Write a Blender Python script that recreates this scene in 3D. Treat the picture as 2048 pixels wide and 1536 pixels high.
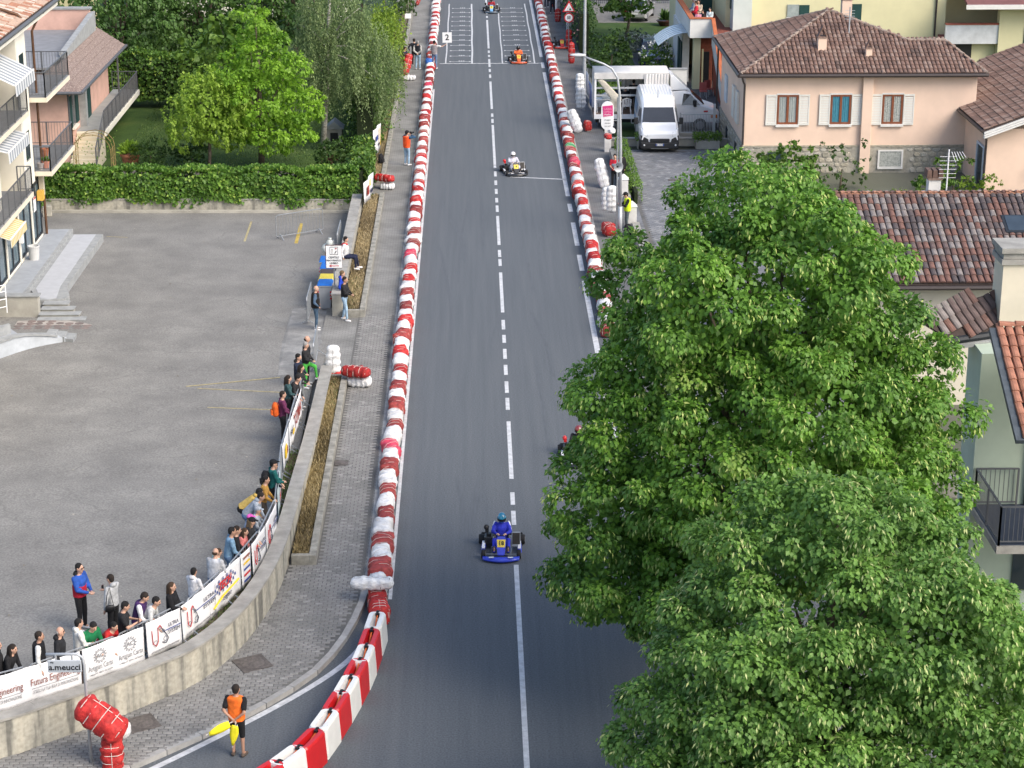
import bpy, bmesh, math, random
import numpy as np
from mathutils import Vector, Matrix
random.seed(7); RNG = np.random.default_rng(7)
S = bpy.context.scene
for o in list(bpy.data.objects): bpy.data.objects.remove(o)
R = math.radians
# ------------------------------------------------------------------ camera
F = 4140.; TH = math.atan(1408/F); PS = math.atan(86*math.cos(TH)/F); CH = 23.
cd = bpy.data.cameras.new('camera'); cam = bpy.data.objects.new('camera', cd); S.collection.objects.link(cam)
cam.location = (0, 0, CH); cam.rotation_euler = (math.pi/2-TH, 0, -PS)
cd.sensor_width = 36; cd.lens = 36*F/2048; cd.clip_end = 2000; S.camera = cam
# ------------------------------------------------------------------ world, sun, exposure
SUN_EL, SUN_AZ = 42., 128.          # azimuth clockwise from +Y: behind the camera, to the right
w = bpy.data.worlds.new('World'); S.world = w; w.use_nodes = True
nt = w.node_tree; bg = nt.nodes['Background']; sky = nt.nodes.new('ShaderNodeTexSky'); sky.sky_type = 'NISHITA'
sky.sun_disc = False; sky.sun_elevation = R(SUN_EL); sky.sun_rotation = R(SUN_AZ); sky.air_density = 1.0; sky.dust_density = 3.0; sky.ozone_density = 1.0
nt.links.new(sky.outputs[0], bg.inputs[0]); bg.inputs[1].default_value = 0.15
sl = bpy.data.lights.new('sun', 'SUN'); sl.energy = 1.5; sl.angle = R(35); sl.color = (1, .93, .82)
so = bpy.data.objects.new('sun', sl); S.collection.objects.link(so)
_d = Vector((math.sin(R(SUN_AZ))*math.cos(R(SUN_EL)), math.cos(R(SUN_AZ))*math.cos(R(SUN_EL)), math.sin(R(SUN_EL))))
so.rotation_euler = _d.to_track_quat('Z', 'Y').to_euler(); so.location = (40, -40, 60)
vs = S.view_settings; vs.view_transform = 'Standard'; vs.look = 'None'; vs.exposure = 0.9; vs.gamma = 1; vs.use_curve_mapping = False
# ------------------------------------------------------------------ survey helpers (photo bearing -> place on a known level)
FW = (math.sin(PS)*math.cos(TH), math.cos(PS)*math.cos(TH), -math.sin(TH)); RT = (math.cos(PS), -math.sin(PS), 0); UP = (math.sin(PS)*math.sin(TH), math.cos(PS)*math.sin(TH), math.cos(TH))
def ray(x, y):
    a = (x-1024)/F; b = -(y-768)/F
    return [FW[i]+a*RT[i]+b*UP[i] for i in range(3)]
def G(x, y, z=0.):
    d = ray(x, y); t = (z-CH)/d[2]; return (d[0]*t, d[1]*t, z)
def atY(x, y, Y):
    d = ray(x, y); t = Y/d[1]; return (d[0]*t, Y, CH+d[2]*t)
def atX(x, y, X):
    d = ray(x, y); t = X/d[0]; return (X, d[1]*t, CH+d[2]*t)
def zp(y):                                   # car park level: nearly level while the road falls away
    return .05+.73*min(1, max(0, (74-y)/27.))
# ------------------------------------------------------------------ materials
MATS = {}
def M(name, col=(.5, .5, .5), rough=.8, var=.12, scale=4., bump=0., bscale=40., col2=None, metal=0., spec=.35, rnd=0., streak=None, coat=0., detail=4.):
    """procedural: base colour broken up by noise (object coordinates), optional second colour, bump and per-object variation"""
    if name in MATS: return MATS[name]
    m = bpy.data.materials.new(name); m.use_nodes = True; n = m.node_tree.nodes; L = m.node_tree.links; b = n['Principled BSDF']
    b.inputs['Roughness'].default_value = rough; b.inputs['Metallic'].default_value = metal; b.inputs['Specular IOR Level'].default_value = spec
    b.inputs['Coat Weight'].default_value = coat
    tc = n.new('ShaderNodeTexCoord'); src = tc.outputs['Object']
    if streak:
        mp = n.new('ShaderNodeMapping'); mp.inputs['Scale'].default_value = streak; L.new(src, mp.inputs[0]); s2 = mp.outputs[0]
    else: s2 = src
    nz = n.new('ShaderNodeTexNoise'); nz.inputs['Scale'].default_value = scale; nz.inputs['Detail'].default_value = detail; nz.inputs['Roughness'].default_value = .62; L.new(s2, nz.inputs['Vector'])
    rp = n.new('ShaderNodeValToRGB'); L.new(nz.outputs[0], rp.inputs[0]); e = rp.color_ramp.elements
    e[0].position = .33; e[1].position = .67
    c2 = col2 or tuple(min(1, c*(1+var)) for c in col); c1 = col if col2 else tuple(c*(1-var) for c in col)
    e[0].color = (*c1, 1); e[1].color = (*c2, 1); out = rp.outputs[0]
    if rnd:
        oi = n.new('ShaderNodeObjectInfo'); mr = n.new('ShaderNodeMapRange'); mr.inputs[3].default_value = 1-rnd; mr.inputs[4].default_value = 1+rnd; L.new(oi.outputs['Random'], mr.inputs[0])
        hv = n.new('ShaderNodeHueSaturation'); L.new(mr.outputs[0], hv.inputs['Value']); L.new(out, hv.inputs['Color']); out = hv.outputs[0]
    L.new(out, b.inputs['Base Color'])
    if bump:
        bz = n.new('ShaderNodeTexNoise'); bz.inputs['Scale'].default_value = bscale; bz.inputs['Detail'].default_value = 3; L.new(src, bz.inputs['Vector'])
        bp = n.new('ShaderNodeBump'); bp.inputs['Strength'].default_value = bump; bp.inputs['Distance'].default_value = .02; L.new(bz.outputs[0], bp.inputs['Height']); L.new(bp.outputs[0], b.inputs['Normal'])
    MATS[name] = m; return m
def plain(name, col, rough=.6, **k): return M(name, col, rough, var=k.pop('var', .06), **k)
def leafmat(name, dark, light, pale=None, transl=.35):
    """foliage: each leaf carries its own random tone (attribute 'tone'); part of the light passes through"""
    if name in MATS: return MATS[name]
    m = bpy.data.materials.new(name); m.use_nodes = True; n = m.node_tree.nodes; L = m.node_tree.links; b = n['Principled BSDF']
    at = n.new('ShaderNodeAttribute'); at.attribute_name = 'tone'; rp = n.new('ShaderNodeValToRGB'); L.new(at.outputs['Fac'], rp.inputs[0]); e = rp.color_ramp.elements
    e[0].color = (*dark, 1); e[1].color = (*light, 1); e[1].position = .8
    if pale: x = e.new(.93); x.color = (*pale, 1)
    L.new(rp.outputs[0], b.inputs['Base Color']); b.inputs['Roughness'].default_value = .5; b.inputs['Specular IOR Level'].default_value = .4
    tr = n.new('ShaderNodeBsdfTranslucent'); L.new(rp.outputs[0], tr.inputs[0]); mx = n.new('ShaderNodeMixShader'); mx.inputs[0].default_value = transl
    L.new(b.outputs[0], mx.inputs[1]); L.new(tr.outputs[0], mx.inputs[2]); L.new(mx.outputs[0], n['Material Output'].inputs[0])
    MATS[name] = m; return m
def glassmat(name='window_glass', col=(.03, .045, .055), rough=.06):
    return M(name, col, rough, var=.2, scale=.8, spec=.8)
# ------------------------------------------------------------------ objects
COL = S.collection
def tag(o, label=None, cat=None, group=None, kind=None):
    if label: o['label'] = label
    if cat: o['category'] = cat
    if group: o['group'] = group
    if kind: o['kind'] = kind
    return o
def thing(name, loc, label, cat, rz=0., group=None):
    o = bpy.data.objects.new(name, None); o.empty_display_size = .2; COL.objects.link(o); o.location = loc; o.rotation_euler = (0, 0, rz)
    return tag(o, label, cat, group)
def wloc(o):
    v = Vector((0, 0, 0))
    while o: v = v+Vector(o.location); o = o.parent
    return v
def link(name, data, parent=None, loc=(0, 0, 0), rot=(0, 0, 0)):
    o = bpy.data.objects.new(name, data); COL.objects.link(o); o.parent = parent; o.location = loc; o.rotation_euler = rot; return o
def copytree(o, parent=None):
    c = o.copy(); COL.objects.link(c); c.parent = parent
    for ch in o.children: copytree(ch, c)
    return c
class MB:
    """collects shapes and links them as ONE mesh object"""
    def __init__(s): s.v = []; s.f = []; s.m = []
    def add(s, vs, fs, m=0):
        k = len(s.v); s.v += [tuple(p) for p in vs]; s.f += [tuple(i+k for i in f) for f in fs]; s.m += [m]*len(fs); return s
    def box(s, x0, y0, z0, x1, y1, z1, m=0):
        return s.add([(x0,y0,z0),(x1,y0,z0),(x1,y1,z0),(x0,y1,z0),(x0,y0,z1),(x1,y0,z1),(x1,y1,z1),(x0,y1,z1)],
                     [(0,3,2,1),(4,5,6,7),(0,1,5,4),(1,2,6,5),(2,3,7,6),(3,0,4,7)], m)
    def hexa(s, lo, hi, m=0):                # 4 bottom + 4 top points
        return s.add(list(lo)+list(hi), [(0,3,2,1),(4,5,6,7),(0,1,5,4),(1,2,6,5),(2,3,7,6),(3,0,4,7)], m)
    def cbox(s, c, sz, rz=0., m=0):
        h = [x/2 for x in sz]; ca, sa = math.cos(rz), math.sin(rz); P = []
        for z in (-h[2], h[2]):
            for x, y in ((-h[0],-h[1]),(h[0],-h[1]),(h[0],h[1]),(-h[0],h[1])): P.append((c[0]+x*ca-y*sa, c[1]+x*sa+y*ca, c[2]+z))
        return s.hexa(P[:4], P[4:], m)
    def bar(s, a, b, w, h=None, m=0):        # rectangular bar between two points
        h = h or w; a = Vector(a); b = Vector(b); d = (b-a).normalized(); u = d.cross(Vector((0,0,1)))
        if u.length < 1e-4: u = Vector((1,0,0))
        u.normalize(); v = u.cross(d); q = [-u*w/2-v*h/2, u*w/2-v*h/2, u*w/2+v*h/2, -u*w/2+v*h/2]
        return s.hexa([a+x for x in q], [b+x for x in q], m)
    def tube(s, pts, r, n=6, m=0, cap=True):
        pts = [Vector(p) for p in pts]; k = len(pts); rs = r if isinstance(r, (list, tuple)) else [r]*k; base = len(s.v); u0 = None
        for i, p in enumerate(pts):
            d = (pts[min(i+1, k-1)]-pts[max(i-1, 0)]).normalized()
            if u0 is None:
                u0 = d.cross(Vector((0,0,1)));
                if u0.length < 1e-3: u0 = d.cross(Vector((0,1,0)))
            u = (u0-d*u0.dot(d)).normalized(); u0 = u; v = d.cross(u)
            for j in range(n):
                a = 2*math.pi*j/n; s.v.append(tuple(p+(u*math.cos(a)+v*math.sin(a))*rs[i]))
        for i in range(k-1):
            for j in range(n):
                a = base+i*n+j; b = base+i*n+(j+1)%n; s.f.append((a, b, b+n, a+n)); s.m.append(m)
        if cap:
            s.f.append(tuple(base+j for j in range(n))[::-1]); s.m.append(m); s.f.append(tuple(base+(k-1)*n+j for j in range(n))); s.m.append(m)
        return s
    def lathe(s, prof, n=12, c=(0,0,0), m=0, axis='z'):
        base = len(s.v)
        for r, z in prof:
            for j in range(n):
                a = 2*math.pi*j/n; x, y = r*math.cos(a), r*math.sin(a)
                s.v.append((c[0]+x, c[1]+y, c[2]+z) if axis == 'z' else ((c[0]+z, c[1]+x, c[2]+y) if axis == 'x' else (c[0]+x, c[1]+z, c[2]+y)))
        k = len(prof)
        for i in range(k-1):
            for j in range(n):
                a = base+i*n+j; b = base+i*n+(j+1)%n; s.f.append((a, b, b+n, a+n)); s.m.append(m)
        s.f.append(tuple(base+j for j in range(n))[::-1]); s.m.append(m); s.f.append(tuple(base+(k-1)*n+j for j in range(n))); s.m.append(m)
        return s
    def prism(s, poly, z0, z1, m=0, side=None):
        n = len(poly); zz = (lambda z, p: z(p) if callable(z) else z)
        k = len(s.v); s.v += [(p[0], p[1], zz(z0, p)) for p in poly]+[(p[0], p[1], zz(z1, p)) for p in poly]
        s.f.append(tuple(range(k+n-1, k-1, -1))); s.m.append(m); s.f.append(tuple(range(k+n, k+2*n))); s.m.append(m)
        for i in range(n): j = (i+1)%n; s.f.append((k+i, k+j, k+n+j, k+n+i)); s.m.append(m if side is None else side)
        return s
    def poly(s, pts, m=0): return s.add(pts, [tuple(range(len(pts)))], m)
    def ext(s, pts, d, m=0):                 # polygon extruded along vector d
        n = len(pts); q = [(p[0]+d[0], p[1]+d[1], p[2]+d[2]) for p in pts]
        return s.add(list(pts)+q, [tuple(range(n-1,-1,-1)), tuple(range(n,2*n))]+[(i, (i+1)%n, n+(i+1)%n, n+i) for i in range(n)], m)
    def ball(s, c, r, n=10, k=6, m=0):
        r = r if isinstance(r, (list, tuple)) else (r, r, r); base = len(s.v)
        for i in range(1, k):
            t = math.pi*i/k
            for j in range(n): a = 2*math.pi*j/n; s.v.append((c[0]+r[0]*math.sin(t)*math.cos(a), c[1]+r[1]*math.sin(t)*math.sin(a), c[2]-r[2]*math.cos(t)))
        b0 = len(s.v); s.v += [(c[0], c[1], c[2]-r[2]), (c[0], c[1], c[2]+r[2])]
        for i in range(k-2):
            for j in range(n): a = base+i*n+j; b = base+i*n+(j+1)%n; s.f.append((a, b, b+n, a+n)); s.m.append(m)
        for j in range(n):
            s.f.append((b0, base+(j+1)%n, base+j)); s.m.append(m); s.f.append((b0+1, base+(k-2)*n+j, base+(k-2)*n+(j+1)%n)); s.m.append(m)
        return s
    def mesh(s, name, mats, smooth=False, off=None):
        me = bpy.data.meshes.new(name); v = s.v if off is None else [(p[0]-off[0], p[1]-off[1], p[2]-off[2]) for p in s.v]
        me.from_pydata(v, [], s.f)
        for m in (mats if isinstance(mats, (list, tuple)) else [mats]): me.materials.append(m)
        me.polygons.foreach_set('material_index', s.m)
        if smooth: me.polygons.foreach_set('use_smooth', [True]*len(s.f))
        me.update(); return me
    def build(s, name, mats, parent=None, smooth=False, world=True, bevel=0, origin=None, auto=None):
        """world=True: vertices are in world space and are moved into the parent's (unrotated) frame"""
        off = None
        if world:
            off = wloc(parent) if parent else Vector((0,0,0))
        if origin is not None:                # own origin given in the same space as the vertices
            me = s.mesh(name, mats, smooth, origin); o = link(name, me, parent, Vector(origin)-(off or Vector((0,0,0))))
        else:
            me = s.mesh(name, mats, smooth, off); o = link(name, me, parent)
        if bevel:
            b = o.modifiers.new('bevel', 'BEVEL'); b.width = bevel; b.segments = 2; b.limit_method = 'ANGLE'; b.angle_limit = R(40)
        return o
def structure(o): o['kind'] = 'structure'; return o
def offset_path(path, d):
    out = []
    for i, p in enumerate(path):
        a = Vector(path[max(i-1, 0)][:2]); b = Vector(path[min(i+1, len(path)-1)][:2]); t = (b-a).normalized(); n = Vector((-t.y, t.x))
        out.append((p[0]+n.x*d, p[1]+n.y*d))
    return out
def resample(path, step):
    out = [Vector(path[0])]; acc = 0
    for a, b in zip(path, path[1:]):
        a = Vector(a); b = Vector(b); L = (b-a).length; t = step-acc
        while t <= L: out.append(a.lerp(b, t/L)); t += step
        acc = L-(t-step)
    return out
def smoothpath(p, it=2):
    for _ in range(it):
        q = [p[0]]
        for a, b in zip(p, p[1:]):
            q.append(tuple(a[i]*.75+b[i]*.25 for i in range(len(a)))); q.append(tuple(a[i]*.25+b[i]*.75 for i in range(len(a))))
        q.append(p[-1]); p = q
    return p
def inpoly(x, y, poly):
    c = False; j = len(poly)-1
    for i in range(len(poly)):
        xi, yi = poly[i][:2]; xj, yj = poly[j][:2]
        if (yi > y) != (yj > y) and x < (xj-xi)*(y-yi)/(yj-yi)+xi: c = not c
        j = i
    return c
def pieces(name, places, mesh, parent, mats=None, limit=300):
    """alike pieces: the nearest `limit` as objects sharing mesh data, the rest joined into one stuff part.
    places: list of (loc, rot_z or Matrix 3x3, material index)"""
    W = wloc(parent) if parent else Vector((0,0,0))
    places = sorted(places, key=lambda p: (Vector(p[0])-Vector((0,0,CH))).length)
    var = {}
    for loc, rot, mi in places[:limit]:
        me = mesh
        if mats:
            if mi not in var:
                var[mi] = mesh.copy(); var[mi].materials.clear(); var[mi].materials.append(mats[mi])
            me = var[mi]
        o = link(name, me, parent, Vector(loc)-W)
        if isinstance(rot, Matrix): o.rotation_euler = rot.to_euler()
        else: o.rotation_euler = (0, 0, rot)
    rest = places[limit:]
    if rest:
        n = len(mesh.vertices); co = np.empty(n*3); mesh.vertices.foreach_get('co', co); co = co.reshape(-1, 3)
        fl = [tuple(p.vertices) for p in mesh.polygons]; V = []; Fa = []; mi_ = []
        for k, (loc, rot, mi) in enumerate(rest):
            r = np.array(rot) if isinstance(rot, Matrix) else np.array([[math.cos(rot), -math.sin(rot), 0], [math.sin(rot), math.cos(rot), 0], [0, 0, 1]])
            V.append(co@r.T+np.array(loc)-np.array(W)); Fa += [tuple(i+k*n for i in f) for f in fl]; mi_ += [mi if mats else 0]*len(fl)
        me = bpy.data.meshes.new(name+'_rest'); me.from_pydata(np.concatenate(V).tolist(), [], Fa)
        for m in (mats or mesh.materials): me.materials.append(m)
        me.polygons.foreach_set('material_index', mi_); me.update()
        o = link(name+'s', me, parent); o['kind'] = 'stuff'
# ================================================================== ground, road, pavements
def surfmat(name, base, dark, light, fine=.25, big=.35, streak=(1, 1, 1), bscale=90., bump=.25, rough=.9, fscale=60., bigscale=.5, cracks=0.):
    m = bpy.data.materials.new(name); m.use_nodes = True; n = m.node_tree.nodes; L = m.node_tree.links; b = n['Principled BSDF']; b.inputs['Roughness'].default_value = rough; b.inputs['Specular IOR Level'].default_value = .25
    tc = n.new('ShaderNodeTexCoord'); mp = n.new('ShaderNodeMapping'); mp.inputs['Scale'].default_value = streak; L.new(tc.outputs['Object'], mp.inputs[0])
    big_n = n.new('ShaderNodeTexNoise'); big_n.inputs['Scale'].default_value = bigscale; big_n.inputs['Detail'].default_value = 6; big_n.inputs['Roughness'].default_value = .6; L.new(mp.outputs[0], big_n.inputs['Vector'])
    r1 = n.new('ShaderNodeValToRGB'); L.new(big_n.outputs[0], r1.inputs[0]); e = r1.color_ramp.elements; e[0].position = .32; e[1].position = .7; e[0].color = (*dark, 1); e[1].color = (*light, 1); x = e.new(.5); x.color = (*base, 1)
    fn = n.new('ShaderNodeTexNoise'); fn.inputs['Scale'].default_value = fscale; fn.inputs['Detail'].default_value = 4; L.new(tc.outputs['Object'], fn.inputs['Vector'])
    mr = n.new('ShaderNodeMapRange'); mr.inputs[1].default_value = .3; mr.inputs[2].default_value = .7; mr.inputs[3].default_value = 1-fine; mr.inputs[4].default_value = 1+fine; L.new(fn.outputs[0], mr.inputs[0])
    mx = n.new('ShaderNodeMix'); mx.data_type = 'RGBA'; mx.blend_type = 'MULTIPLY'; mx.inputs[0].default_value = 1; L.new(r1.outputs[0], mx.inputs[6]); L.new(mr.outputs[0], mx.inputs[7]); out = mx.outputs[2]
    if cracks:                                # thin wandering cracks, only in places
        wn = n.new('ShaderNodeTexNoise'); wn.inputs['Scale'].default_value = 1.3; wn.inputs['Detail'].default_value = 5; L.new(tc.outputs['Object'], wn.inputs['Vector'])
        av = n.new('ShaderNodeVectorMath'); av.operation = 'MULTIPLY_ADD'; av.inputs[1].default_value = (1.1,1.1,0); L.new(wn.outputs['Color'], av.inputs[0]); L.new(tc.outputs['Object'], av.inputs[2])
        vo = n.new('ShaderNodeTexVoronoi'); vo.feature = 'DISTANCE_TO_EDGE'; vo.inputs['Scale'].default_value = cracks; L.new(av.outputs[0], vo.inputs['Vector'])
        cr = n.new('ShaderNodeMapRange'); cr.inputs[1].default_value = .0; cr.inputs[2].default_value = .012; cr.inputs[3].default_value = 1; cr.inputs[4].default_value = 0; L.new(vo.outputs[0], cr.inputs[0])
        gt = n.new('ShaderNodeMapRange'); gt.inputs[1].default_value = .5; gt.inputs[2].default_value = .6; gt.inputs[4].default_value = .3; L.new(big_n.outputs[0], gt.inputs[0]); mm = n.new('ShaderNodeMath'); mm.operation = 'MULTIPLY'; L.new(cr.outputs[0], mm.inputs[0]); L.new(gt.outputs[0], mm.inputs[1])
        m2 = n.new('ShaderNodeMix'); m2.data_type = 'RGBA'; L.new(mm.outputs[0], m2.inputs[0]); L.new(out, m2.inputs[6]); m2.inputs[7].default_value = (.05,.05,.047,1); out = m2.outputs[2]
    L.new(out, b.inputs['Base Color'])
    bp = n.new('ShaderNodeBump'); bp.inputs['Strength'].default_value = bump; bp.inputs['Distance'].default_value = .01; L.new(fn.outputs[0], bp.inputs['Height']); L.new(bp.outputs[0], b.inputs['Normal'])
    MATS[name] = m; return m
def blockmat(name, c1, c2, mortar, w=.22, h=.11, rot=0.):
    m = bpy.data.materials.new(name); m.use_nodes = True; n = m.node_tree.nodes; L = m.node_tree.links; b = n['Principled BSDF']; b.inputs['Roughness'].default_value = .9; b.inputs['Specular IOR Level'].default_value = .2
    tc = n.new('ShaderNodeTexCoord'); mp = n.new('ShaderNodeMapping'); mp.inputs['Rotation'].default_value = (0, 0, rot); L.new(tc.outputs['Object'], mp.inputs[0])
    br = n.new('ShaderNodeTexBrick'); br.inputs['Color1'].default_value = (*c1, 1); br.inputs['Color2'].default_value = (*c2, 1); br.inputs['Mortar'].default_value = (*mortar, 1); br.inputs['Scale'].default_value = 1; br.inputs['Mortar Size'].default_value = .008; br.inputs['Brick Width'].default_value = w; br.inputs['Row Height'].default_value = h; L.new(mp.outputs[0], br.inputs[0])
    nz = n.new('ShaderNodeTexNoise'); nz.inputs['Scale'].default_value = .7; nz.inputs['Detail'].default_value = 6; L.new(tc.outputs['Object'], nz.inputs['Vector']); mr = n.new('ShaderNodeMapRange'); mr.inputs[1].default_value = .3; mr.inputs[2].default_value = .7; mr.inputs[3].default_value = .75; mr.inputs[4].default_value = 1.25; L.new(nz.outputs[0], mr.inputs[0])
    mx = n.new('ShaderNodeMix'); mx.data_type = 'RGBA'; mx.blend_type = 'MULTIPLY'; mx.inputs[0].default_value = 1; L.new(br.outputs[0], mx.inputs[6]); L.new(mr.outputs[0], mx.inputs[7]); L.new(mx.outputs[2], b.inputs['Base Color'])
    MATS[name] = m; return m
m_asph = surfmat('asphalt', (.106, .117, .128), (.097, .108, .119), (.117, .127, .137), streak=(5, .12, 1), fine=.22, bigscale=.9, fscale=22)
m_park = surfmat('old_asphalt', (.205, .200, .188), (.172, .168, .159), (.242, .236, .22), streak=(1, 1, 1), fine=.26, bigscale=.6, fscale=18, cracks=.22)
m_patch = surfmat('patched_concrete', (.21, .21, .205), (.15, .15, .15), (.34, .335, .32), fine=.25, bigscale=1.2)
m_pave = blockmat('paving_far', (.235, .23, .216), (.20, .197, .186), (.13, .13, .122))
m_joint = surfmat('sand_joint', (.13, .127, .12), (.09, .09, .088), (.15, .145, .135), fine=.3)
m_block = surfmat('paving_block', (.215, .212, .204), (.175, .174, .168), (.262, .257, .246), fine=.2, bigscale=.8)
m_yard = surfmat('yard_block', (.175, .182, .195), (.14, .148, .16), (.215, .22, .23), fine=.2, bigscale=.7)
m_yardfar = blockmat('yard_far', (.19, .195, .205), (.165, .17, .18), (.1, .103, .11), .24, .24, .78)
m_kerb = M('kerb_stone', (.34, .335, .32), .9, .18, 3, bump=.3, rnd=.12)
m_conc = M('concrete', (.36, .345, .30), .9, .2, 1.2, bump=.3, bscale=25)
m_coping = M('coping_concrete', (.30, .29, .265), .92, .2, 2.2, bump=.4, bscale=30)
m_white = M('road_paint', (.52, .53, .54), .75, .2, 5, bump=.1)
m_yel = M('yellow_paint', (.45, .33, .08), .8, .25, 5)
m_soil = surfmat('soil', (.12, .095, .06), (.08, .07, .045), (.18, .15, .09), fine=.4, bigscale=1.5)
m_lawn = surfmat('lawn', (.045, .085, .018), (.033, .062, .014), (.066, .10, .024), fine=.35, bigscale=.6, fscale=30)
m_field = surfmat('far_ground', (.12, .125, .10), (.09, .10, .06), (.16, .155, .14), fine=.2, bigscale=.05)
gb = MB(); gb.poly([(-500,-200,-.12),(500,-200,-.12),(500,900,-.12),(-500,900,-.12)]); structure(gb.build('ground', m_field))
rb = MB(); rb.prism([(-45,14),(15,14),(15,46),(8,52),(6.4,62),(6.4,420),(-3.6,420),(-3.6,51),(-6,48),(-45,48)], -.1, 0)
road = structure(rb.build('road', m_asph))
# --- painted markings
def stripe(name, pts, wd, z=.004, m=None):
    b = MB(); a = offset_path(pts, wd/2); c = offset_path(pts, -wd/2)
    for i in range(len(pts)-1): b.poly([(*c[i], z), (*c[i+1], z), (*a[i+1], z), (*a[i], z)])
    return b.build(name, m or m_white, road)
def CLY(y): return G(1000, y)[1]
cl_dash = [(-40,1040),(1150,1600)]
dashes = [(1022,1050),(985,1010),(843,958),(796,820),(763,786),(730,750),(698,718),(670,686),(640,659),(545,625),(518,532),(500,514),(432,490),(411,424),(396,405),(378,388),(361,370),(343,353),(330,336),(250,331),(238,246),(227,234),(163,218),(149,156),(138,144),(118,134),(110,114),(101,106),(40,97)]
for a, b_ in dashes+[(1130,1700)]:
    ya, yb = CLY(max(a, b_)), CLY(min(a, b_))
    stripe('lane_marking', [(1.14, ya), (1.14, yb)], .13)
yy = CLY(36)
while yy < 260:
    for L_, g_ in ((.9,.9),(.9,.9),(8,.9)):
        stripe('lane_marking', [(1.14, yy), (1.14, yy+L_)], .13); yy += L_+g_
stripe('edge_line', [(-2.24, y) for y in np.arange(50, 124, 4)], .1)
for a, b_ in ((62,80.5),(82,84.5),(86,90),(92,93.5),(95,127.5),(129,131),(133,160)): stripe('edge_line', [(4.5, a), (4.5, b_)], .2)
cur = smoothpath([G(250,1562)[:2], G(310,1536)[:2], G(480,1452)[:2], G(600,1388)[:2], G(690,1330)[:2], G(735,1280)[:2]], 2)
stripe('edge_line', cur, .17)
stripe('timing_line', [G(1020,354)[:2], G(1090,357)[:2], G(1134,359)[:2]], .13)
m_rub = M('rubber_trace', (.096,.106,.117), .85, .12, 3, streak=(9,.4,1))
for k in range(12):                           # rubber left by the karts
    x0 = random.choice((-.6,-.1,.4,2.2,2.6,3.1))+random.uniform(-.25,.25); y0 = random.uniform(42,115); L0 = random.uniform(5,16); cv = random.uniform(-.9,.9)
    stripe('tyre_mark', [(x0+cv*(i/8)**2, y0+L0*i/8) for i in range(9)], random.uniform(.07,.14), .002+.0001*k, m_rub)
YS = G(980,127)[1]
wob = [( -2.0+6.6*i/44, YS-.12*math.sin(i*1.9)*.5) for i in range(45)]
stripe('start_line', [p for p in wob], .16, .006)
for x, wd in ((-1.62,.08),(.05,.11),(1.98,.08),(4.02,.09)): stripe('grid_line', [(x+.015*math.sin(y*.8), y) for y in np.arange(YS, YS+27, 1.5)], wd)
for k in range(12):
    y = YS+.7+2.05*k
    for x0, x1 in ((-1.35,-.1),(2.2,3.75)):
        b = MB(); b.poly([(x0,y-.045,.005),(x1,y-.045,.005),(x1,y+.045,.005),(x0,y+.045,.005)])
        xm = (x0+x1)/2+.05
        for q in (-.14, 0, .14): b.poly([(xm+q,y+.1,.005),(xm+q+.09,y+.1,.005),(xm+q+.09,y+.35,.005),(xm+q,y+.35,.005)])
        for xe in (x0, x1): b.poly([(xe-.05,y-.14,.0055),(xe+.05,y-.14,.0055),(xe+.05,y+.14,.0055),(xe-.05,y+.14,.0055)])
        b.build('grid_slot', m_white, road)
# --- left pavement, kerb stones, blocks
kerbL = [(-60,26),(-9.2,39.7),(-7.33,41.5),(-5.5,43.37),(-4.5,44.7),(-3.81,45.9),(-3.3,47.6),(-2.95,49.7),(-2.88,52),(-2.9,60),(-2.9,300)]
innerL = [(-5.6,300),(-5.6,70),(-5.35,60),(-5.4,49.6),(-6.3,46.2),(-7.6,44.4),(-9.7,42.3),(-10.7,41.5),(-60,30)]
pb = MB(); pb.prism(kerbL+innerL, -.05, .12); pave = structure(pb.build('pavement_left', [m_pave]))
kpath = resample(smoothpath(kerbL[1:], 1), 1.0)
kp = []
kb = MB(); kb.box(-.49,-.085,-.1,.49,.085,.135); kme = kb.mesh('kerb_stone', m_kerb)
for a, c in zip(kpath, kpath[1:]):
    if c.y > 200: break
    mid = (a+c)/2; ang = math.atan2(c.y-a.y, c.x-a.x); nx = Vector((math.sin(ang), -math.cos(ang)))*.03
    kp.append(((mid.x+nx.x, mid.y+nx.y, .0), ang, 0))
pieces('kerb_stone', kp, kme, pave)
jb = MB(); jp = [(-2.99,75.5),(-2.99,52),(-3.05,49.7),(-3.4,47.5),(-3.92,45.8),(-4.62,44.55),(-5.6,43.2),(-7.4,41.3),(-9.3,39.5),(-11.5,40.7),(-9.7,42.3),(-7.6,44.4),(-6.3,46.2),(-5.4,49.6),(-5.1,52),(-4.35,52),(-4.35,67.2),(-4.35,75.5)]
jb.prism(jp, .1, .124); jb.build('joint_bed', m_joint, pave)
bb = MB(); w_, h_ = .103, .104; cfs = .012
bb.hexa([(-w_,-h_/2,0),(w_,-h_/2,0),(w_,h_/2,0),(-w_,h_/2,0)], [(-w_+cfs,-h_/2+cfs,.016),(w_-cfs,-h_/2+cfs,.016),(w_-cfs,h_/2-cfs,.016),(-w_+cfs,h_/2-cfs,.016)])
bme = bb.mesh('paving_block', m_block)
m_b2 = M('paving_block_worn', (.25, .246, .236), .9, .2, 6, bump=.2); m_b3 = M('paving_block_dark', (.178, .176, .17), .9, .2, 6, bump=.2)
bp_ = []
yy = 39.5; i = 0
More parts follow.
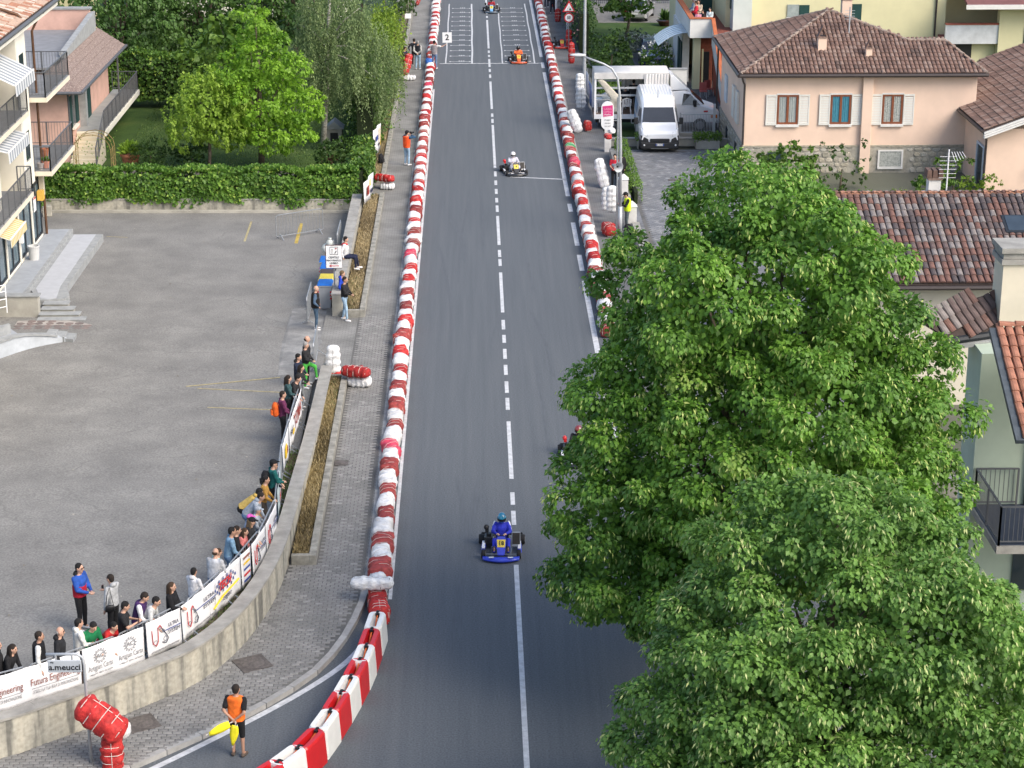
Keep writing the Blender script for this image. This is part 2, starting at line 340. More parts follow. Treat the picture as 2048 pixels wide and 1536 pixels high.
while yy < 75.5:
    xx = -11.4+(.11 if i % 2 else 0)
    while xx < -3:
        if inpoly(xx, yy, jp) and inpoly(xx-.1, yy, jp) and inpoly(xx+.1, yy, jp):
            q = random.random(); bp_.append(((xx, yy, .121+random.uniform(-.004, .004)), random.uniform(-.03, .03)+(0 if (i//1) % 2 else .06), 1 if q > .85 else (2 if q < .13 else 0)))
        xx += .222
    yy += .122; i += 1
pieces('paving_block', bp_, bme, pave, [m_block, m_b2, m_b3])
def manhole(px, py, sx, sy, rz, z, label, name='manhole_cover'):
    x, y, _ = G(px, py, z); t = thing(name, (x, y, z), label, 'manhole cover', rz)
    b = MB(); b.box(-sx/2,-sy/2,0,sx/2,sy/2,.014); b.build('frame', M('rusty_iron', (.105,.092,.084), .75, .3, 8, bump=.4), t, world=False)
    b = MB(); b.lathe([(.5*min(sx,sy)-.09, 0), (.5*min(sx,sy)-.09, .02), (.5*min(sx,sy)-.11, .024), (.02, .026)], 20); b.build('lid', M('rusty_iron2', (.12,.105,.095), .7, .3, 12, bump=.5), t, world=False)
manhole(505,1327,.78,.78,.5,.137,'rusty square manhole cover in the pavement below the curved wall')
manhole(283,1447,.72,.72,.5,.137,'rusty manhole cover nearest the street name sign')
manhole(683,926,.42,.42,0,.137,'small rectangular drain cover beside the dry planter strip')
# --- right pavement, yard
kerbR = [(5.3,40),(5.3,300)]
pb = MB(); pb.prism([(5.3,30),(7.05,30),(7.05,300),(5.3,300)], -.05, .12); paveR = structure(pb.build('pavement_right', [blockmat('paving_right', (.17,.172,.172), (.145,.147,.147), (.09,.09,.09))]))
pieces('kerb_stone', [((5.33, y, 0), math.pi/2, 0) for y in np.arange(60.5, 165, 1.0)], kme, paveR)
yb = MB(); yb.prism([(7.05,40),(13.35,40),(13.35,104.6),(7.05,104.6)], -.05, .10); yard = structure(yb.build('paved_yard', m_yardfar))
q = MB(); q.prism([(7.6,82),(11.6,82),(13.0,104.3),(7.6,104.3)], .08, .104); q.build('joint_bed', m_joint, yard)
hb = MB(); hh = .118
hb.hexa([(-hh,-hh,0),(hh,-hh,0),(hh,hh,0),(-hh,hh,0)], [(-hh+.014,-hh+.014,.018),(hh-.014,-hh+.014,.018),(hh-.014,hh-.014,.018),(-hh+.014,hh-.014,.018)]); hme = hb.mesh('yard_block', m_yard)
m_y2 = M('yard_block_pale', (.225,.23,.238), .9, .2, 6); m_y3 = M('yard_block_dark', (.145,.15,.16), .9, .2, 6)
yp_ = []; c45 = math.cos(.785)
for i in range(-80, 80):
    for j in range(-80, 80):
        x = 10+(i-j)*.25*c45; y = 93+(i+j)*.25*c45
        if 7.75 < x < 11.6+(y-82)*.063-.15 and 82.2 < y < 104.1:
            q_ = random.random(); yp_.append(((x, y, .101+random.uniform(-.003, .003)), .785+random.uniform(-.02,.02), 1 if q_ > .85 else (2 if q_ < .15 else 0)))
pieces('yard_block', yp_, hme, yard, [m_yard, m_y2, m_y3])
rp_ = MB(); m_plank = M('ramp_concrete', (.19,.2,.215), .9, .15, 2, streak=(8,.6,1))
for k in range(6):
    x0 = 11.65+.3*k
    rp_ = MB(); rp_.hexa([(x0-1.35,83,.09),(x0-1.05,83,.09),(x0+.29-.03,104.2,.09),(x0+.01,104.2,.09)], [(x0-1.35,83,.112),(x0-1.06,83,.112),(x0+.29-.03,104.2,.112),(x0+.02,104.2,.112)])
    rp_.build('paving_strip', m_plank, yard)
manhole(1351,360,.7,.35,0,.12,'small rusty iron grate in the paved yard in front of the van','drain_grate')
# --- car park
def sheet(poly, zf, name, m, n=1):
    b = MB(); b.prism([(p[0], p[1]) for p in poly], -.08, zf); return structure(b.build(name, m))
cb = MB(); xs = [-60,-14,-9.7,-7.6,-6.3,-5.5]; 
edge = [(-60,30.2),(-30,36),(-10.7,41.7),(-9.7,42.5),(-7.6,44.6),(-6.3,46.4),(-5.45,49.8),(-5.4,52),(-5.4,60),(-5.5,67),(-5.3,68.6),(-5.3,75.6),(-5.5,80),(-5.6,92)]
L = [(p[0], p[1], zp(p[1])) for p in edge]; Rr = [(-60, p[1]+(0 if i > 8 else 0), zp(p[1])) for i, p in enumerate(edge)]
for a, b_, c, d in zip(L, L[1:], Rr[1:], Rr): cb.add([a, b_, (c[0], c[1], c[2]), d], [(0, 1, 2, 3)])
cb.poly([(-60,92,.05),(-5.6,92,.05),(-5.6,94,.05),(-60,94,.05)])
carpark = structure(cb.build('car_park', m_park))
def lotline(p, q, wd=.1):
    a = Vector(G(*p, .3)); c = Vector(G(*q, .3)); a = G(*p, zp(a.y)); c = G(*q, zp(c.y)); d = Vector((c[0]-a[0], c[1]-a[1], 0)).normalized(); nn = Vector((-d.y, d.x, 0))*wd/2
    b = MB(); b.poly([Vector(a)+nn+Vector((0,0,.006)), Vector(a)-nn+Vector((0,0,.006)), Vector(c)-nn+Vector((0,0,.006)), Vector(c)+nn+Vector((0,0,.006))]); b.build('bay_line', m_yel, carpark)
m_yelf = M('worn_yellow', (.36,.31,.17), .85, .3, 7)
lotline((603,447),(592,487),.15)
m_yel = m_yelf
for p, q, wd in (((503,443),(489,483),.09),((372,773),(560,755),.09),((395,777),(565,785),.07),((415,815),(555,820),.07),((330,1003),(390,1006),.08),((375,1127),(420,1132),.08),((243,1195),(295,1190),.08),((213,473),(255,475),.06)): lotline(p, q, wd)
q = MB(); pz = [G(*p, zp(G(*p,.2)[1])+.006) for p in ((586,615),(660,618),(652,668),(640,700),(596,745),(556,752),(560,700))]; q.poly(pz[::-1]); structure(q.build('concrete_patch', m_patch))
# garden lawns (left behind hedge, right behind truck)
q = MB(); q.prism([(-60,95.2),(-5.6,95.2),(-5.6,170),(-60,170)], -.1, .02); structure(q.build('garden_left', m_lawn))
q = MB(); q.prism([(-18.5,95.2),(-6,95.2),(-6,99.5),(-18.5,99.5)], -.05, .05); structure(q.build('garden_path', M('path_concrete', (.22,.225,.23), .9, .2, 1.5)))
q = MB(); q.prism([(7.6,108.5),(60,108.5),(60,190),(7.6,190)], -.1, .02); structure(q.build('garden_right', m_lawn))
# ================================================================== walls, planters
m_stain = None
def stainwall(name):
    m = bpy.data.materials.new(name); m.use_nodes = True; n = m.node_tree.nodes; L = m.node_tree.links; b = n['Principled BSDF']; b.inputs['Roughness'].default_value = .93; b.inputs['Specular IOR Level'].default_value = .2
    tc = n.new('ShaderNodeTexCoord'); mp = n.new('ShaderNodeMapping'); mp.inputs['Scale'].default_value = (2.0,2.0,.2); L.new(tc.outputs['Object'], mp.inputs[0])
    a = n.new('ShaderNodeTexNoise'); a.inputs['Scale'].default_value = 1.6; a.inputs['Detail'].default_value = 5; L.new(mp.outputs[0], a.inputs['Vector'])
    r = n.new('ShaderNodeValToRGB'); L.new(a.outputs[0], r.inputs[0]); e = r.color_ramp.elements; e[0].position = .36; e[0].color = (.17,.165,.145,1); e[1].position = .60; e[1].color = (.43,.405,.335,1); x = e.new(.45); x.color = (.34,.325,.275,1)
    f = n.new('ShaderNodeTexNoise'); f.inputs['Scale'].default_value = 9; f.inputs['Detail'].default_value = 6; L.new(tc.outputs['Object'], f.inputs['Vector'])
    mx = n.new('ShaderNodeMix'); mx.data_type = 'RGBA'; mx.blend_type = 'OVERLAY'; mx.inputs[0].default_value = .45; L.new(r.outputs[0], mx.inputs[6]); L.new(f.outputs[0], mx.inputs[7]); L.new(mx.outputs[2], b.inputs['Base Color'])
    bp = n.new('ShaderNodeBump'); bp.inputs['Strength'].default_value = .35; bp.inputs['Distance'].default_value = .02; L.new(f.outputs[0], bp.inputs['Height']); L.new(bp.outputs[0], b.inputs['Normal'])
    return m
m_stain = stainwall('stained_concrete')
def pathwall(t, path, wd, z0, ztop, cop=.06, copw=.05, seg=3.0, mw=None, mc=None):
    """wall following a path; body plus coping slabs laid end to end"""
    a = offset_path(path, wd/2); c = offset_path(path, -wd/2); b = MB()
    zt = ztop if callable(ztop) else (lambda p: ztop)
    for i in range(len(path)-1):
        z1, z2 = zt(path[i])-cop, zt(path[i+1])-cop
        b.add([(*c[i],z0),(*c[i+1],z0),(*a[i+1],z0),(*a[i],z0),(*c[i],z1),(*c[i+1],z2),(*a[i+1],z2),(*a[i],z1)],
              [(4,5,6,7),(0,1,5,4),(2,3,7,6)]+([(3,0,4,7)] if i == 0 else [])+([(1,2,6,5)] if i == len(path)-2 else []))
    b.build('wall_body', mw or m_stain, t)
    rs = resample(path, .45); k = max(2, int(seg/.45)); 
    for s in range(0, len(rs)-1, k):
        sub = [tuple(p) for p in rs[s:s+k+1]]
        if len(sub) < 2: continue
        d0 = (Vector(sub[1])-Vector(sub[0])).normalized()*.004; sub[0] = tuple(Vector(sub[0])+d0)
        a = offset_path(sub, wd/2+copw); c = offset_path(sub, -wd/2-copw); q = MB()
        for i in range(len(sub)-1):
            za, zb = zt(sub[i]), zt(sub[i+1])
            q.add([(*c[i],za-cop+.002),(*c[i+1],zb-cop+.002),(*a[i+1],zb-cop+.002),(*a[i],za-cop+.002),(*c[i],za),(*c[i+1],zb),(*a[i+1],zb),(*a[i],za)],
                  [(0,3,2,1),(4,5,6,7),(0,1,5,4),(2,3,7,6)]+([(3,0,4,7)] if i == 0 else [])+([(1,2,6,5)] if i == len(sub)-2 else []))
        q.build('coping_slab', mc or m_coping, t)
ret = smoothpath([(-30,34.2),(-13,40.35),(-10.6,41.55),(-9.62,42.41),(-8.58,43.25),(-7.5,44.35),(-6.89,44.95),(-6.28,46.1),(-5.79,47.6),(-5.42,49.5),(-5.25,51.4),(-5.19,53.7),(-5.15,56.4),(-5.06,60.9),(-5.05,68.4)], 1)
t = thing('retaining_wall', (-6, 46, 0), 'long curved concrete retaining wall with stained face below the sponsor banners', 'wall')
ztop = lambda p: 1.1-.5*min(1, max(0, (p[1]-50)/18.))
pathwall(t, ret, .3, -.05, ztop, seg=4)
def planter(label, x0, x1, y0, y1, h, soil, ends=(True, True), name='planter_strip'):
    t = thing(name, ((x0+x1)/2, y0, .1), label, 'planter')
    b = MB(); b.box(x1-.2,y0,.05,x1,y1,h); 
    if ends[0]: b.box(x0,y0,.05,x1-.2,y0+.16,h-.004)
    if ends[1]: b.box(x0,y1-.16,.05,x1-.2,y1,h-.004)
    b.build('border_wall', M('lichen_concrete', (.27,.26,.225), .95, .35, 3, bump=.5, bscale=30), t, bevel=.015)
    b = MB(); b.box(x0,y0+.16,.05,x1-.2,y1-.16,soil); b.build('earth', m_soil, t); return t
p1 = planter('long planter strip of dry grass beside the curved retaining wall', -5.0, -4.32, 52, 67.6, .42, .33)
p2 = planter('planter strip of dry grass below the seated man', -4.95, -4.1, 75.2, 94.3, .42, .33, (True, False))
p3 = planter('far planter strip of straw under the roadside hedge', -4.95, -4.2, 97.2, 170, .42, .33, (True, False))
def grass_tufts(name, areas, n, h, cols, parent=None, label=None, cat=None):
    """blades of grass, one mesh"""
    V = []; Fc = []; tone = []
    A = np.array([(a[2]-a[0])*(a[3]-a[1])*(a[5] if len(a) > 5 else 1) for a in areas]); cnt = (n*A/A.sum()).astype(int)
    for a, k in zip(areas, cnt):
        x = RNG.uniform(a[0], a[2], k); y = RNG.uniform(a[1], a[3], k); ang = RNG.uniform(0, 6.28, k); hh = h*RNG.uniform(.4, 1.2, k); ln = RNG.uniform(.1, .9, k)*hh; tn = np.clip(RNG.normal(.5, .25, k)+.3*np.sin(x*1.3+y*.9), 0, 1)
        wd = .012+.01*RNG.random(k); z = a[4]
        for i in range(k):
            dx, dy = math.cos(ang[i]), math.sin(ang[i]); b = len(V)
            V += [(x[i]-dy*wd[i], y[i]+dx*wd[i], z), (x[i]+dy*wd[i], y[i]-dx*wd[i], z), (x[i]+dx*ln[i], y[i]+dy*ln[i], z+hh[i])]; Fc.append((b, b+1, b+2)); tone += [tn[i]]*3
    me = bpy.data.meshes.new(name); off = wloc(parent) if parent else Vector((0,0,0)); me.from_pydata((np.array(V)-np.array(off)).tolist(), [], Fc)
    at = me.attributes.new('tone', 'FLOAT', 'POINT'); at.data.foreach_set('value', tone); me.materials.append(cols); me.update()
    o = link(name, me, parent); o['kind'] = 'stuff'
    if label: o['label'] = label; o['category'] = cat
    return o
m_dry = leafmat('dry_grass', (.10,.075,.035), (.42,.33,.16), transl=.2); m_straw = leafmat('straw', (.17,.13,.07), (.44,.35,.19), transl=.2); m_green = leafmat('green_grass', (.04,.08,.015), (.14,.22,.05), transl=.25)
grass_tufts('dry_grass', [(-4.98,52.2,-4.55,67.4,.33)], 9000, .13, m_dry, p1)
grass_tufts('dry_grass', [(-4.93,75.4,-4.35,94,.33)], 9000, .15, m_straw, p2)
grass_tufts('dry_grass', [(-4.93,97.4,-4.45,130,.33)], 7000, .16, m_straw, p3)
grass_tufts('green_tufts', [(-4.98,64,-4.55,67.4,.33)], 900, .09, m_green, p1)
grass_tufts('green_tufts', [(-4.93,75.4,-4.4,80,.33)], 700, .1, m_green, p2)
grass_tufts('lawn_grass', [(-18,99.8,-6,118,.02)], 14000, .09, m_green, None, 'short mown lawn under the garden trees', 'lawn')
# strip of earth and weeds between fence and curved wall
vp = [p for p in ret if -14 < p[0] and p[1] < 62]; va, vb_ = offset_path(vp, .16), offset_path(vp, .62); b = MB()
for i in range(len(vp)-1): b.poly([(*va[i], zp(va[i][1])+.012), (*va[i+1], zp(va[i+1][1])+.012), (*vb_[i+1], zp(vb_[i+1][1])+.012), (*vb_[i], zp(vb_[i][1])+.012)])
structure(b.build('verge_earth', m_soil))
grass_tufts('verge_weeds', [(min(va[i][0],vb_[i][0]), min(va[i][1],va[i+1][1]), max(va[i][0],vb_[i][0]), max(va[i][1],va[i+1][1])+.1, zp(va[i][1])) for i in range(2, len(vp)-1)], 2200, .1, m_green, None, 'weeds growing between the fence and the curved wall', 'weeds')
t = thing('low_wall', (-5.3, 80, 0), 'low concrete wall the seated man sits on beside the car park', 'wall')
pathwall(t, [(-5.15,75.4),(-5.18,82),(-5.2,91.6)], .38, -.05, lambda p: .98, seg=2.5, copw=.03, mw=m_conc)
t = thing('hedge_wall', (-12, 92.2, 0), 'low weathered concrete wall at the foot of the ivy hedge', 'wall')
pathwall(t, [(-24,92.55),(-14,92.5),(-5.3,92.2)], .25, -.05, lambda p: .62, seg=3, copw=.02)
b = MB(); b.prism([(-24,92.1),(-5.5,91.75),(-5.5,92.05),(-24,92.4)], 0, .14); b.build('footing', m_conc, t)
t = thing('concrete_block', G(95,432,.05), 'small broken concrete block at the foot of the ivy hedge', 'block')
b = MB(); b.cbox((0,0,.22),(.42,.35,.44),.2); b.cbox((.05,0,.46),(.3,.3,.06),.4); b.build('block_body', m_conc, t, world=False, bevel=.03)
t = thing('garden_kerb_wall', (-14, 99.6, 0), 'low dark stone edging wall along the garden lawn', 'wall')
pathwall(t, [(-18.2,99.6),(-5.8,99.6)], .2, -.05, lambda p: .32, seg=2, copw=.0, mw=M('dark_stone',(.12,.115,.1),.95,.3,4))
# right side
t = thing('boundary_wall', (7.05, 95, 0), 'low concrete boundary wall between right pavement and clipped hedge', 'wall')
pathwall(t, [(7.12,92.6),(7.12,103.2)], .3, -.05, lambda p: .55, seg=1.5, copw=.01, mw=m_conc)
t = thing('boundary_wall', (7.05, 86, 0), 'low boundary wall at the foot of the near street lamp', 'wall')
pathwall(t, [(7.15,80),(7.15,88.2)], .3, -.05, lambda p: .5, seg=2, copw=.01, mw=m_conc)

V = []; Fl = []
for _k in range(150):                          # scraps and fallen leaves on the car park and along the walls
    if _k < 60: x_, y_ = random.uniform(-18,-6), random.uniform(46,91)
    else: _p = random.choice(vp); x_, y_ = _p[0]-random.uniform(.2,1.6), _p[1]+random.uniform(0,.8)
    z_ = zp(y_)+.015; a_ = random.uniform(0,3); r_ = random.uniform(.02,.05); k_ = len(V)
    V += [(x_+r_*math.cos(a_), y_+r_*math.sin(a_), z_), (x_-r_*math.sin(a_), y_+r_*math.cos(a_), z_+.01), (x_-r_*math.cos(a_), y_-r_*math.sin(a_), z_), (x_+r_*math.sin(a_), y_-r_*math.cos(a_), z_+.012)]; Fl.append((k_,k_+1,k_+2,k_+3))
_me = bpy.data.meshes.new('litter'); _me.from_pydata(V, [], Fl); _me.materials.append(M('litter_mix', (.12,.09,.05), .9, .3, 1.2, col2=(.5,.48,.42))); _o = link('litter', _me); tag(_o, 'scattered scraps and dry leaves on the car park surface', 'litter', kind='stuff')
# ================================================================== netted foam bags and plastic barriers
ORD = ['', 'first', 'second', 'third', 'fourth', 'fifth', 'sixth', 'seventh', 'eighth', 'ninth', 'tenth', 'eleventh', 'twelfth', 'thirteenth', 'fourteenth', 'fifteenth', 'sixteenth', 'seventeenth', 'eighteenth', 'nineteenth']
def ordinal(n):
    if n < 20: return ORD[n]
    tens = ['', '', 'twent', 'thirt', 'fort', 'fift', 'sixt', 'sevent', 'eight', 'ninet']
    if n >= 100: return 'hundred and '+(ordinal(n-100)) if n > 100 else 'hundredth'
    t, u = divmod(n, 10)
    return tens[t]+'ieth' if u == 0 else tens[t]+'y-'+ORD[u]
m_red = M('red_sack', (.40,.026,.024), .62, .35, 9, bump=1., bscale=16, rnd=.25, spec=.3)
m_redf = M('faded_red_sack', (.27,.045,.04), .7, .35, 9, bump=1., bscale=16, rnd=.25)
m_pink = M('pink_sack', (.52,.05,.09), .5, .25, 7, bump=.6, bscale=22, rnd=.15)
m_wht = M('white_sack', (.66,.66,.655), .65, .2, 7, bump=1., bscale=15, rnd=.12, spec=.4)
m_gre = M('green_sack', (.05,.3,.1), .5, .25, 7, bump=.5, bscale=22)
m_cord = M('white_cord', (.6,.55,.5), .8, .1, 5)
def bagmesh(name, L=1.0, W=.54, H=.52, mat=None, seed=0, bands=3, n=18, k=18, pw=5., bulk=.05, amp=1.):
    rn = random.Random(seed); ph = [rn.uniform(0, 6.28) for _ in range(6)]; b = MB(); rings = []
    for i in range(k+1):
        u = -1+2*i/k; e = (1-abs(u)**pw)**(1/pw) if abs(u) < 1 else 0
        bulge = 1+bulk*math.cos(2*math.pi*bands*(u*.5+.5)+math.pi) if abs(u) < .96 else 1
        for j in range(n):
            a = 2*math.pi*j/n; ca, sa = math.cos(a), math.sin(a); q = (abs(ca)**3.6+abs(sa)**3.6)**(-1/3.6)
            w = e*bulge*(1+amp*(.06*math.sin(3*a+ph[0]+4*u)+.05*math.sin(5*a+ph[1]-7*u)+.045*math.sin(9*u+ph[2]+2*a)+.03*math.sin(17*u+ph[4]+6*a)))
            b.v.append((W/2*ca*q*w, u*L/2, H/2+H/2*sa*q*w*(.94 if sa < 0 else 1)))
    for i in range(k):
        for j in range(n):
            p = i*n+j; r_ = i*n+(j+1)%n; b.f.append((p, r_, r_+n, p+n)); b.m.append(0)
    b.f.append(tuple(range(n))[::-1]); b.m.append(0); b.f.append(tuple(k*n+j for j in range(n))); b.m.append(0)
    b.f = [f[::-1] for f in b.f]
    return b.mesh(name, mat, True)
def cordmesh(name, L, W, H, bands, seed):
    rn = random.Random(seed); b = MB()
    for i in range(bands-1+2):
        u = -1+2*(i+.5)/(bands+1); e = (1-abs(u)**3.2)**(1/3.2); tl = rn.uniform(-.12, .12)
        pts = []
        for j in range(13):
            a = 2*math.pi*j/12; ca, sa = math.cos(a), math.sin(a); q = (abs(ca)**2.7+abs(sa)**2.7)**(-1/2.7); pts.append((W/2*ca*q*e*1.035, u*L/2+tl*ca, H/2+H/2*sa*q*e*1.035))
        b.tube(pts, .006, 4)
    return b.mesh(name, m_cord)
def bagset(mat, tagname, n=4, **k): return [bagmesh(tagname, mat=mat, seed=hash(tagname) % 97+i, W=.5+.04*(i % 2), H=.48+.06*(i//2), **k) for i in range(n)]
BAGS = {'red': bagset(m_red, 'red_cover'), 'brick-red': bagset(m_redf, 'dull_red_cover'), 'pink-red': bagset(m_pink, 'pink_cover'), 'white': bagset(m_wht, 'white_cover'), 'green': bagset(m_gre, 'green_cover', 1), 'blue': bagset(M('blue_sack', (.03,.12,.4), .6, .3, 7, bump=.8, bscale=16), 'blue_cover', 1)}
QUILT = {'white': [bagmesh('white_cover', mat=m_wht, seed=60+i, bands=5, bulk=.06, k=30, pw=3.6, amp=.55) for i in range(3)], 'red': [bagmesh('red_cover', mat=m_red, seed=70+i, bands=4, bulk=.06, k=26, pw=3.4, amp=.7) for i in range(3)]}
CORD = [cordmesh('netting', 1.0, .52, .53, 3, i) for i in range(3)]
NET = {}
for _c, _m in (('white', M('grey_rope', (.22,.22,.22), .8, .1, 5)), ('red', m_cord)):
    _b = MB()
    for _i in range(5):
        _u = -.8+.4*_i; _e = (1-abs(_u)**3.6)**(1/3.6); _b.tube([(.255*math.cos(2*math.pi*_j/12)*(abs(math.cos(2*math.pi*_j/12))**3.6+abs(math.sin(2*math.pi*_j/12))**3.6)**(-1/3.6)*_e*1.03, _u*.5, .26+.255*math.sin(2*math.pi*_j/12)*(abs(math.cos(2*math.pi*_j/12))**3.6+abs(math.sin(2*math.pi*_j/12))**3.6)**(-1/3.6)*_e*1.03) for _j in range(13)], .008, 4)
    _b.tube([(0, -.5+.1*_j, .26+.26*(1-abs(-1+.2*_j)**3.6)**(1/3.6)*1.03) for _j in range(11)], .008, 4)
    NET[_c] = _b.mesh('netting', _m)
def bag(loc, rz, colr, label, group, sc=(1,1,1), tilt=0, roll=0, name='crash_bag'):
    t = thing(name, loc, label, 'crash bag', rz, group); t.rotation_euler = (tilt, roll, rz)
    o = link('cover', random.choice(QUILT[colr] if 'loose' in group or 'sign' in group else BAGS[colr]), t); o.scale = sc
    if 'loose' in group or 'sign' in group: c = link('netting', NET[colr], t); c.scale = sc
    elif loc[1] < 112 and (colr != 'white' or loc[1] < 66): c = link('netting', random.choice(CORD), t); c.scale = sc
    return t
def bagrow(x, y0, y1, sidename, special, first=1):
    y = y0; n = 1
    while y < y1:
        c = 'white' if n % 2 == 0 else random.choices(['red', 'brick-red', 'pink-red'], [5, 11 if y > 95 else 4, .5])[0]
        if n in special: c = special[n]
        s = random.uniform(.94, 1.06)*(1.0 if y < 110 else 1.0)
        bag((x+random.uniform(-.035, .035), y, 0), random.uniform(-.07, .07)+(.2*random.choice((-1,1)) if random.random() < .08 else 0), c, '%s netted crash bag, %s from the near end of the %s kerb row' % (c, ordinal(n), sidename), 'crash bags lined along the %s kerb' % sidename, (random.uniform(.9,1.04)*(1.2 if random.random() < .06 else 1), s*1.04, random.uniform(.9,1.08)), random.uniform(-.03,.03), random.uniform(-.05,.05))
        y += .96*s*random.uniform(.95, 1.02); n += 1
bagrow(-2.56, 49.3, 160, 'left', {})
bagrow(5.02, 73.2, 160, 'right', {34: 'green', 30: 'pink-red'})
def column(px, py, z0, items, label0, group, spread=.03, sc=(1.0,.85,.95), name='crash_bag'):
    """bags standing or lying on top of each other: items = (colour, dx, dy, z, rx, ry, rz, text)"""
    x, y, _ = G(px, py, z0)
    for c, dx, dy, z, rx, ry, rz, txt in items:
        t = bag((x+dx, y+dy, z0+z), rz, c, txt, group, sc, rx, ry, name)
st = math.pi/2
bag((*G(858,142,0)[:2], .0), .2, 'blue', 'blue sheet bundle standing in the left row beside the board holder', 'crash bags lined along the left kerb', (.8,.5,1.6))
# upright = tilt about X by 90 degrees: the bag's length points up (origin then at its lower middle)
bag((*G(668,748,.13)[:2], .62), 0, 'white', 'tall white tied sack standing upright at the end of the dry planter', 'loose bags on the left pavement', (.9,1.25,.8), st*.97)
bag((*G(663,752,.13)[:2], .12), 1.3, 'red', 'red bag mostly hidden under the tall upright white sack', 'loose bags on the left pavement', (.7,.7,.5))
bag((*G(719,772,.13)[:2], .12), 1.35, 'white', 'plump white bag lying under a red bag beside the planter', 'loose bags on the left pavement', (.9,.85,.7))
bag((*G(712,775,.13)[:2], .50), 1.2, 'red', 'bright red netted bag lying on a white bag beside the planter', 'loose bags on the left pavement', (.95,1.05,.75), .0, .12)
bag((*G(775,378,.13)[:2], .12), 1.4, 'white', 'white bag under a red bag where the pavement strip is broken', 'loose bags on the left pavement', (.8,.7,.6))
bag((*G(768,378,.13)[:2], .48), 1.1, 'red', 'red bag tipped over a white bag on the pavement past the hedge corner', 'loose bags on the left pavement', (.85,1.05,.7), 0, .25)
bag((*G(817,160,.13)[:2], .12), 1.4, 'white', 'white bag on the pavement by the far planter border under a leaning red bag', 'loose bags on the left pavement', (1.0,.9,.6))
bag((*G(813,158,.13)[:2], 1.0), .15, 'red', 'red bag leaning on the far planter border below the man in navy', 'loose bags on the left pavement', (.9,1.35,.8), st*.8, .3)
bag((*G(838,10,.13)[:2], .6), .1, 'red', 'red bag leaning by the dark clipped shrub at the far pavement', 'loose bags on the left pavement', (.5,1.1,.5), st*.8, .4)
x, y, _ = G(745,1205,.13)
bag((x, y+.05, .5), 1.55, 'white', 'white tied sack laid crosswise on the near end of the left row', 'loose bags on the left pavement', (.72,1.15,.62))
bag((-2.45, 48.55, .0), .1, 'red', 'last red bag of the left row, touching the plastic barriers', 'loose bags on the left pavement', (.95,.75,1.1))
x, y, _ = G(205,1530,.13)
bag((x-.12, y, 1.05), 1.35, 'red', 'big red sack roped to the street name sign post', 'bags at the street name sign', (1.2,1.25,1.15), .62, 0)
bag((x+.22, y+.2, .45), .1, 'red', 'lower red sack at the foot of the street name sign', 'bags at the street name sign', (.9,.95,.9), st*.95)
bag((x+.3, y+.4, .62), 1.2, 'white', 'white sack peeping out behind the red sacks at the street name sign', 'bags at the street name sign', (.8,.6,.7))
# right pavement
gr = 'loose bags on the right pavement'
bag((*G(1205,372,.13)[:2], .75), -.15, 'white', 'tall white roped bag leaning on the gate pier by the loudspeaker pole', gr, (.95,1.5,.85), st*.86, -.28)
bag((*G(1215,330,.13)[:2], 1.45), .2, 'red', 'red bag on top of the gate pier by the loudspeaker', gr, (.6,.6,.5))
bag((*G(1222,322,.13)[:2], 1.55), .2, 'white', 'small white bag on top of the gate pier by the loudspeaker', gr, (.6,.6,.5))
bag((*G(1217,470,.13)[:2], .12), .2, 'red', 'red bag at the foot of the white bags tied to the street lamp', gr, (1.0,.9,1.05))
bag((*G(1222,445,.13)[:2], 1.25), 0, 'white', 'white roped bag standing on the red bag against the street lamp', gr, (.9,1.25,.8), st)
bag((*G(1212,432,.13)[:2], .95), 0, 'white', 'slim white bag behind the one standing at the street lamp', gr, (.8,1.1,.7), st*.95)
bag((*G(1152,262,.13)[:2], .65), -.2, 'white', 'near white bag leaning on the truck tail', gr, (1.0,1.35,.9), st*.8, -.45)
bag((*G(1160,235,.13)[:2], 1.2), .1, 'white', 'middle white bag piled against the truck tail', gr, (1.0,1.2,.9), st*.9)
bag((*G(1158,222,.13)[:2], 1.75), .1, 'white', 'upper white bag leaning against the truck tail', gr, (.85,1.1,.8), st)
bag((*G(1175,262,.13)[:2], .12), .3, 'red', 'red bag on the pavement beside the white gate post', gr, (.75,.5,1.1))
bag((*G(1163,205,.13)[:2], .9), 0, 'red', 'tall red bag standing against the lamp post behind the truck', gr, (.55,1.6,.5), st)
bag((*G(1142,125,.13)[:2], .75), .1, 'red', 'red bag standing on the pavement beside the parked kart', gr, (.75,1.4,.7), st*.95)
bag((*G(1137,96,.13)[:2], .7), .1, 'red', 'dark red bag standing under the speed limit sign', gr, (.75,1.4,.7), st*.95)
bag((*G(1137,66,.13)[:2], 1.0), .1, 'white', 'upright white bag tied to the speed limit sign post', gr, (.7,1.6,.65), st)
bag((*G(1115,42,.13)[:2], .5), .1, 'red', 'red bag at the foot of the far white post', gr, (.8,1.0,.7), st*.85)
bag((*G(1115,24,.13)[:2], .95), .1, 'white', 'upright white bag against the far white post', gr, (.7,1.6,.65), st)
bag((*G(1107,14,.13)[:2], .9), .1, 'red', 'far red bag standing behind the walking pair', gr, (.6,1.6,.6), st)
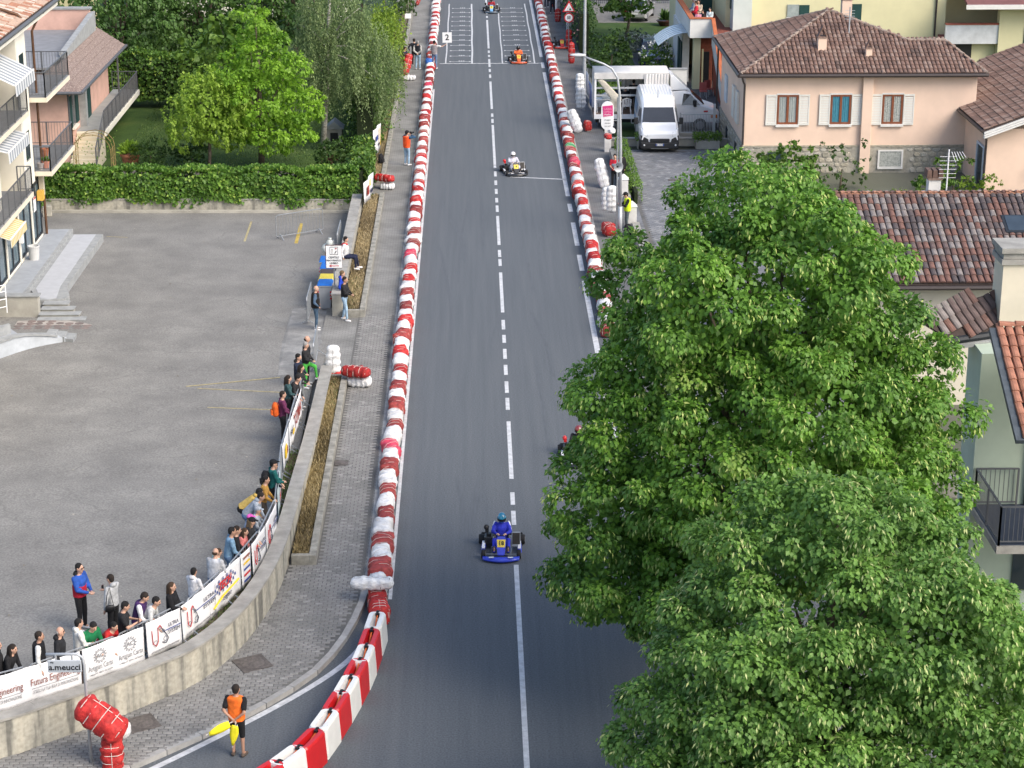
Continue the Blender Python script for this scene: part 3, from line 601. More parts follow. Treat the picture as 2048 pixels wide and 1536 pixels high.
# --- plastic barriers
m_pr = M('red_plastic', (.52,.012,.016), .35, .08, 3, spec=.5); m_pw = M('white_plastic', (.72,.72,.70), .4, .06, 3, spec=.5)
m_black = M('black_plastic', (.014,.014,.015), .5, .2, 8, spec=.4); m_strap = M('orange_strap', (.6,.13,.03), .6, .15, 8)
def barriermesh(mat):
    L, W0, W1, Hh = .94, .5, .44, .78; n = 7; b = MB()
    def outline(w, l, r, z):
        pts = []
        for cx, cy, a0 in ((w/2-r, l/2-r, 0), (-(w/2-r), l/2-r, 90), (-(w/2-r), -(l/2-r), 180), (w/2-r, -(l/2-r), 270)):
            for i in range(4): a = R(a0+30*i); pts.append((cx+r*math.cos(a), cy+r*math.sin(a), z))
        return pts
    rings = [outline(W0, L, .06, 0), outline(W0, L, .06, .12), outline(W1, L*.99, .1, Hh-.05), outline(W1-.05, L*.97, .12, Hh), outline(.17, L-.12, .06, Hh-.004), outline(.14, L-.16, .05, Hh-.16), outline(.11, L-.2, .05, Hh-.22)]
    k = len(rings[0])
    for r_ in rings: b.v += r_
    for i in range(len(rings)-1):
        for j in range(k): b.f.append((i*k+j, i*k+(j+1)%k, (i+1)*k+(j+1)%k, (i+1)*k+j)); b.m.append(0)
    b.f.append(tuple((len(rings)-1)*k+j for j in range(k))); b.m.append(0)
    return b.mesh('barrier_body', mat, False)
BR, BW = barriermesh(m_pr), barriermesh(m_pw)
cpb = MB(); cpb.cbox((0,.47,.70),(.1,.16,.14)); cpb.cbox((0,.40,.76),(.07,.1,.05)); cpb.tube([(0,.47,.60),(0,.47,.80)], .04, 8); cpm = cpb.mesh('coupling', m_black)
spb = MB(); spb.bar((.03,-.33,.59),(.0,.42,.72),.035,.02); spm = spb.mesh('strap', m_strap)
tops = [(750,1241),(738,1275),(726,1307),(711,1336),(692,1370),(672,1402),(648,1439),(616,1478),(574,1512),(530,1541),(480,1570)]
pts = [Vector(G(*p, .75)) for p in tops]
for i, p in enumerate(pts):
    d = pts[min(i+1, len(pts)-1)]-pts[max(i-1, 0)]; rz = math.atan2(-d.x, d.y)
    colr = 'white' if i % 2 == 0 else 'red'
    t = thing('plastic_barrier', (p.x, p.y, 0), '%s plastic water barrier, %s from the bag row end' % (colr, ordinal(i+1)), 'barrier', rz+math.pi, 'interlocked plastic barriers curving across the side road')
    link('barrier_body', BW if i % 2 == 0 else BR, t); link('coupling', cpm, t); link('strap', spm, t)
# ================================================================== foliage
def leafmesh(name, P, N, size, mat, tone, parent=None, shape=.62, fold=.25, face=None):
    """one mesh of leaves. P points, N pointing directions (leaf axis), size per leaf, tone 0..1 per leaf"""
    n = len(P); N = N/np.maximum(np.linalg.norm(N, axis=1, keepdims=True), 1e-6)
    rv = RNG.normal(size=(n, 3)) if face is None else face+RNG.normal(0, .38, (n, 3)); U = np.cross(N, rv); U /= np.maximum(np.linalg.norm(U, axis=1, keepdims=True), 1e-6); Wn = np.cross(U, N)
    s = np.asarray(size).reshape(-1, 1)*np.ones((n, 1)); w = s*np.asarray(shape).reshape(-1, 1)*.5
    base = P; tip = P+N*s; mid = P+N*s*.42; l = mid+U*w+Wn*w*fold; r = mid-U*w+Wn*w*fold
    V = np.stack([base, l, tip, r], 1).reshape(-1, 3)
    off = np.array(wloc(parent)) if parent else np.zeros(3); V = V-off
    me = bpy.data.meshes.new(name); me.vertices.add(4*n); me.vertices.foreach_set('co', V.astype(np.float32).ravel())
    idx = np.arange(n)*4; tri = np.stack([idx, idx+2, idx+1, idx, idx+3, idx+2], 1).reshape(-1)
    me.loops.add(6*n); me.loops.foreach_set('vertex_index', tri.astype(np.int32)); me.polygons.add(2*n); me.polygons.foreach_set('loop_start', (np.arange(2*n)*3).astype(np.int32)); me.polygons.foreach_set('loop_total', np.full(2*n, 3, np.int32))
    at = me.attributes.new('tone', 'FLOAT', 'POINT'); at.data.foreach_set('value', np.repeat(np.asarray(tone, dtype=np.float32), 4))
    me.materials.append(mat); me.update(); me.validate()
    return link(name, me, parent)
def lobes_points(lobes, n, shell=.35):
    """points in the outer shell of a union of ellipsoids (cx,cy,cz,rx,ry,rz), with outward directions"""
    lob = np.array(lobes, float); A = (lob[:, 3]*lob[:, 4]+lob[:, 4]*lob[:, 5]+lob[:, 3]*lob[:, 5]); cnt = RNG.multinomial(n, A/A.sum()); Ps = []; Ds = []
    for l, k in zip(lob, cnt):
        d = RNG.normal(size=(k, 3)); d /= np.linalg.norm(d, axis=1, keepdims=True); r = 1-shell*RNG.random((k, 1))**1.6
        p = l[:3]+d*l[3:]*r; keep = np.ones(k, bool)
        for m_ in lob:
            if m_ is l: continue
            q = (p-m_[:3])/m_[3:]; keep &= (q*q).sum(1) > .42
        Ps.append(p[keep]); Ds.append((d/l[3:]*l[3:].mean())[keep])
    return np.concatenate(Ps), np.concatenate(Ds)
def crown(name, lobes, sprays, per, size, mat, parent, droop=.45, ss=(.4,.4,.3), bract=0., shell=.4, tone0=.45, shape=.7, zmin=None, inner=0., apart=0., rear=1., grp=9, spread=.2):
    """leaves gathered in small pillow-like clumps set over the lobes, leaf faces outwards, tips hanging"""
    C, D = lobes_points(lobes, sprays, shell); k = np.ones(len(C), bool)
    if zmin is not None: k &= C[:, 2] > zmin
    if rear < 1:                              # the far side of a big crown is thinner
        v = np.array([0, 0, CH])-C; v /= np.linalg.norm(v, axis=1, keepdims=True); k &= ((D/np.linalg.norm(D, axis=1, keepdims=True)*v).sum(1) > -.25)|(RNG.random(len(C)) < rear)
    C, D = C[k], D[k]
    if apart:                                 # keep the clumps apart so that dark gaps stay between them
        kept = []
        for q_ in range(len(C)):
            if not kept or ((C[kept]-C[q_])**2).sum(1).min() > apart*apart: kept.append(q_)
        C, D = C[kept], D[kept]
    n = len(C); D = D/np.linalg.norm(D, axis=1, keepdims=True); D = D*.75+[0, 0, .45]; D /= np.linalg.norm(D, axis=1, keepdims=True)
    sc = RNG.uniform(.7, 1.35, (n, 1)); ctone = np.clip(RNG.normal(tone0, .12, n), .02, .82); i = np.repeat(np.arange(n), per); m_ = len(i)
    g = max(1, per//grp); ds = RNG.normal(size=(n*g, 3))*[1, 1, .85]+np.repeat(D, g, 0)*.95; ds /= np.linalg.norm(ds, axis=1, keepdims=True); rs_ = RNG.uniform(.55, 1.08, (n*g, 1))
    j = np.minimum((np.arange(m_) % per)//grp, g-1)+i*g; d = ds[j]+RNG.normal(0, spread, (m_, 3)); d /= np.linalg.norm(d, axis=1, keepdims=True); rr = rs_[j]*RNG.uniform(.82, 1.04, (m_, 1)); ct2 = RNG.normal(0, .07, n*g)
    P = C[i]+d*rr*sc[i]*[ss[0], ss[1], ss[2]]
    down = np.array([0, 0, -1.]); N = (down-d*(d@down)[:, None])*(.5+droop)+d*.45+RNG.normal(0, .33, (m_, 3)); Fn = d*.9+[0, 0, .25]
    sz = size*RNG.uniform(.65, 1.25, m_); tone = np.clip(ctone[i]+ct2[j]+RNG.normal(0, .05, m_), 0, .85); shp = np.full(m_, shape)
    if bract:
        k = (RNG.random(m_) < bract)&(rr[:, 0] > .75); N[k] = RNG.normal(0, .25, (k.sum(), 3))+[0, 0, -1]+d[k]*.55; P[k] += d[k]*.05; sz[k] = size*RNG.uniform(.9, 1.3, k.sum()); shp[k] = .3; tone[k] = RNG.uniform(.9, 1, k.sum())
    if inner:                                 # sparser leaves inside close the view through the crown
        lob = np.array(lobes); q = int(m_*inner); jj = RNG.choice(len(lob), q, p=(lob[:, 3]*lob[:, 4])/(lob[:, 3]*lob[:, 4]).sum()); dd = RNG.normal(size=(q, 3)); dd /= np.linalg.norm(dd, axis=1, keepdims=True); Pi = lob[jj, :3]+dd*lob[jj, 3:]*RNG.uniform(.6, .88, (q, 1))
        kk = Pi[:, 2] > (zmin if zmin is not None else -9); Pi, dd = Pi[kk], dd[kk]; q = len(Pi)
        P = np.concatenate([P, Pi]); N = np.concatenate([N, dd*.4+RNG.normal(0, .4, (q, 3))+[0, 0, -.6]]); Fn = np.concatenate([Fn, dd+[0, 0, .5]]); sz = np.concatenate([sz, size*RNG.uniform(1.1, 1.6, q)]); shp = np.concatenate([shp, np.full(q, .8)]); tone = np.concatenate([tone, np.clip(RNG.normal(tone0-.05, .12, q), 0, .8)])
    return leafmesh(name, P, N, sz, mat, tone, parent, shp, face=Fn)
m_bark = M('bark', (.12,.095,.07), .95, .35, 6, bump=.8, bscale=14); m_birchbark = M('birch_bark', (.55,.53,.48), .9, .1, 5, col2=(.16,.14,.12), streak=(1,1,4))
def limbs(base, top, r, targets, parent, mat=None, name='trunk'):
    b = MB(); base = Vector(base); top = Vector(top)
    b.tube([base-Vector((0,0,.1)), base.lerp(top, .3)+Vector((.05,.03,0)), base.lerp(top, .65), top], [r*1.25, r, r*.75, r*.3], 9)
    for q in targets:
        q = Vector(q); s = base.lerp(top, random.uniform(.25, .75)); mid = s.lerp(q, .5)+Vector((0,0,.25)); b.tube([s, mid, q], [r*.45, r*.3, r*.08], 6)
    b.build(name, mat or m_bark, parent, smooth=True)
def tree(name, base, label, lobes, sprays, per, size, mat, trunk_r=.18, group=None, cat='tree', bark=None, **k):
    t = thing(name, base, label, cat, 0, group)
    top = max(lobes, key=lambda l: l[2]); tp = (top[0], top[1], base[2]+.72*(top[2]-base[2]))
    limbs(base, tp, trunk_r, [(l[0]+random.uniform(-.3,.3)*l[3], l[1], l[2]+.2*l[5]) for l in lobes], t, bark)
    crown('crown', lobes, sprays, per, size, mat, t, **k); return t
def rlobes(c, r, n, sub=.5, seed=0, squash=1., zlo=-1.):
    """a big uneven crown: a core plus n lobes set into its surface"""
    rn = random.Random(seed); out = [(c[0], c[1], c[2], r[0]*.78, r[1]*.78, r[2]*.8)]
    for i in range(n):
        z = 1-2*(i+.5)/n; z = max(z, zlo); a = i*2.39996+rn.uniform(-.3, .3); q = math.sqrt(max(0, 1-z*z)); f = rn.uniform(.6, .78); s = sub*rn.uniform(.75, 1.2)
        out.append((c[0]+r[0]*q*math.cos(a)*f, c[1]+r[1]*q*math.sin(a)*f, c[2]+r[2]*z*f, r[0]*s, r[1]*s, r[2]*s*.8*squash))
    return out
m_linden = leafmat('linden_leaf', (.050,.138,.022), (.20,.39,.05), (.48,.56,.17), transl=.35)
m_linden2 = leafmat('linden_leaf_b', (.052,.134,.028), (.21,.385,.075), (.52,.58,.24), transl=.35)
m_maple = leafmat('maple_leaf', (.11,.25,.02), (.31,.53,.05), transl=.45)
m_maple2 = leafmat('young_maple_leaf', (.16,.29,.026), (.41,.58,.085), transl=.45)
m_dark = leafmat('chestnut_leaf', (.028,.078,.016), (.105,.20,.04), transl=.3)
m_catalpa = leafmat('catalpa_leaf', (.07,.16,.02), (.19,.31,.05), transl=.4)
m_birch = leafmat('birch_leaf', (.09,.15,.055), (.26,.34,.14), transl=.35)
m_cedar = leafmat('cedar_needle', (.03,.065,.055), (.10,.155,.135), transl=.2)
m_ivy = leafmat('ivy_leaf', (.048,.125,.02), (.18,.34,.05), (.32,.45,.085), transl=.35)
m_laurel = leafmat('laurel_leaf', (.035,.09,.015), (.13,.25,.035), (.26,.36,.05), transl=.3)
m_yhedge = leafmat('golden_hedge_leaf', (.10,.19,.018), (.27,.38,.04), transl=.4)
m_redhedge = leafmat('reddish_hedge_leaf', (.05,.05,.015), (.15,.11,.045), transl=.3)
m_boxw = leafmat('boxwood_leaf', (.022,.062,.012), (.08,.15,.025), transl=.25)
m_grey = leafmat('grey_shrub_leaf', (.06,.085,.06), (.16,.2,.15), transl=.2)
m_shrub = leafmat('shrub_leaf', (.055,.13,.018), (.17,.29,.045), transl=.35)
m_flower = leafmat('white_petal', (.5,.5,.48), (.8,.8,.78), transl=.2); m_rose = leafmat('pink_petal', (.5,.15,.15), (.7,.4,.38), transl=.2)
# two street lindens in the right foreground
L1 = [(6.7,45,9.6,2.6,2.6,2.6),(6.6,45,6.3,4.3,4.0,3.2),(6.9,44.8,11.5,1.1,1.2,.75),(4.3,44.4,7.7,1.5,1.5,1.5),(3.25,44.2,5.0,1.3,1.5,1.3),(3.2,44.6,3.5,1.4,1.7,1.0),(3.7,43.8,3.1,1.4,1.4,.8),(8.7,44.6,9.2,1.5,1.6,1.4),(9.75,44.6,7.6,1.4,1.6,1.2),(9.6,44.3,5.4,1.5,1.7,1.3),(7.5,42.4,8.0,1.9,1.5,1.5),(5.4,42.2,6.2,1.8,1.5,1.5),(8.6,42.0,5.6,1.8,1.5,1.4),(5.2,43.2,10.2,1.3,1.2,1.2),(7.9,43.4,10.9,1.2,1.2,1.1),(5.2,42.6,3.8,1.7,1.3,1.1),(6.2,46.8,11.3,1.5,1.4,1.2),(4.2,46.5,9.4,1.3,1.4,1.2)]
tree('linden_tree', (6.7,45.2,.1), 'tall linden in pale bract flower overhanging the right lane', L1, 6000, 620, .112, m_linden, .24, 'lindens along the right kerb', droop=.7, bract=.12, ss=(.62,.62,.46), shell=.4, zmin=2.1, apart=.86, rear=.3, inner=.2, grp=14, spread=.16, shape=.82)
L2 = [(6.9,36,6.2,3.2,2.8,2.4),(7.0,36,3.8,4.2,3.6,2.6),(4.6,35.6,4.5,1.4,1.5,1.3),(3.95,35.3,2.6,1.4,1.5,1.1),(3.45,35,1.55,1.6,1.5,1.0),(5.3,34.4,6.0,1.6,1.4,1.3),(8.2,34.4,6.8,1.7,1.5,1.3),(6.6,36,8.3,1.4,1.4,.9),(8.3,36.3,7.4,1.3,1.4,.9),(9.4,35.6,5.6,1.5,1.6,1.3),(10.2,35.4,3.4,1.6,1.6,1.4),(6.7,33.4,4.0,2.0,1.3,1.5),(9.0,33.6,4.4,1.8,1.3,1.4),(5.0,33.6,2.8,1.7,1.3,1.2),(7.4,33.3,1.8,2,1.2,1.2)]
L2 = [(l[0]+.15, l[1], l[2]-.45, *l[3:]) for l in L2]
tree('linden_tree', (6.9,36.2,.1), 'nearest linden with pale bracts, cut by the bottom right corner', L2, 6000, 680, .102, m_linden2, .24, 'lindens along the right kerb', droop=.7, bract=.14, ss=(.58,.58,.44), shell=.4, zmin=.2, apart=.80, rear=.3, inner=.2, grp=14, spread=.16, shape=.82)
# garden on the left
tree('maple_tree', (-10.5,101.4,0), 'tall yellow-green maple rising in the garden behind the ivy hedge', [(-10.4,101.2,8.0,.35,.4,.8),(-10.4,101.2,7.0,.7,.7,.9),(-10.4,101,5.6,1.2,1.3,1.2),(-10.3,101,3.8,1.9,1.9,1.6),(-8.7,101,3.0,1.2,1.3,.9),(-9.1,101,4.9,.9,1.1,.7),(-11.6,101,4.7,1.0,1.2,.8),(-9.4,100.6,2.0,1.5,1.4,.8),(-11.6,100.8,2.7,1.2,1.2,.9)], 2500, 170, .16, m_maple, .14, droop=.5, ss=(.55,.55,.4), shell=.45, zmin=1.2, apart=.72, inner=.1)
tree('maple_tree', (-13.0,100.4,0), 'smaller pale young maple in front of the tall yellow-green one', [(-13,100.2,3.4,1.5,1.4,1.3),(-12.2,100.2,2.6,1.4,1.3,1.2),(-13.9,100.2,2.4,1.1,1.1,.9),(-12.8,100.2,4.4,.6,.6,.6),(-11.6,100.2,3.6,.7,.7,.9),(-13.6,100.2,4.1,.5,.5,.7)], 1200, 90, .15, m_maple2, .08, droop=.9, ss=(.34,.34,.5), shell=.4, zmin=1.0, apart=.46, inner=.1)
tree('catalpa_tree', (-13.2,112,0), 'broad-leaved light green tree between the maples and the dark trees', rlobes((-12.8,112,4.2),(2.4,1.8,2.0),8,.5,3), 500, 22, .36, m_catalpa, .12, droop=.7, ss=(.5,.5,.4), shape=.85, apart=.5)
for i, (x, y, z, rx, ry, rz, s, lab) in enumerate(((-21,121,4.6,3.6,3.2,3.4,900,'dark green broad tree behind the flat-roofed pink house'),(-16.6,126,4.6,3.6,3,3.6,950,'dark green tree with gaps showing a white house, behind the laurel hedge'),(-11.2,129,4.8,2.7,2.6,3.4,560,'dark green tree behind the tall maple top'),(-8.6,119,5.4,1.8,1.8,2.4,240,'dark green tree between maple and birch'),(-14.5,138,5.5,4,3,3.5,500,'dark tree farthest back in the left garden'))):
    tree('broadleaf_tree', (x, y, 0), lab, rlobes((x,y,z),(rx,ry,rz),12,.46,10+i), int(s*2.4), 130, .22, m_dark, .2, 'dark trees at the back of the left garden', droop=.6, ss=(.9,.9,.6), shell=.35, apart=.95, rear=.2, inner=.1)
# weeping birch: hanging strands
t = thing('birch_tree', (-7.7,105.2,0), 'weeping birch with white trunk and hanging twigs behind the round bush', 'tree')
limbs((-7.7,105.2,0), (-7.0,105.2,9.5), .13, [(-8.6,105,6.5),(-6,105,6.4),(-5.4,105.3,5),(-8.3,104.6,4.6),(-6.6,104.2,7.6),(-4.9,105,3.8),(-5.6,104.6,7.4)], t, m_birchbark)
C, D = lobes_points([(-7,105.4,7.4,1.9,1.7,1.9),(-6.2,105.4,5.4,2.2,1.9,2.0),(-7.9,105.2,5.4,1.4,1.5,1.8),(-4.9,105.6,4.3,1.5,1.4,1.7)], 1500, .6)
i = np.repeat(np.arange(len(C)), 42); tt = RNG.random(len(i)); ln = RNG.uniform(.7, 2.4, len(C))
Pp = C[i]+np.stack([.08*np.sin(5*tt+i)+.05*RNG.normal(size=len(i)), .06*RNG.normal(size=len(i)), -tt*ln[i]], 1); kk = Pp[:, 2] > .9; Pp = Pp[kk]; i = i[kk]
Nn = RNG.normal(0, .5, (len(Pp), 3)); Nn[:, 2] -= .9
leafmesh('crown', Pp, Nn, .125*RNG.uniform(.7,1.2,len(Pp)), m_birch, np.clip(RNG.normal(.5,.13,len(C))[i]+RNG.normal(0,.12,len(Pp)),0,1), t, .5)
# blue cedar at the top: long hanging needle boughs
t = thing('cedar_tree', (-7.6,141,0), 'blue-green cedar with drooping boughs reaching over the far pavement', 'tree')
limbs((-7.6,141,0), (-7.6,141,11), .25, [(-4.6,139,3.2),(-5.6,138,2.6),(-4.4,141,3.6),(-6.2,138,4.5)], t)
Ps = []; 
for k in range(150):
    a = random.uniform(-2.6, .6); z = random.uniform(2.2, 9); L_ = random.uniform(1.6, 3.6)*(1.1-z*.06); n = 130; u = RNG.random(n); dr = RNG.random(n)**2*random.uniform(.4, 1.3)
    Ps.append(np.stack([-7.6+L_*u*math.cos(a)+.05*RNG.normal(size=n), 141+L_*u*math.sin(a)+.05*RNG.normal(size=n), z-.9*u*u-dr*u], 1))
Ps = np.concatenate(Ps); Ps = Ps[Ps[:, 2] > .6]; Nn = RNG.normal(0, .6, Ps.shape); Nn[:, 2] -= .8
leafmesh('crown', Ps, Nn, .13, m_cedar, np.clip(RNG.normal(.5,.25,len(Ps)),0,1), t, .3)
t = thing('conifer_tree', (-13.2,131,0), 'slim dark blue conifer rising behind the catalpa', 'tree')
limbs((-13.2,131,0), (-13.2,131,11), .18, [], t)
n = 9000; zz = 11*RNG.random(n)**.8; rr = (1.5*(1-zz/11.5)+.15)*RNG.random(n)**.4; aa = RNG.uniform(0, 6.28, n); Ps = np.stack([-13.2+rr*np.cos(aa), 131+rr*np.sin(aa), zz], 1)
leafmesh('crown', Ps, np.stack([np.cos(aa), np.sin(aa), -.7*np.ones(n)], 1)+RNG.normal(0,.3,(n,3)), .2, m_cedar, np.clip(RNG.normal(.3,.2,n),0,1), t, .3)
# hedges: leaves over the faces of a soft box
def hedge(name, label, path, wd, z0, z1, n, size, mat, cat='hedge', lump=.08, group=None, zf=None, base=None, sides=(1,1,1), hang=.0, core=True):
    pts = [Vector(p) for p in path]; t = thing(name, (pts[0].x, pts[0].y, z0), label, cat, 0, group)
    seg = [(a, b) for a, b in zip(pts, pts[1:])]; Ls = np.array([(b-a).length for a, b in seg]); H = z1-z0; ar = [H*sides[0], wd*1.7*sides[1], H*.5*sides[2]]
    j = RNG.choice(len(seg), n, p=Ls/Ls.sum()); u = RNG.random(n); f = RNG.choice(3, n, p=np.array(ar)/sum(ar))
    A = np.array([[a.x, a.y] for a, b in seg])[j]; B = np.array([[b.x, b.y] for a, b in seg])[j]; p = A+(B-A)*u[:, None]; d = (B-A)/np.linalg.norm(B-A, axis=1, keepdims=True); nr = np.stack([d[:, 1], -d[:, 0]], 1)
    s = np.cumsum(np.r_[0, Ls])[j]+u*Ls[j]
    lat = np.where(f == 0, wd/2, np.where(f == 2, -wd/2, RNG.uniform(-.5, .5, n)*wd)); z = np.where(f == 1, z1, z0+H*RNG.random(n))
    if hang: z = np.where(f == 0, z-hang*(.5+.5*np.sin(s*1.1)+.4*np.sin(s*2.7))*RNG.random(n), z)
    if zf is not None: z = np.where(f == 1, zf(s), np.minimum(z, zf(s)))
    lum = lump*(np.sin(s*2.1+z*1.7)+np.sin(s*4.3-z*3.1)*.6+RNG.normal(0, .5, n))
    lat = np.where(f == 0, lat+lum-.12*(np.maximum(0, z-z1+.3)), np.where(f == 2, lat-lum, lat)); z = np.where(f == 1, z+lum, z)
    P = np.stack([p[:, 0]+nr[:, 0]*lat, p[:, 1]+nr[:, 1]*lat, z], 1)
    out = np.where((f == 1)[:, None], np.array([0, 0, 1.]), np.stack([nr[:, 0], nr[:, 1], 0*z], 1)*np.where(f == 2, -1, 1)[:, None])
    N = out*.5+RNG.normal(0, .55, (n, 3)); N[:, 2] -= np.where(f == 1, -.1, .55)
    tone = np.clip(RNG.normal(.42, .2, n)+.12*np.sin(s*1.3+z*2), 0, 1); k = RNG.random(n) < .06; tone[k] = RNG.uniform(.85, 1, k.sum())
    leafmesh('leaves', P, N, size*RNG.uniform(.6, 1.3, n), mat, tone, t, .8, face=out+[0, 0, .35])
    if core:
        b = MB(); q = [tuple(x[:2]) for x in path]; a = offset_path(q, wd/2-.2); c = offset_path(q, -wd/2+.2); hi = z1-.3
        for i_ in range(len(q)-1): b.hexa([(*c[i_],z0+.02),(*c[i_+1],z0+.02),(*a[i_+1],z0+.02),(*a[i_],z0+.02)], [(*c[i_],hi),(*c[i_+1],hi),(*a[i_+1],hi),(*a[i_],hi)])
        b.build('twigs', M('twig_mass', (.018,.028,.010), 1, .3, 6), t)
    return t
hedge('ivy_hedge', 'long ivy-covered hedge wall at the back of the car park', [(-20.5,92.95),(-5.2,92.6)], .9, .58, 1.85, 21000, .17, m_ivy, lump=.07, hang=.32)
hedge('ivy_hedge', 'ivy hedge corner running back beside the pavement towards the round bush', [(-5.25,93.2),(-5.3,99.5)], .8, .3, 1.9, 4600, .16, m_laurel, lump=.09)
hedge('garden_hedge', 'loose roadside hedge between birch and far pavement', [(-5.5,105),(-5.5,117)], 1.2, .2, 3.1, 7000, .17, m_laurel, lump=.25, group='roadside hedges of the left garden')
hedge('garden_hedge', 'bright golden-green stretch of the roadside hedge past the birch', [(-5.3,117),(-5.4,133)], 1.5, .2, 3.0, 9000, .15, m_yhedge, lump=.3, group='roadside hedges of the left garden')
hedge('garden_hedge', 'reddish leafed stretch of roadside hedge near the standing men', [(-5.0,120),(-5.0,126)], .9, .8, 2.2, 1500, .13, m_redhedge, lump=.3, group='roadside hedges of the left garden', core=False)
hedge('laurel_hedge', 'clipped laurel hedge behind the little pink house steps', [(-23,117),(-12,117)], 1.4, .5, 3.0, 9000, .19, m_laurel, lump=.1)
def bush(name, label, c, r, n, size, mat, cat='bush', lobes=None, per=30, group=None, ss=(.3,.25,.2), **k):
    t = thing(name, (c[0], c[1], 0), label, cat, 0, group); ls = lobes or rlobes(c, r, 6, .5, int(abs(c[0]*10)))
    b = MB(); b.tube([(c[0],c[1],-.05),(c[0]+.05,c[1],c[2])], [.06,.03], 6); b.build('stem', m_bark, t)
    crown('foliage', ls, n, per, size, mat, t, ss=ss, **k); return t
bush('round_bush', 'dark round clipped bush at the hedge corner', (-6.3,97.5,1.15), (1.15,1.1,1.1), 190, .12, m_boxw, lobes=[(-6.3,97.5,1.15,1.15,1.1,1.1)], shell=.12, ss=(.18,.2,.15))
bush('golden_shrub', 'feathery light green shrub below the laurel hedge', (-15.3,113.5,1.3), (1.1,.9,1.4), 70, .2, m_shrub)
bush('rosemary_bush', 'dark upright needle bush beside the big terracotta pot', (-15.9,100.6,.8), (.85,.7,.8), 110, .14, m_boxw, droop=-.6, shape=.3)
bush('flower_shrub', 'dark shrub under the young maple', (-13.9,100.9,.6), (.8,.6,.7), 60, .13, m_boxw)
bush('clipped_shrub', 'dark clipped shrub beside the far pavement at the top', (-4.9,150,.9), (.9,1.6,1.1), 100, .16, m_boxw)
# ================================================================== people
m_eye = M('eye_dark', (.02,.015,.012), .4, .1, 5)
SKIN = [M('skin_a', (.50,.30,.215), .55, .06, 9), M('skin_b', (.42,.24,.165), .55, .06, 9), M('skin_c', (.56,.36,.27), .55, .06, 9)]
def cloth(c, nm=None): 
    n = nm or 'cloth_%d_%d_%d' % tuple(int(x*255) for x in c); return M(n, c, .9, .3, 6, bump=.9, bscale=11)
HAIR = {'black': (.012,.011,.011), 'brown': (.05,.03,.018), 'dark': (.022,.016,.013), 'grey': (.26,.25,.24), 'fair': (.12,.08,.045), None: (.05,.03,.02)}
def capsule(b, p, q, r0, r1, n=8):
    p, q = Vector(p), Vector(q); d = (q-p); L_ = d.length or 1e-3; d = d/L_
    b.tube([p-d*r0*.85, p-d*r0*.5, p, q, q+d*r1*.5, q+d*r1*.85], [r0*.5, r0*.86, r0, r1, r1*.86, r1*.5], n)
def loft(b, secs, n=12):
    """secs: (centre, right vector, forward vector) already scaled"""
    base = len(b.v)
    for c, u, v in secs:
        for j in range(n):
            a = 2*math.pi*j/n; ca, sa = math.cos(a), math.sin(a); q = (abs(ca)**2.4+abs(sa)**2.4)**(-1/2.4); b.v.append(tuple(Vector(c)+Vector(u)*ca*q+Vector(v)*sa*q))
    for i in range(len(secs)-1):
        for j in range(n): b.f.append((base+i*n+j, base+i*n+(j+1)%n, base+(i+1)*n+(j+1)%n, base+(i+1)*n+j)); b.m.append(0)
    b.f.append(tuple(base+j for j in range(n))[::-1]); b.m.append(0); b.f.append(tuple(base+(len(secs)-1)*n+j for j in range(n))); b.m.append(0)
ARMS = {'down': (.07,.05,-.54), 'front': (-.13,.29,-.36), 'rail': (-.05,.27,-.43), 'phone': (-.09,.32,-.2), 'behind': (-.15,-.17,-.42), 'cam': (-.1,.2,.1), 'board': (.46,.2,.06), 'cross': (-.24,.2,-.2), 'pocket': (.06,.12,-.43), 'seat': (.1,-.02,-.5), 'wheel': (-.06,.42,-.26), 'hip': (.12,.02,-.42), 'out': (.2,.38,-.25)}
def smoothen(o, vox, it=3):
    r = o.modifiers.new('unite', 'REMESH'); r.mode = 'VOXEL'; r.voxel_size = vox; r.use_smooth_shade = True
    s = o.modifiers.new('soften', 'SMOOTH'); s.factor = .5; s.iterations = it
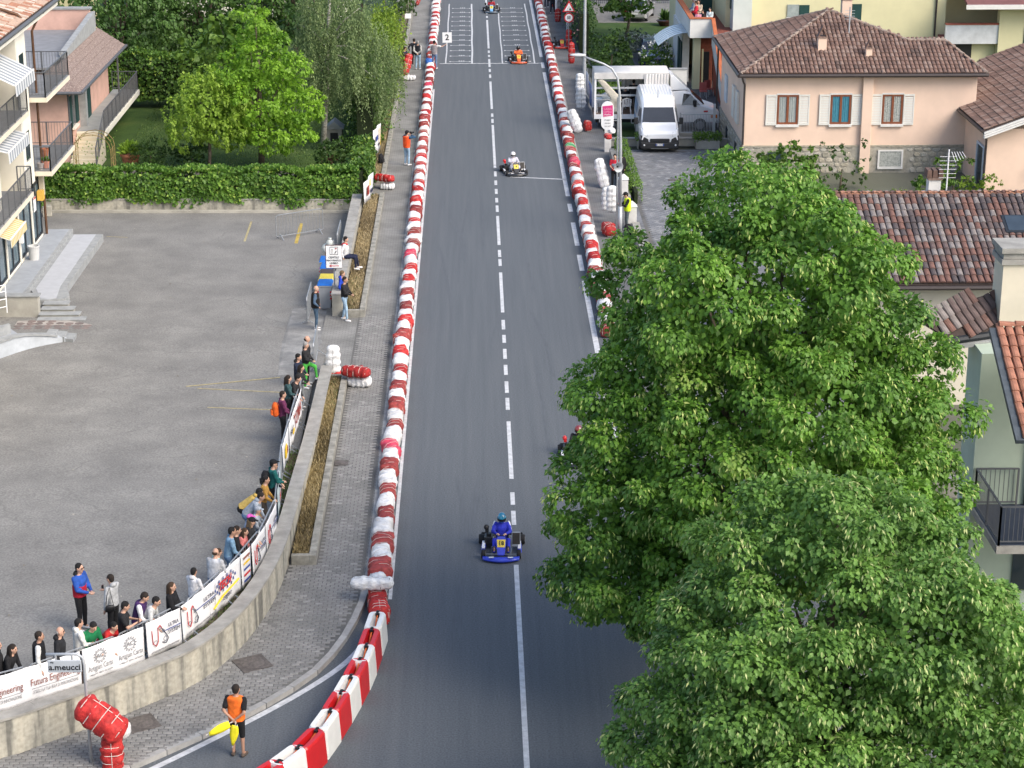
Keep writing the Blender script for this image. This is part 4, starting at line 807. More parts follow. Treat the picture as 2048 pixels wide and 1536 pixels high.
def person(label, top, legs, head=None, at=None, z0=None, face=0., h=1.75, lean=0., arms='down', arms2=None, hair='dark', long_hair=False, sleeves='long', shorts=False, shoe=(.6,.6,.6), vest=None, panel=None, cap=None, hood=None, bald=False, sit=None, stride=0., skin=0, group=None, turn=0., nod=0., helmet=None, fat=1., drive=False, skirt=False, lift=None, glasses=False):
    """head: bearing of the head in the photo (the feet follow from pose and ground level); at: feet in world"""
    s = h/1.75; V = Vector
    hipz = .93 if sit is None else None
    Rl = Matrix.Rotation(-lean, 3, 'X')                     # lean forwards (+Y)
    if sit is None:
        pel = V((0, -.30*math.sin(max(lean, 0)), .93-.06*math.sin(max(0, lean))))
    else: pel = V((0, 0, sit/s+.10))
    def T(p): return pel+Rl@V(p)
    waist, chest, sh_c, neck = T((0,.0,.16)), T((0,.015,.36)), T((0,0,.49)), T((0,.01,.53))
    hd_R = Matrix.Rotation(-(lean*.35-nod), 3, 'X')@Matrix.Rotation(turn, 3, 'Z'); head_c = neck+hd_R@V((0,.03,.155))
    hips = [pel+V((sx*.095,0,-.02)) for sx in (1,-1)]; knees = []; ank = []; toes = []
    for k, sx in enumerate((1,-1)):
        if drive: kn = pel+V((sx*.2,.40,.17)); an = pel+V((sx*.2,.80,-.02))
        elif sit is not None: kn = pel+V((sx*.12,.42,-.02)); an = V((sx*.12,.44+.06*k,max(.09, kn.z-.44)))
        else:
            f = stride*sx; kn = V((sx*.10,f*.5+.03,.50)); an = V((sx*.115,f-.02*abs(f),.085+.05*max(0,-f)))
            if lift and sx == lift: kn = V((sx*.12,.32,.80)); an = V((sx*.12,.36,.38))
        knees.append(kn); ank.append(an); toes.append(an+(V((0,.06,.16)) if drive else V((sx*.03,.15,-.045))))
    shs = [T((sx*.185,0,.475)) for sx in (1,-1)]; elb = []; hand = []; 
    for k, sx in enumerate((1,-1)):
        a = ARMS[arms if (k == 0 or arms2 is None) else arms2]; Ra = Matrix.Rotation(-lean*(.35 if arms in ('rail','down','front') else 1), 3, 'X'); tg = shs[k]+Ra@V((sx*a[0],a[1],a[2])); d = tg-shs[k]; L1, L2 = .29, .27; D = min(d.length, L1+L2-.004); d.normalize(); tg = shs[k]+d*D
        x = (L1*L1-L2*L2+D*D)/(2*D); y = math.sqrt(max(0, L1*L1-x*x)); pole = V((sx*.7,-.5,-.45)); pv = (pole-d*pole.dot(d)).normalized(); elb.append(shs[k]+d*x+pv*y); hand.append(tg)
    # placing
    fr = R(face)-math.pi/2; Rz = Matrix.Rotation(fr, 3, 'Z')
    if at is None:
        Y = 50
        for _ in range(6):
            zz = zp(Y) if z0 is None else z0; hp = G(head[0], head[1], zz+head_c.z*s); Y = hp[1]
        o_ = Rz@(head_c*s); at = (hp[0]-o_.x, hp[1]-o_.y, zz)
        if arms == 'rail': at = (at[0]-.16*math.cos(R(face)), at[1]-.16*math.sin(R(face)), zz)
    t = thing('person', at, label, 'person', fr, group); t.scale = (s, s, s)
    near = at[1] < 62; vox = .021 if near else .034; cv = .024 if near else .036; sk = SKIN[skin]
    b = MB()
    b.ball(head_c, (.078,.098,.118), 12, 9)
    q = lambda p: head_c+hd_R@V(p)
    capsule(b, q((0,.03,-.06)), q((0,.055,-.085)), .05, .035); capsule(b, q((0,.092,.0)), q((0,.108,-.025)), .014, .018, 6)
    for sx in (1,-1): capsule(b, q((sx*.08,-.005,.012)), q((sx*.08,-.005,-.028)), .02, .015, 6)
    capsule(b, neck-V((0,0,.05)), q((0,-.01,-.07)), .058, .052)
    loft(b, [(pel-V((0,0,.06)), V((.14,0,0)), V((0,.1,0))), (waist, V((.125,0,0)), Rl@V((0,.09,0))), (chest, V((.15,0,0)), Rl@V((0,.1,0))), (sh_c, V((.15,0,0)), Rl@V((0,.075,0))), (neck, V((.06,0,0)), Rl@V((0,.05,0)))])
    for k, sx in enumerate((1,-1)):
        capsule(b, shs[k], elb[k], .048, .04); capsule(b, elb[k], hand[k], .04, .028)
        fd = (hand[k]-elb[k]).normalized(); cu = V((-sx*.3,.35,-.35)); sd = fd.cross(V((0,0,1)));
        if sd.length < .1: sd = V((0,1,0))
        sd.normalize(); pm = hand[k]+fd*.075; capsule(b, hand[k], pm, .03, .034)
        for f_, ln in ((-1.5,.06),(-.5,.075),(.5,.07),(1.5,.055)): s0 = pm+sd*f_*.019; s1 = s0+fd*ln*.6; capsule(b, s0, s1, .011, .0105, 6); capsule(b, s1, s1+(fd+cu*.9).normalized()*ln*.5, .0105, .009, 6)
        th = hand[k]+fd*.03+sd*.03*sx; capsule(b, th, th+(fd+sd*sx*.8).normalized()*.055, .013, .011, 6)
        capsule(b, hips[k], knees[k], .075, .052); capsule(b, knees[k], ank[k], .052, .036); capsule(b, ank[k], toes[k], .035, .03)
    o = b.build('body', sk, t, world=False); smoothen(o, vox, 2)
    if near or helmet:
        e = MB()
        if not helmet:
            for sx in (1,-1): e.ball(q((sx*.032,.086,.012)), .0125, 6, 4)
            e.ball(q((0,.088,-.058)), (.026,.008,.007), 6, 4)
            if glasses: e.ball(q((.034,.098,.014)), (.03,.008,.022), 8, 4); e.ball(q((-.034,.098,.014)), (.03,.008,.022), 8, 4)
            e.build('eyes_and_mouth', m_eye, t, world=False)
    # trousers
    b = MB(); f = fat
    loft(b, [(pel-V((0,0,.1)), V((.135*f,0,0)), V((0,.11*f,0))), (pel, V((.165*f,0,0)), V((0,.125*f,0))), (T((0,0,.13)), V((.15*f,0,0)), Rl@V((0,.115*f,0)))])
    for k in range(2):
        capsule(b, hips[k], knees[k], .094*f, .07)
        if shorts: pass
        elif skirt: capsule(b, knees[k], ank[k]+V((0,0,.0)), .085, .088)
        else: capsule(b, knees[k], ank[k]+V((0,0,.02)), .066, .052)
    o = b.build('trousers' if not shorts else 'shorts', cloth(legs), t, world=False); smoothen(o, cv, 2)
    # top
    b = MB(); hem = -.02 if not shorts else -.01
    loft(b, [(T((0,0,hem)), V((.168*f,0,0)), Rl@V((0,.13*f,0))), (T((0,0,.1)), V((.165*f,0,0)), Rl@V((0,.128*f,0))), (chest, V((.185*f,0,0)), Rl@V((0,.135*f,0))), (T((0,0,.45)), V((.185,0,0)), Rl@V((0,.115,0))), (T((0,0,.525)), V((.085,0,0)), Rl@V((0,.07,0)))])
    if sleeves != 'none':
        for k in range(2):
            if sleeves == 'long': capsule(b, shs[k], elb[k], .072, .058); capsule(b, elb[k], elb[k].lerp(hand[k], .93), .058, .042)
            else: capsule(b, shs[k], shs[k].lerp(elb[k], .7), .074, .064)
    else:
        for k in range(2): capsule(b, shs[k], shs[k].lerp(elb[k], .1), .07, .066)
    o = b.build('shirt', cloth(top), t, world=False); smoothen(o, cv, 2)
    def torso(nm, c, z_0, z_1, g):
        b = MB(); loft(b, [(T((0,0,z_0)), V((.172*f*g,0,0)), Rl@V((0,.138*f*g,0))), (T((0,0,(z_0+z_1)/2)), V((.18*f*g,0,0)), Rl@V((0,.142*f*g,0))), (T((0,0,z_1-.03)), V((.19*g,0,0)), Rl@V((0,.13*g,0))), (T((0,0,z_1)), V((.15,0,0)), Rl@V((0,.09,0)))]); o = b.build(nm, cloth(c), t, world=False); smoothen(o, cv, 2)
    if vest: torso('vest', vest, -.04, .53, 1.09)
    if panel: torso('jacket_panel', panel, -.035, .3, 1.07)
    if hood:
        b = MB(); b.ball(neck+Rl@V((0,-.06,.01)), (.11,.08,.07), 10, 6); o = b.build('hood', cloth(hood), t, world=False, smooth=True)
    # shoes
    for k in range(2): b = MB(); capsule(b, ank[k]-V((0,.03,.035)), toes[k]-V((0,.02,.0)), .046, .04); b.build('shoe', cloth(shoe), t, world=False, smooth=True)
    if helmet:
        b = MB(); b.ball(head_c+V((0,0,.01)), (.135,.155,.15), 16, 10); o = b.build('helmet', M('helmet_%s' % '_'.join('%d' % (c*99) for c in helmet[0]), helmet[0], .2, .25, 6, col2=helmet[1], coat=.6, spec=.6), t, world=False, smooth=True)
        b = MB()
        for j in range(9):
            a0 = -1.1+2.2*j/9; a1 = -1.1+2.2*(j+1)/9; P4 = [q((.139*math.sin(a)*1.0, .158*math.cos(a), z)) for a, z in ((a0,-.03),(a1,-.03),(a1,.05),(a0,.05))]; b.poly(P4)
        b.build('visor', m_black, o, world=False)
    elif not bald or cap:
        b = MB(); hc = cloth(HAIR[hair], 'hair_'+str(hair))
        if not bald:
            b.ball(q((0,-.018,.03)), (.089,.1,.1), 12, 8)
            if long_hair: capsule(b, q((0,-.07,0)), q((0,-.1,-.2)), .085, .07); capsule(b, q((.06,-.03,0)), q((.08,-.02,-.2)), .04, .035); capsule(b, q((-.06,-.03,0)), q((-.08,-.02,-.2)), .04, .035)
            else: b.ball(q((0,-.045,-.02)), (.074,.07,.075), 10, 6)
            o = b.build('hair', hc, t, world=False); smoothen(o, .018, 1)
        if cap:
            b = MB(); b.ball(q((0,-.008,.05)), (.097,.112,.085), 12, 7); b.hexa([q((-.06,.08,.045)),q((.06,.08,.045)),q((.05,.18,.03)),q((-.05,.18,.03))], [q((-.06,.08,.06)),q((.06,.08,.06)),q((.05,.18,.04)),q((-.05,.18,.04))]); b.build('cap', cloth(cap), t, world=False, smooth=True)
    elif bald:
        b = MB(); b.ball(q((0,-.04,-.01)), (.084,.068,.06), 10, 6); b.build('hair', cloth(HAIR[hair], 'hair_'+str(hair)), t, world=False, smooth=True)
    t['hand'] = [tuple(x) for x in hand][0]
    return t
def handpos(t, k=0):
    return Vector(t.location)+Matrix.Rotation(t.rotation_euler.z, 3, 'Z')@(Vector(t['hand'])*t.scale[0])
SP = 'spectators behind the steel barriers'
K = (.012,.012,.014); NAVY = (.012,.016,.035); DEN = (.09,.15,.25); LDEN = (.28,.40,.52); WH = (.62,.62,.60); GR = (.30,.31,.33)
person('person in dark clothes cut off by the left picture edge', K, K, (-6,1290), face=0, group=SP)
p_woman = person('woman with long dark hair in black leaning on the banner rail', K, K, (39,1299), face=-15, lean=.35, arms='rail', long_hair=True, h=1.66, group=SP)
person('man with shaved head in black vest over white sleeves', WH, K, (79,1272), face=8, vest=(.008,.008,.01), hair='dark', arms='down', group=SP, skin=1)
person('bald man in black jacket and dark glasses behind the banner', (.016,.017,.02), K, (120,1263), face=0, bald=True, hair='grey', hood=(.012,.012,.015), group=SP, glasses=True)
person('boy in white hoodie and black shorts behind the banner gap', (.66,.65,.61), K, (158,1246), face=25, hair='black', shorts=True, hood=(.62,.61,.57), h=1.72, arms='front', shoe=(.65,.65,.63), group=SP)
person('boy in green hoodie leaning over the rail', (.008,.15,.055), K, (195,1257), face=-45, lean=.4, arms='rail', hair='black', h=1.68, nod=-.3, group=SP)
person('boy in red hoodie bending low over the rail', (.42,.02,.022), K, (240,1255), face=-25, lean=.75, arms='rail', hair='black', h=1.6, group=SP)
p_phone = person('man in black T-shirt looking at his phone', (.016,.016,.018), K, (251,1212), face=5, arms='phone', hair='black', sleeves='short', nod=-.25, group=SP)
person('man in purple vest with white sleeves looking down', (.62,.61,.62), (.11,.14,.19), (303,1194), face=-5, vest=(.045,.018,.085), arms='rail', hair='dark', lean=.22, nod=-.3, group=SP, shoe=(.65,.65,.65))
person('young man in pale sweater resting both arms on the rail', (.46,.47,.47), (.25,.26,.27), (326,1203), face=-8, lean=.7, arms='rail', hair='black', group=SP)
person('woman with shoulder-length brown hair in black sweater and jeans', (.010,.010,.011), DEN, (344,1173), face=-12, arms='front', hair='brown', long_hair=True, h=1.68, group=SP)
person('man in white hoodie with blue sunglasses pushed up', (.60,.60,.62), DEN, (388,1143), face=55, h=1.58, arms='front', hair='black', hood=(.58,.58,.6), group=SP, skin=1)
person('stout man in light grey sweater with hands on the rail', (.42,.43,.45), DEN, (438,1100), face=65, h=1.66, lean=.15, arms='rail', hair='brown', bald=True, fat=1.12, group=SP)
person('child in mint top beside the grey sweater man', (.30,.50,.46), DEN, (449,1101), face=35, lean=.3, arms='rail', hair='brown', h=1.5, group=SP)
person('man in light denim shirt and jeans holding the rail', (.16,.27,.38), DEN, (477,1061), face=15, lean=.15, arms='rail', hair='black', group=SP, skin=1)
person('person in black with brown hair behind the denim shirt man', K, K, (487,1059), face=10, lean=.2, arms='rail', hair='dark', h=1.72, group=SP)
person('girl in pink top with her chin over the rail', (.55,.17,.16), K, (502,1064), face=-10, lean=.35, arms='rail', hair='brown', long_hair=True, h=1.5, group=SP)
person('woman in black cap with brown hair at the rail', (.02,.02,.022), K, (516,1043), face=-5, lean=.3, arms='rail', hair='fair', long_hair=True, cap=(.012,.012,.014), h=1.62, group=SP)
person('child in bright pink cap behind the black cap woman', (.25,.3,.4), K, (512,1034), face=20, lean=.2, arms='rail', hair='brown', cap=(.62,.1,.42), h=1.45, group=SP)
person('man in grey-blue hoodie bending over the rail', (.32,.36,.41), DEN, (534,993), face=-5, lean=.75, arms='rail', hair='dark', hood=(.3,.34,.39), group=SP)
person('man in yellow hoodie leaning on the rail, black trousers', (.58,.40,.11), K, (531,984), face=5, lean=.95, arms='rail', hair='black', hood=(.5,.34,.09), group=SP)
person('child with grey hood up beside the pink cap', (.33,.36,.40), K, (528,1020), face=0, lean=.3, arms='rail', hair='grey', cap=(.33,.36,.40), h=1.5, group=SP)
person('boy in mustard shirt looking along the track', (.36,.2,.045), (.06,.05,.045), (544,959), face=0, lean=.15, arms='rail', hair='black', h=1.66, group=SP)
p_pack = person('man in teal jacket and black cap with a backpack', (.010,.10,.095), K, (547,927), face=20, arms='front', hair='black', cap=(.01,.01,.012), group=SP)
person('dark-clothed youngster next to the teal jacket man', (.014,.018,.03), NAVY, (560,931), face=5, arms='rail', hair='black', h=1.62, lean=.15, group=SP)
p_purple = person('woman in plum hoodie and black trousers with an orange bag', (.11,.02,.065), K, (576,788), face=15, arms='rail', hair='dark', group=SP, shoe=(.3,.3,.4))
person('woman with very long dark hair in a teal top', (.03,.07,.075), K, (577,757), face=5, arms='front', hair='dark', long_hair=True, h=1.68, group=SP)
person('man in black leather jacket leaning over the far barrier, white trainers', (.02,.02,.023), K, (606,757), face=-12, lean=.55, arms='rail', hair='black', shoe=(.7,.7,.7), group=SP)
person('woman with dark hair seated low behind the barrier', (.02,.02,.022), K, (603,735), face=-15, lean=.2, arms='front', hair='dark', long_hair=True, h=1.6, group=SP)
person('man in navy puffer jacket and sunglasses', (.014,.020,.042), K, (597,714), face=-18, arms='front', hair='black', hood=K, group=SP, glasses=True)
person('grey-haired woman in black with bright green trousers, one foot on the barrier', (.016,.016,.018), (.06,.33,.05), (612,690), face=-15, arms='front', hair='grey', h=1.66, lift=-1, shoe=(.65,.65,.65), group=SP)
person('bald man in black behind the grey-haired woman', (.018,.018,.02), K, (614,678), face=0, bald=True, hair='dark', group=SP, h=1.8)
person('bald man in black gilet over blue sleeves, hands in pockets', (.06,.10,.16), (.05,.09,.14), (632,577), face=5, vest=(.012,.010,.010), bald=True, hair='grey', arms='pocket', fat=1.1, group=SP)
person('man in royal blue hooded jacket beside the low wall', (.012,.045,.38), NAVY, (685,547), z0=.0, face=-5, arms='pocket', hair='fair', hood=(.012,.045,.34), h=1.72)
person('man in black jacket and pale jeans propped against the planter end', (.016,.016,.018), LDEN, (690,559), z0=.1, face=-15, arms='front', hair='dark', stride=.12, shoe=(.72,.72,.72), skin=1)
w_ = person('man in red, white and navy sweater sitting on the low wall', (.62,.62,.62), (.014,.018,.045), at=(-5.12,80.6,.1), face=-8, sit=.88, arms='seat', hair='black', shoe=(.72,.72,.72), vest=None)
b = MB(); b.ball((0,-.02,1.40),(.2,.145,.13),12,6); b.build('red_yoke', cloth((.38,.02,.03)), w_, world=False, smooth=True)
# couple in the car park
p_blue = person('young man in blue and red jacket with black trousers, hands together', (.02,.075,.33), K, (159,1136), face=-25, panel=(.38,.012,.03), arms='front', hair='black', h=1.82, hood=K, shoe=(.7,.7,.7), glasses=True)
p_grey = person('woman with dark curls in grey hoodie and wide black trousers', (.36,.37,.38), K, (220,1157), face=150, arms='phone', arms2='down', hair='dark', hood=(.36,.37,.38), skirt=True, h=1.72)
# track staff
p_marsh = person('marshal in orange tabard and black shorts holding yellow flags behind his back', K, K, at=(*G(477,1512)[:2],.0), face=75, arms='behind', hair='dark', sleeves='short', shorts=True, vest=(.85,.16,.02), h=1.8, shoe=(.1,.075,.06), skin=1)
p_photo = person('photographer in orange vest and pale jeans aiming a camera', (.02,.06,.12), LDEN, at=(*G(814,331,.13)[:2],.13), face=50, arms='cam', hair='black', vest=(.85,.09,.02), cap=(.01,.01,.012), h=1.78)
person('grey-haired man in dark gilet and jeans with hands behind his back', (.38,.37,.35), LDEN, at=(*G(836,139,.13)[:2],.13), face=85, arms='behind', hair='grey', vest=(.012,.014,.02), h=1.8)
person('man in dark clothes beside the grey-haired man, far pavement', (.012,.014,.02), K, at=(*G(829,132,.13)[:2],.13), face=100, arms='hip', hair='dark', h=1.74)
person('man in navy shirt by the leaning red bag, far pavement', NAVY, NAVY, at=(*G(810,150,.13)[:2],.13), face=-30, arms='front', hair='dark', sleeves='short', h=1.74)
p_board = person('man in grey vest over white shirt holding out a number board', WH, (.14,.22,.36), at=(*G(869,138,0)[:2],.0), face=80, arms='board', arms2='down', hair='black', sleeves='short', vest=(.27,.25,.26), h=1.8)
person('man in lime yellow vest and black cap looking at his phone by the lamp post', K, (.10,.125,.13), at=(*G(1254,462,.1)[:2],.1), face=185, arms='phone', hair='dark', vest=(.55,.75,.02), cap=(.01,.01,.012), nod=-.3, h=1.78)
person('person in red and black top behind the loudspeaker pole', (.40,.015,.03), K, at=(*G(1229,378,.1)[:2],.1), face=-100, arms='front', hair='dark', sleeves='short', h=1.72, shoe=(.7,.7,.7))
person('person in black hooded top behind the loudspeaker pole', K, K, at=(*G(1241,376,.1)[:2],.1), face=120, arms='down', hair='black', cap=K, h=1.78, shoe=(.7,.7,.7))
person('walker in navy with one foot forward at the far right pavement', NAVY, NAVY, at=(*G(1093,16,.13)[:2],.13), face=90, stride=.18, hair='dark', shoe=(.7,.7,.7))
person('walker in black at the far right pavement', K, (.012,.015,.024), at=(*G(1105,27,.13)[:2],.13), face=80, stride=.1, hair='dark')
# things held or worn
def item(name, loc, label, cat, rz=0): return thing(name, loc, label, cat, rz)
def phone(t, label):
    p = handpos(t); o = item('phone', p, label, 'phone', t.rotation_euler.z); b = MB(); b.cbox((0,.06,.05),(.075,.012,.15)); b.build('case', M('phone_case', (.08,.01,.012), .3, .1, 5), o, world=False, bevel=.004); b = MB(); b.cbox((0,.053,.05),(.066,.004,.135)); b.build('screen', m_black, o, world=False)
phone(p_grey, 'red phone held by the woman in the grey hoodie'); phone(p_phone, 'phone held by the man in the black T-shirt')
def pack(loc, rz, col, label, sc=1.):
    o = item('backpack', loc, label, 'backpack', rz); b = MB(); loft(b, [(Vector((0,0,0)),Vector((.15,0,0)),Vector((0,.08,0))),(Vector((0,0,.05)),Vector((.17,0,0)),Vector((0,.11,0))),(Vector((0,0,.3)),Vector((.15,0,0)),Vector((0,.1,0))),(Vector((0,0,.42)),Vector((.08,0,0)),Vector((0,.05,0)))]); b.build('sack', cloth(col), o, world=False, smooth=True)
    b = MB(); b.tube([(.08,.1,.05),(.09,.17,.2),(.07,.08,.4)], .014, 6); b.tube([(-.08,.1,.05),(-.09,.17,.2),(-.07,.08,.4)], .014, 6); b.build('straps', cloth(col), o, world=False); b = MB(); b.cbox((0,-.115,.12),(.2,.05,.16)); b.build('pocket', cloth(tuple(c*1.3+.004 for c in col)), o, world=False, bevel=.015); o.scale = (sc,)*3
l = p_pack.location; a_ = p_pack.rotation_euler.z; pack((l.x+math.sin(a_)*.22, l.y-math.cos(a_)*.22, l.z+1.0), a_, (.01,.01,.012), 'black backpack worn by the man in teal')
l = p_purple.location; a_ = p_purple.rotation_euler.z; pack((l.x+math.sin(a_)*.22, l.y-math.cos(a_)*.22, l.z+.95), a_, (.6,.1,.015), 'orange bag on the back of the woman in plum')
pack((*G(1256,470,.1)[:2], .11), .4, (.01,.01,.012), 'black backpack on the yard floor by the lamp post', 1.15)
pack((*G(762,326,.42)[:2], .42), 1.1, (.01,.01,.012), 'black bag lying on the straw strip by the photographer', 1.1)
h0 = handpos(p_grey); o = item('handbag', (p_grey.location.x-.02, p_grey.location.y-.3, p_grey.location.z+.86), 'small black handbag on the grey hoodie woman\'s side', 'handbag', .3)
b = MB(); loft(b, [(Vector((0,0,0)),Vector((.12,0,0)),Vector((0,.04,0))),(Vector((0,0,.12)),Vector((.11,0,0)),Vector((0,.045,0))),(Vector((0,0,.16)),Vector((.08,0,0)),Vector((0,.03,0)))]); b.build('pouch', m_black, o, world=False, smooth=True); b = MB(); b.tube([(-.09,0,.14),(-.05,.05,.4),(.03,.12,.58),(.05,.1,.4),(.09,0,.14)], .008, 5); b.build('strap', m_black, o, world=False)
o = item('camera', handpos(p_photo)+Vector((.02,.06,.08)), 'camera held to the photographer\'s face', 'camera', p_photo.rotation_euler.z); b = MB(); b.cbox((0,0,0),(.14,.07,.1)); b.cbox((0,0,.06),(.06,.06,.03)); b.build('camera_body', m_black, o, world=False, bevel=.01); b = MB(); b.lathe([(.04,.03),(.042,.2)], 12, axis='y'); b.build('lens', m_black, o, world=False)
for k, (dx, rz, tilt, lab) in enumerate(((-.02,.35,1.25,'yellow flag sticking out to the left behind the marshal'),(.05,-.1,.15,'yellow flag hanging down behind the marshal'))):
    hp = handpos(p_marsh); o = item('signal_flag', (hp.x-.03+dx, hp.y-.1, hp.z), lab, 'flag', rz); b = MB(); ex = (-math.sin(tilt), 0, -math.cos(tilt)); 
    P_ = lambda u, v: (ex[0]*u-ex[2]*v*.5*math.sin(3*u+1), -.03-.02*math.sin(5*v+3*u), ex[2]*u+ex[0]*v*.5)
    n = 6
    for i in range(n+1):
        for j in range(4): b.v.append(P_(.08+.5*i/n, (j/3-.5)*.42*math.sin(math.pi*(.25+.6*i/n))))
    for i in range(n):
        for j in range(3): k_ = i*4+j; b.f.append((k_,k_+4,k_+5,k_+1)); b.m.append(0)
    ob = b.build('flag_cloth', M('yellow_flag', (.80,.70,.02), .7, .1, 5), o, world=False, smooth=True); ob.modifiers.new('thick', 'SOLIDIFY').thickness = .006
    b = MB(); b.tube([(0,0,0), (ex[0]*.65, -.02, ex[2]*.65)], .012, 6); b.build('stick', m_cord, o, world=False)
hp = handpos(p_board); o = item('number_board', (hp.x+.12, hp.y, hp.z), 'white board with the number 2 held over the track', 'sign')
b = MB(); b.box(-.29,-.01,.12,.29,.01,.76); b.build('panel', M('white_board', (.78,.78,.78), .5, .03, 3), o, world=False); b = MB(); b.tube([(-.05,.015,-.12),(-.05,.015,.5)], .015, 6); b.build('stick', m_cord, o, world=False)
def textmesh(txt, size, mat, name='lettering', ext=.004, font_shear=0., bold=0., align='CENTER', sx=1.):
    c = bpy.data.curves.new(name, 'FONT'); c.body = txt; c.size = size; c.extrude = ext; c.align_x = align; c.align_y = 'CENTER'; c.shear = font_shear; c.offset = bold; c.resolution_u = 2
    ob = bpy.data.objects.new(name, c); COL.objects.link(ob); dg = bpy.context.evaluated_depsgraph_get(); me = bpy.data.meshes.new_from_object(ob.evaluated_get(dg)); bpy.data.objects.remove(ob); bpy.data.curves.remove(c)
    me.materials.clear(); me.materials.append(mat); me.name = name
    if sx != 1: me.transform(Matrix.Scale(sx, 4, (1,0,0)))
    return me
m_ink = M('black_ink', (.015,.015,.016), .6, .1, 4)
tt = link('number', textmesh('2', .5, m_ink, bold=.008), o, (0,-.014,.44), (math.pi/2,0,0))
# ================================================================== karts and drivers
def kart(loc, face, label, col, nose, number, numcol=(.75,.55,.05), driver=None, rim=(.6,.6,.62)):
    t = thing('racing_kart', loc, label, 'kart', R(face)+math.pi/2, 'karts on the circuit')      # local front is -Y
    cm = lambda c, n: M('kart_%s_%s' % (n, '_'.join('%d' % (x*99) for x in c)), c, .3, .12, 5, coat=.3, spec=.5)
    bodym, nosem = cm(col, 'body'), cm(nose, 'nose'); steel = M('kart_steel', (.25,.25,.26), .35, .1, 5, metal=.8)
    b = MB()
    for sx in (-1,1): b.tube([(sx*.22,.78,.1),(sx*.24,.3,.08),(sx*.3,-.25,.08),(sx*.16,-.75,.09)], .016, 6)
    b.tube([(-.5,-.52,.12),(.5,-.52,.12)], .016, 6); b.tube([(-.62,.55,.14),(.62,.55,.14)], .02, 8); b.tube([(-.3,.1,.08),(.3,.1,.08)], .016, 6); b.build('frame', steel, t, world=False)
    b = MB(); b.hexa([(-.3,-.75,.05),(.3,-.75,.05),(.32,.15,.05),(-.32,.15,.05)], [(-.3,-.75,.06),(.3,-.75,.06),(.32,.15,.06),(-.32,.15,.06)]); b.build('floor_tray', steel, t, world=False)
    def wheel(x, y, r, wd):
        b = MB(); b.lathe([(r*.55,-wd/2),(r*.9,-wd/2),(r,-wd*.36),(r,wd*.36),(r*.9,wd/2),(r*.55,wd/2)], 18, (0,0,0), axis='x'); o = b.build('tyre', M('tyre_rubber', (.018,.018,.019), .8, .2, 8), t, world=False, smooth=True); o.location = (x,y,r)
        b = MB(); b.lathe([(r*.5,-wd*.52),(r*.56,-wd*.5),(r*.56,wd*.5),(r*.5,wd*.52),(r*.2,wd*.3)], 14, axis='x'); link('rim', b.mesh('rim', M('kart_rim', rim, .3, .1, 5, metal=.7)), o)
    for sx in (-1,1): wheel(sx*.52,-.53,.13,.13); wheel(sx*.585,.55,.14,.21)
    # full-width nose
    b = MB(); sec = []; n = 12
    for i in range(n+1):
        u = -1+2*i/n; x = u*.54; y = -.95+.18*u*u; hgt = .165-.04*abs(u); dp = .16-.02*u*u
        sec.append([(x,y,.045),(x,y-.02,.09),(x,y+.05,hgt-.02),(x,y+dp*.75,hgt),(x,y+dp,hgt-.03),(x,y+dp,.05)])
    k = 6
    for q in sec: b.v += q
    for i in range(n):
        for j in range(k): b.f.append((i*k+j,(i+1)*k+j,(i+1)*k+(j+1)%k,i*k+(j+1)%k)); b.m.append(0)
    b.f.append(tuple(range(k))); b.m.append(0); b.f.append(tuple(n*k+j for j in range(k))[::-1]); b.m.append(0); b.build('nose_cone', nosem, t, world=False, smooth=True)
    b = MB()
    for sx in (-1,1): b.cbox((sx*.28,-.86,.166),(.15,.07,.008),0)
    b.build('sponsor_decals', cm((.7,.7,.72),'decal'), t, world=False)
    # front fairing panel (number)
    b = MB(); prof = [(-.66,.16,.10),(-.52,.30,.13),(-.36,.48,.15),(-.30,.56,.10)]
    for (y,z,w_),(y2,z2,w2) in zip(prof, prof[1:]): b.hexa([(-w_,y,z-.02),(w_,y,z-.02),(w2,y2,z2-.02),(-w2,y2,z2-.02)], [(-w_,y,z),(w_,y,z),(w2,y2,z2),(-w2,y2,z2)])
    fp = b.build('front_fairing', bodym, t, world=False)
    b = MB(); b.hexa([(-.11,-.50,.315),(.11,-.50,.315),(.13,-.355,.485),(-.13,-.355,.485)], [(-.11,-.51,.325),(.11,-.51,.325),(.13,-.365,.495),(-.13,-.365,.495)]); b.build('number_plate', cm(numcol,'plate'), fp, world=False)
    if number: link('number', textmesh(number, .17, m_ink, bold=.004), fp, (0,-.443,.412), (R(50),0,0))
    for sx in (-1,1):                                             # side pods
        b = MB(); lo = [(sx*.44,.30,.05),(sx*.60,.32,.05),(sx*.62,-.26,.05),(sx*.48,-.30,.05)]; hi = [(sx*.46,.28,.18),(sx*.57,.30,.19),(sx*.56,-.2,.15),(sx*.5,-.24,.14)]
        if sx < 0: lo, hi = lo[::-1], hi[::-1]
        b.hexa(lo, hi); o = b.build('side_pod', nosem if sum(nose) > .1 else bodym, t, world=False, bevel=.03)
        b = MB(); b.hexa([(sx*.53-.045,-.2,.158),(sx*.53+.045,-.2,.158),(sx*.53+.045,.27,.192),(sx*.53-.045,.27,.192)],[(sx*.53-.045,-.2,.168),(sx*.53+.045,-.2,.168),(sx*.53+.045,.27,.202),(sx*.53-.045,.27,.202)]); b.build('decal', cm((.75,.75,.76),'decal2'), o, world=False)
    b = MB(); b.tube([(-.62,.74,.16),(-.6,.82,.2),(.6,.82,.2),(.62,.74,.16)], .045, 8); b.build('rear_bumper', m_black, t, world=False)
    b = MB(); sh = []
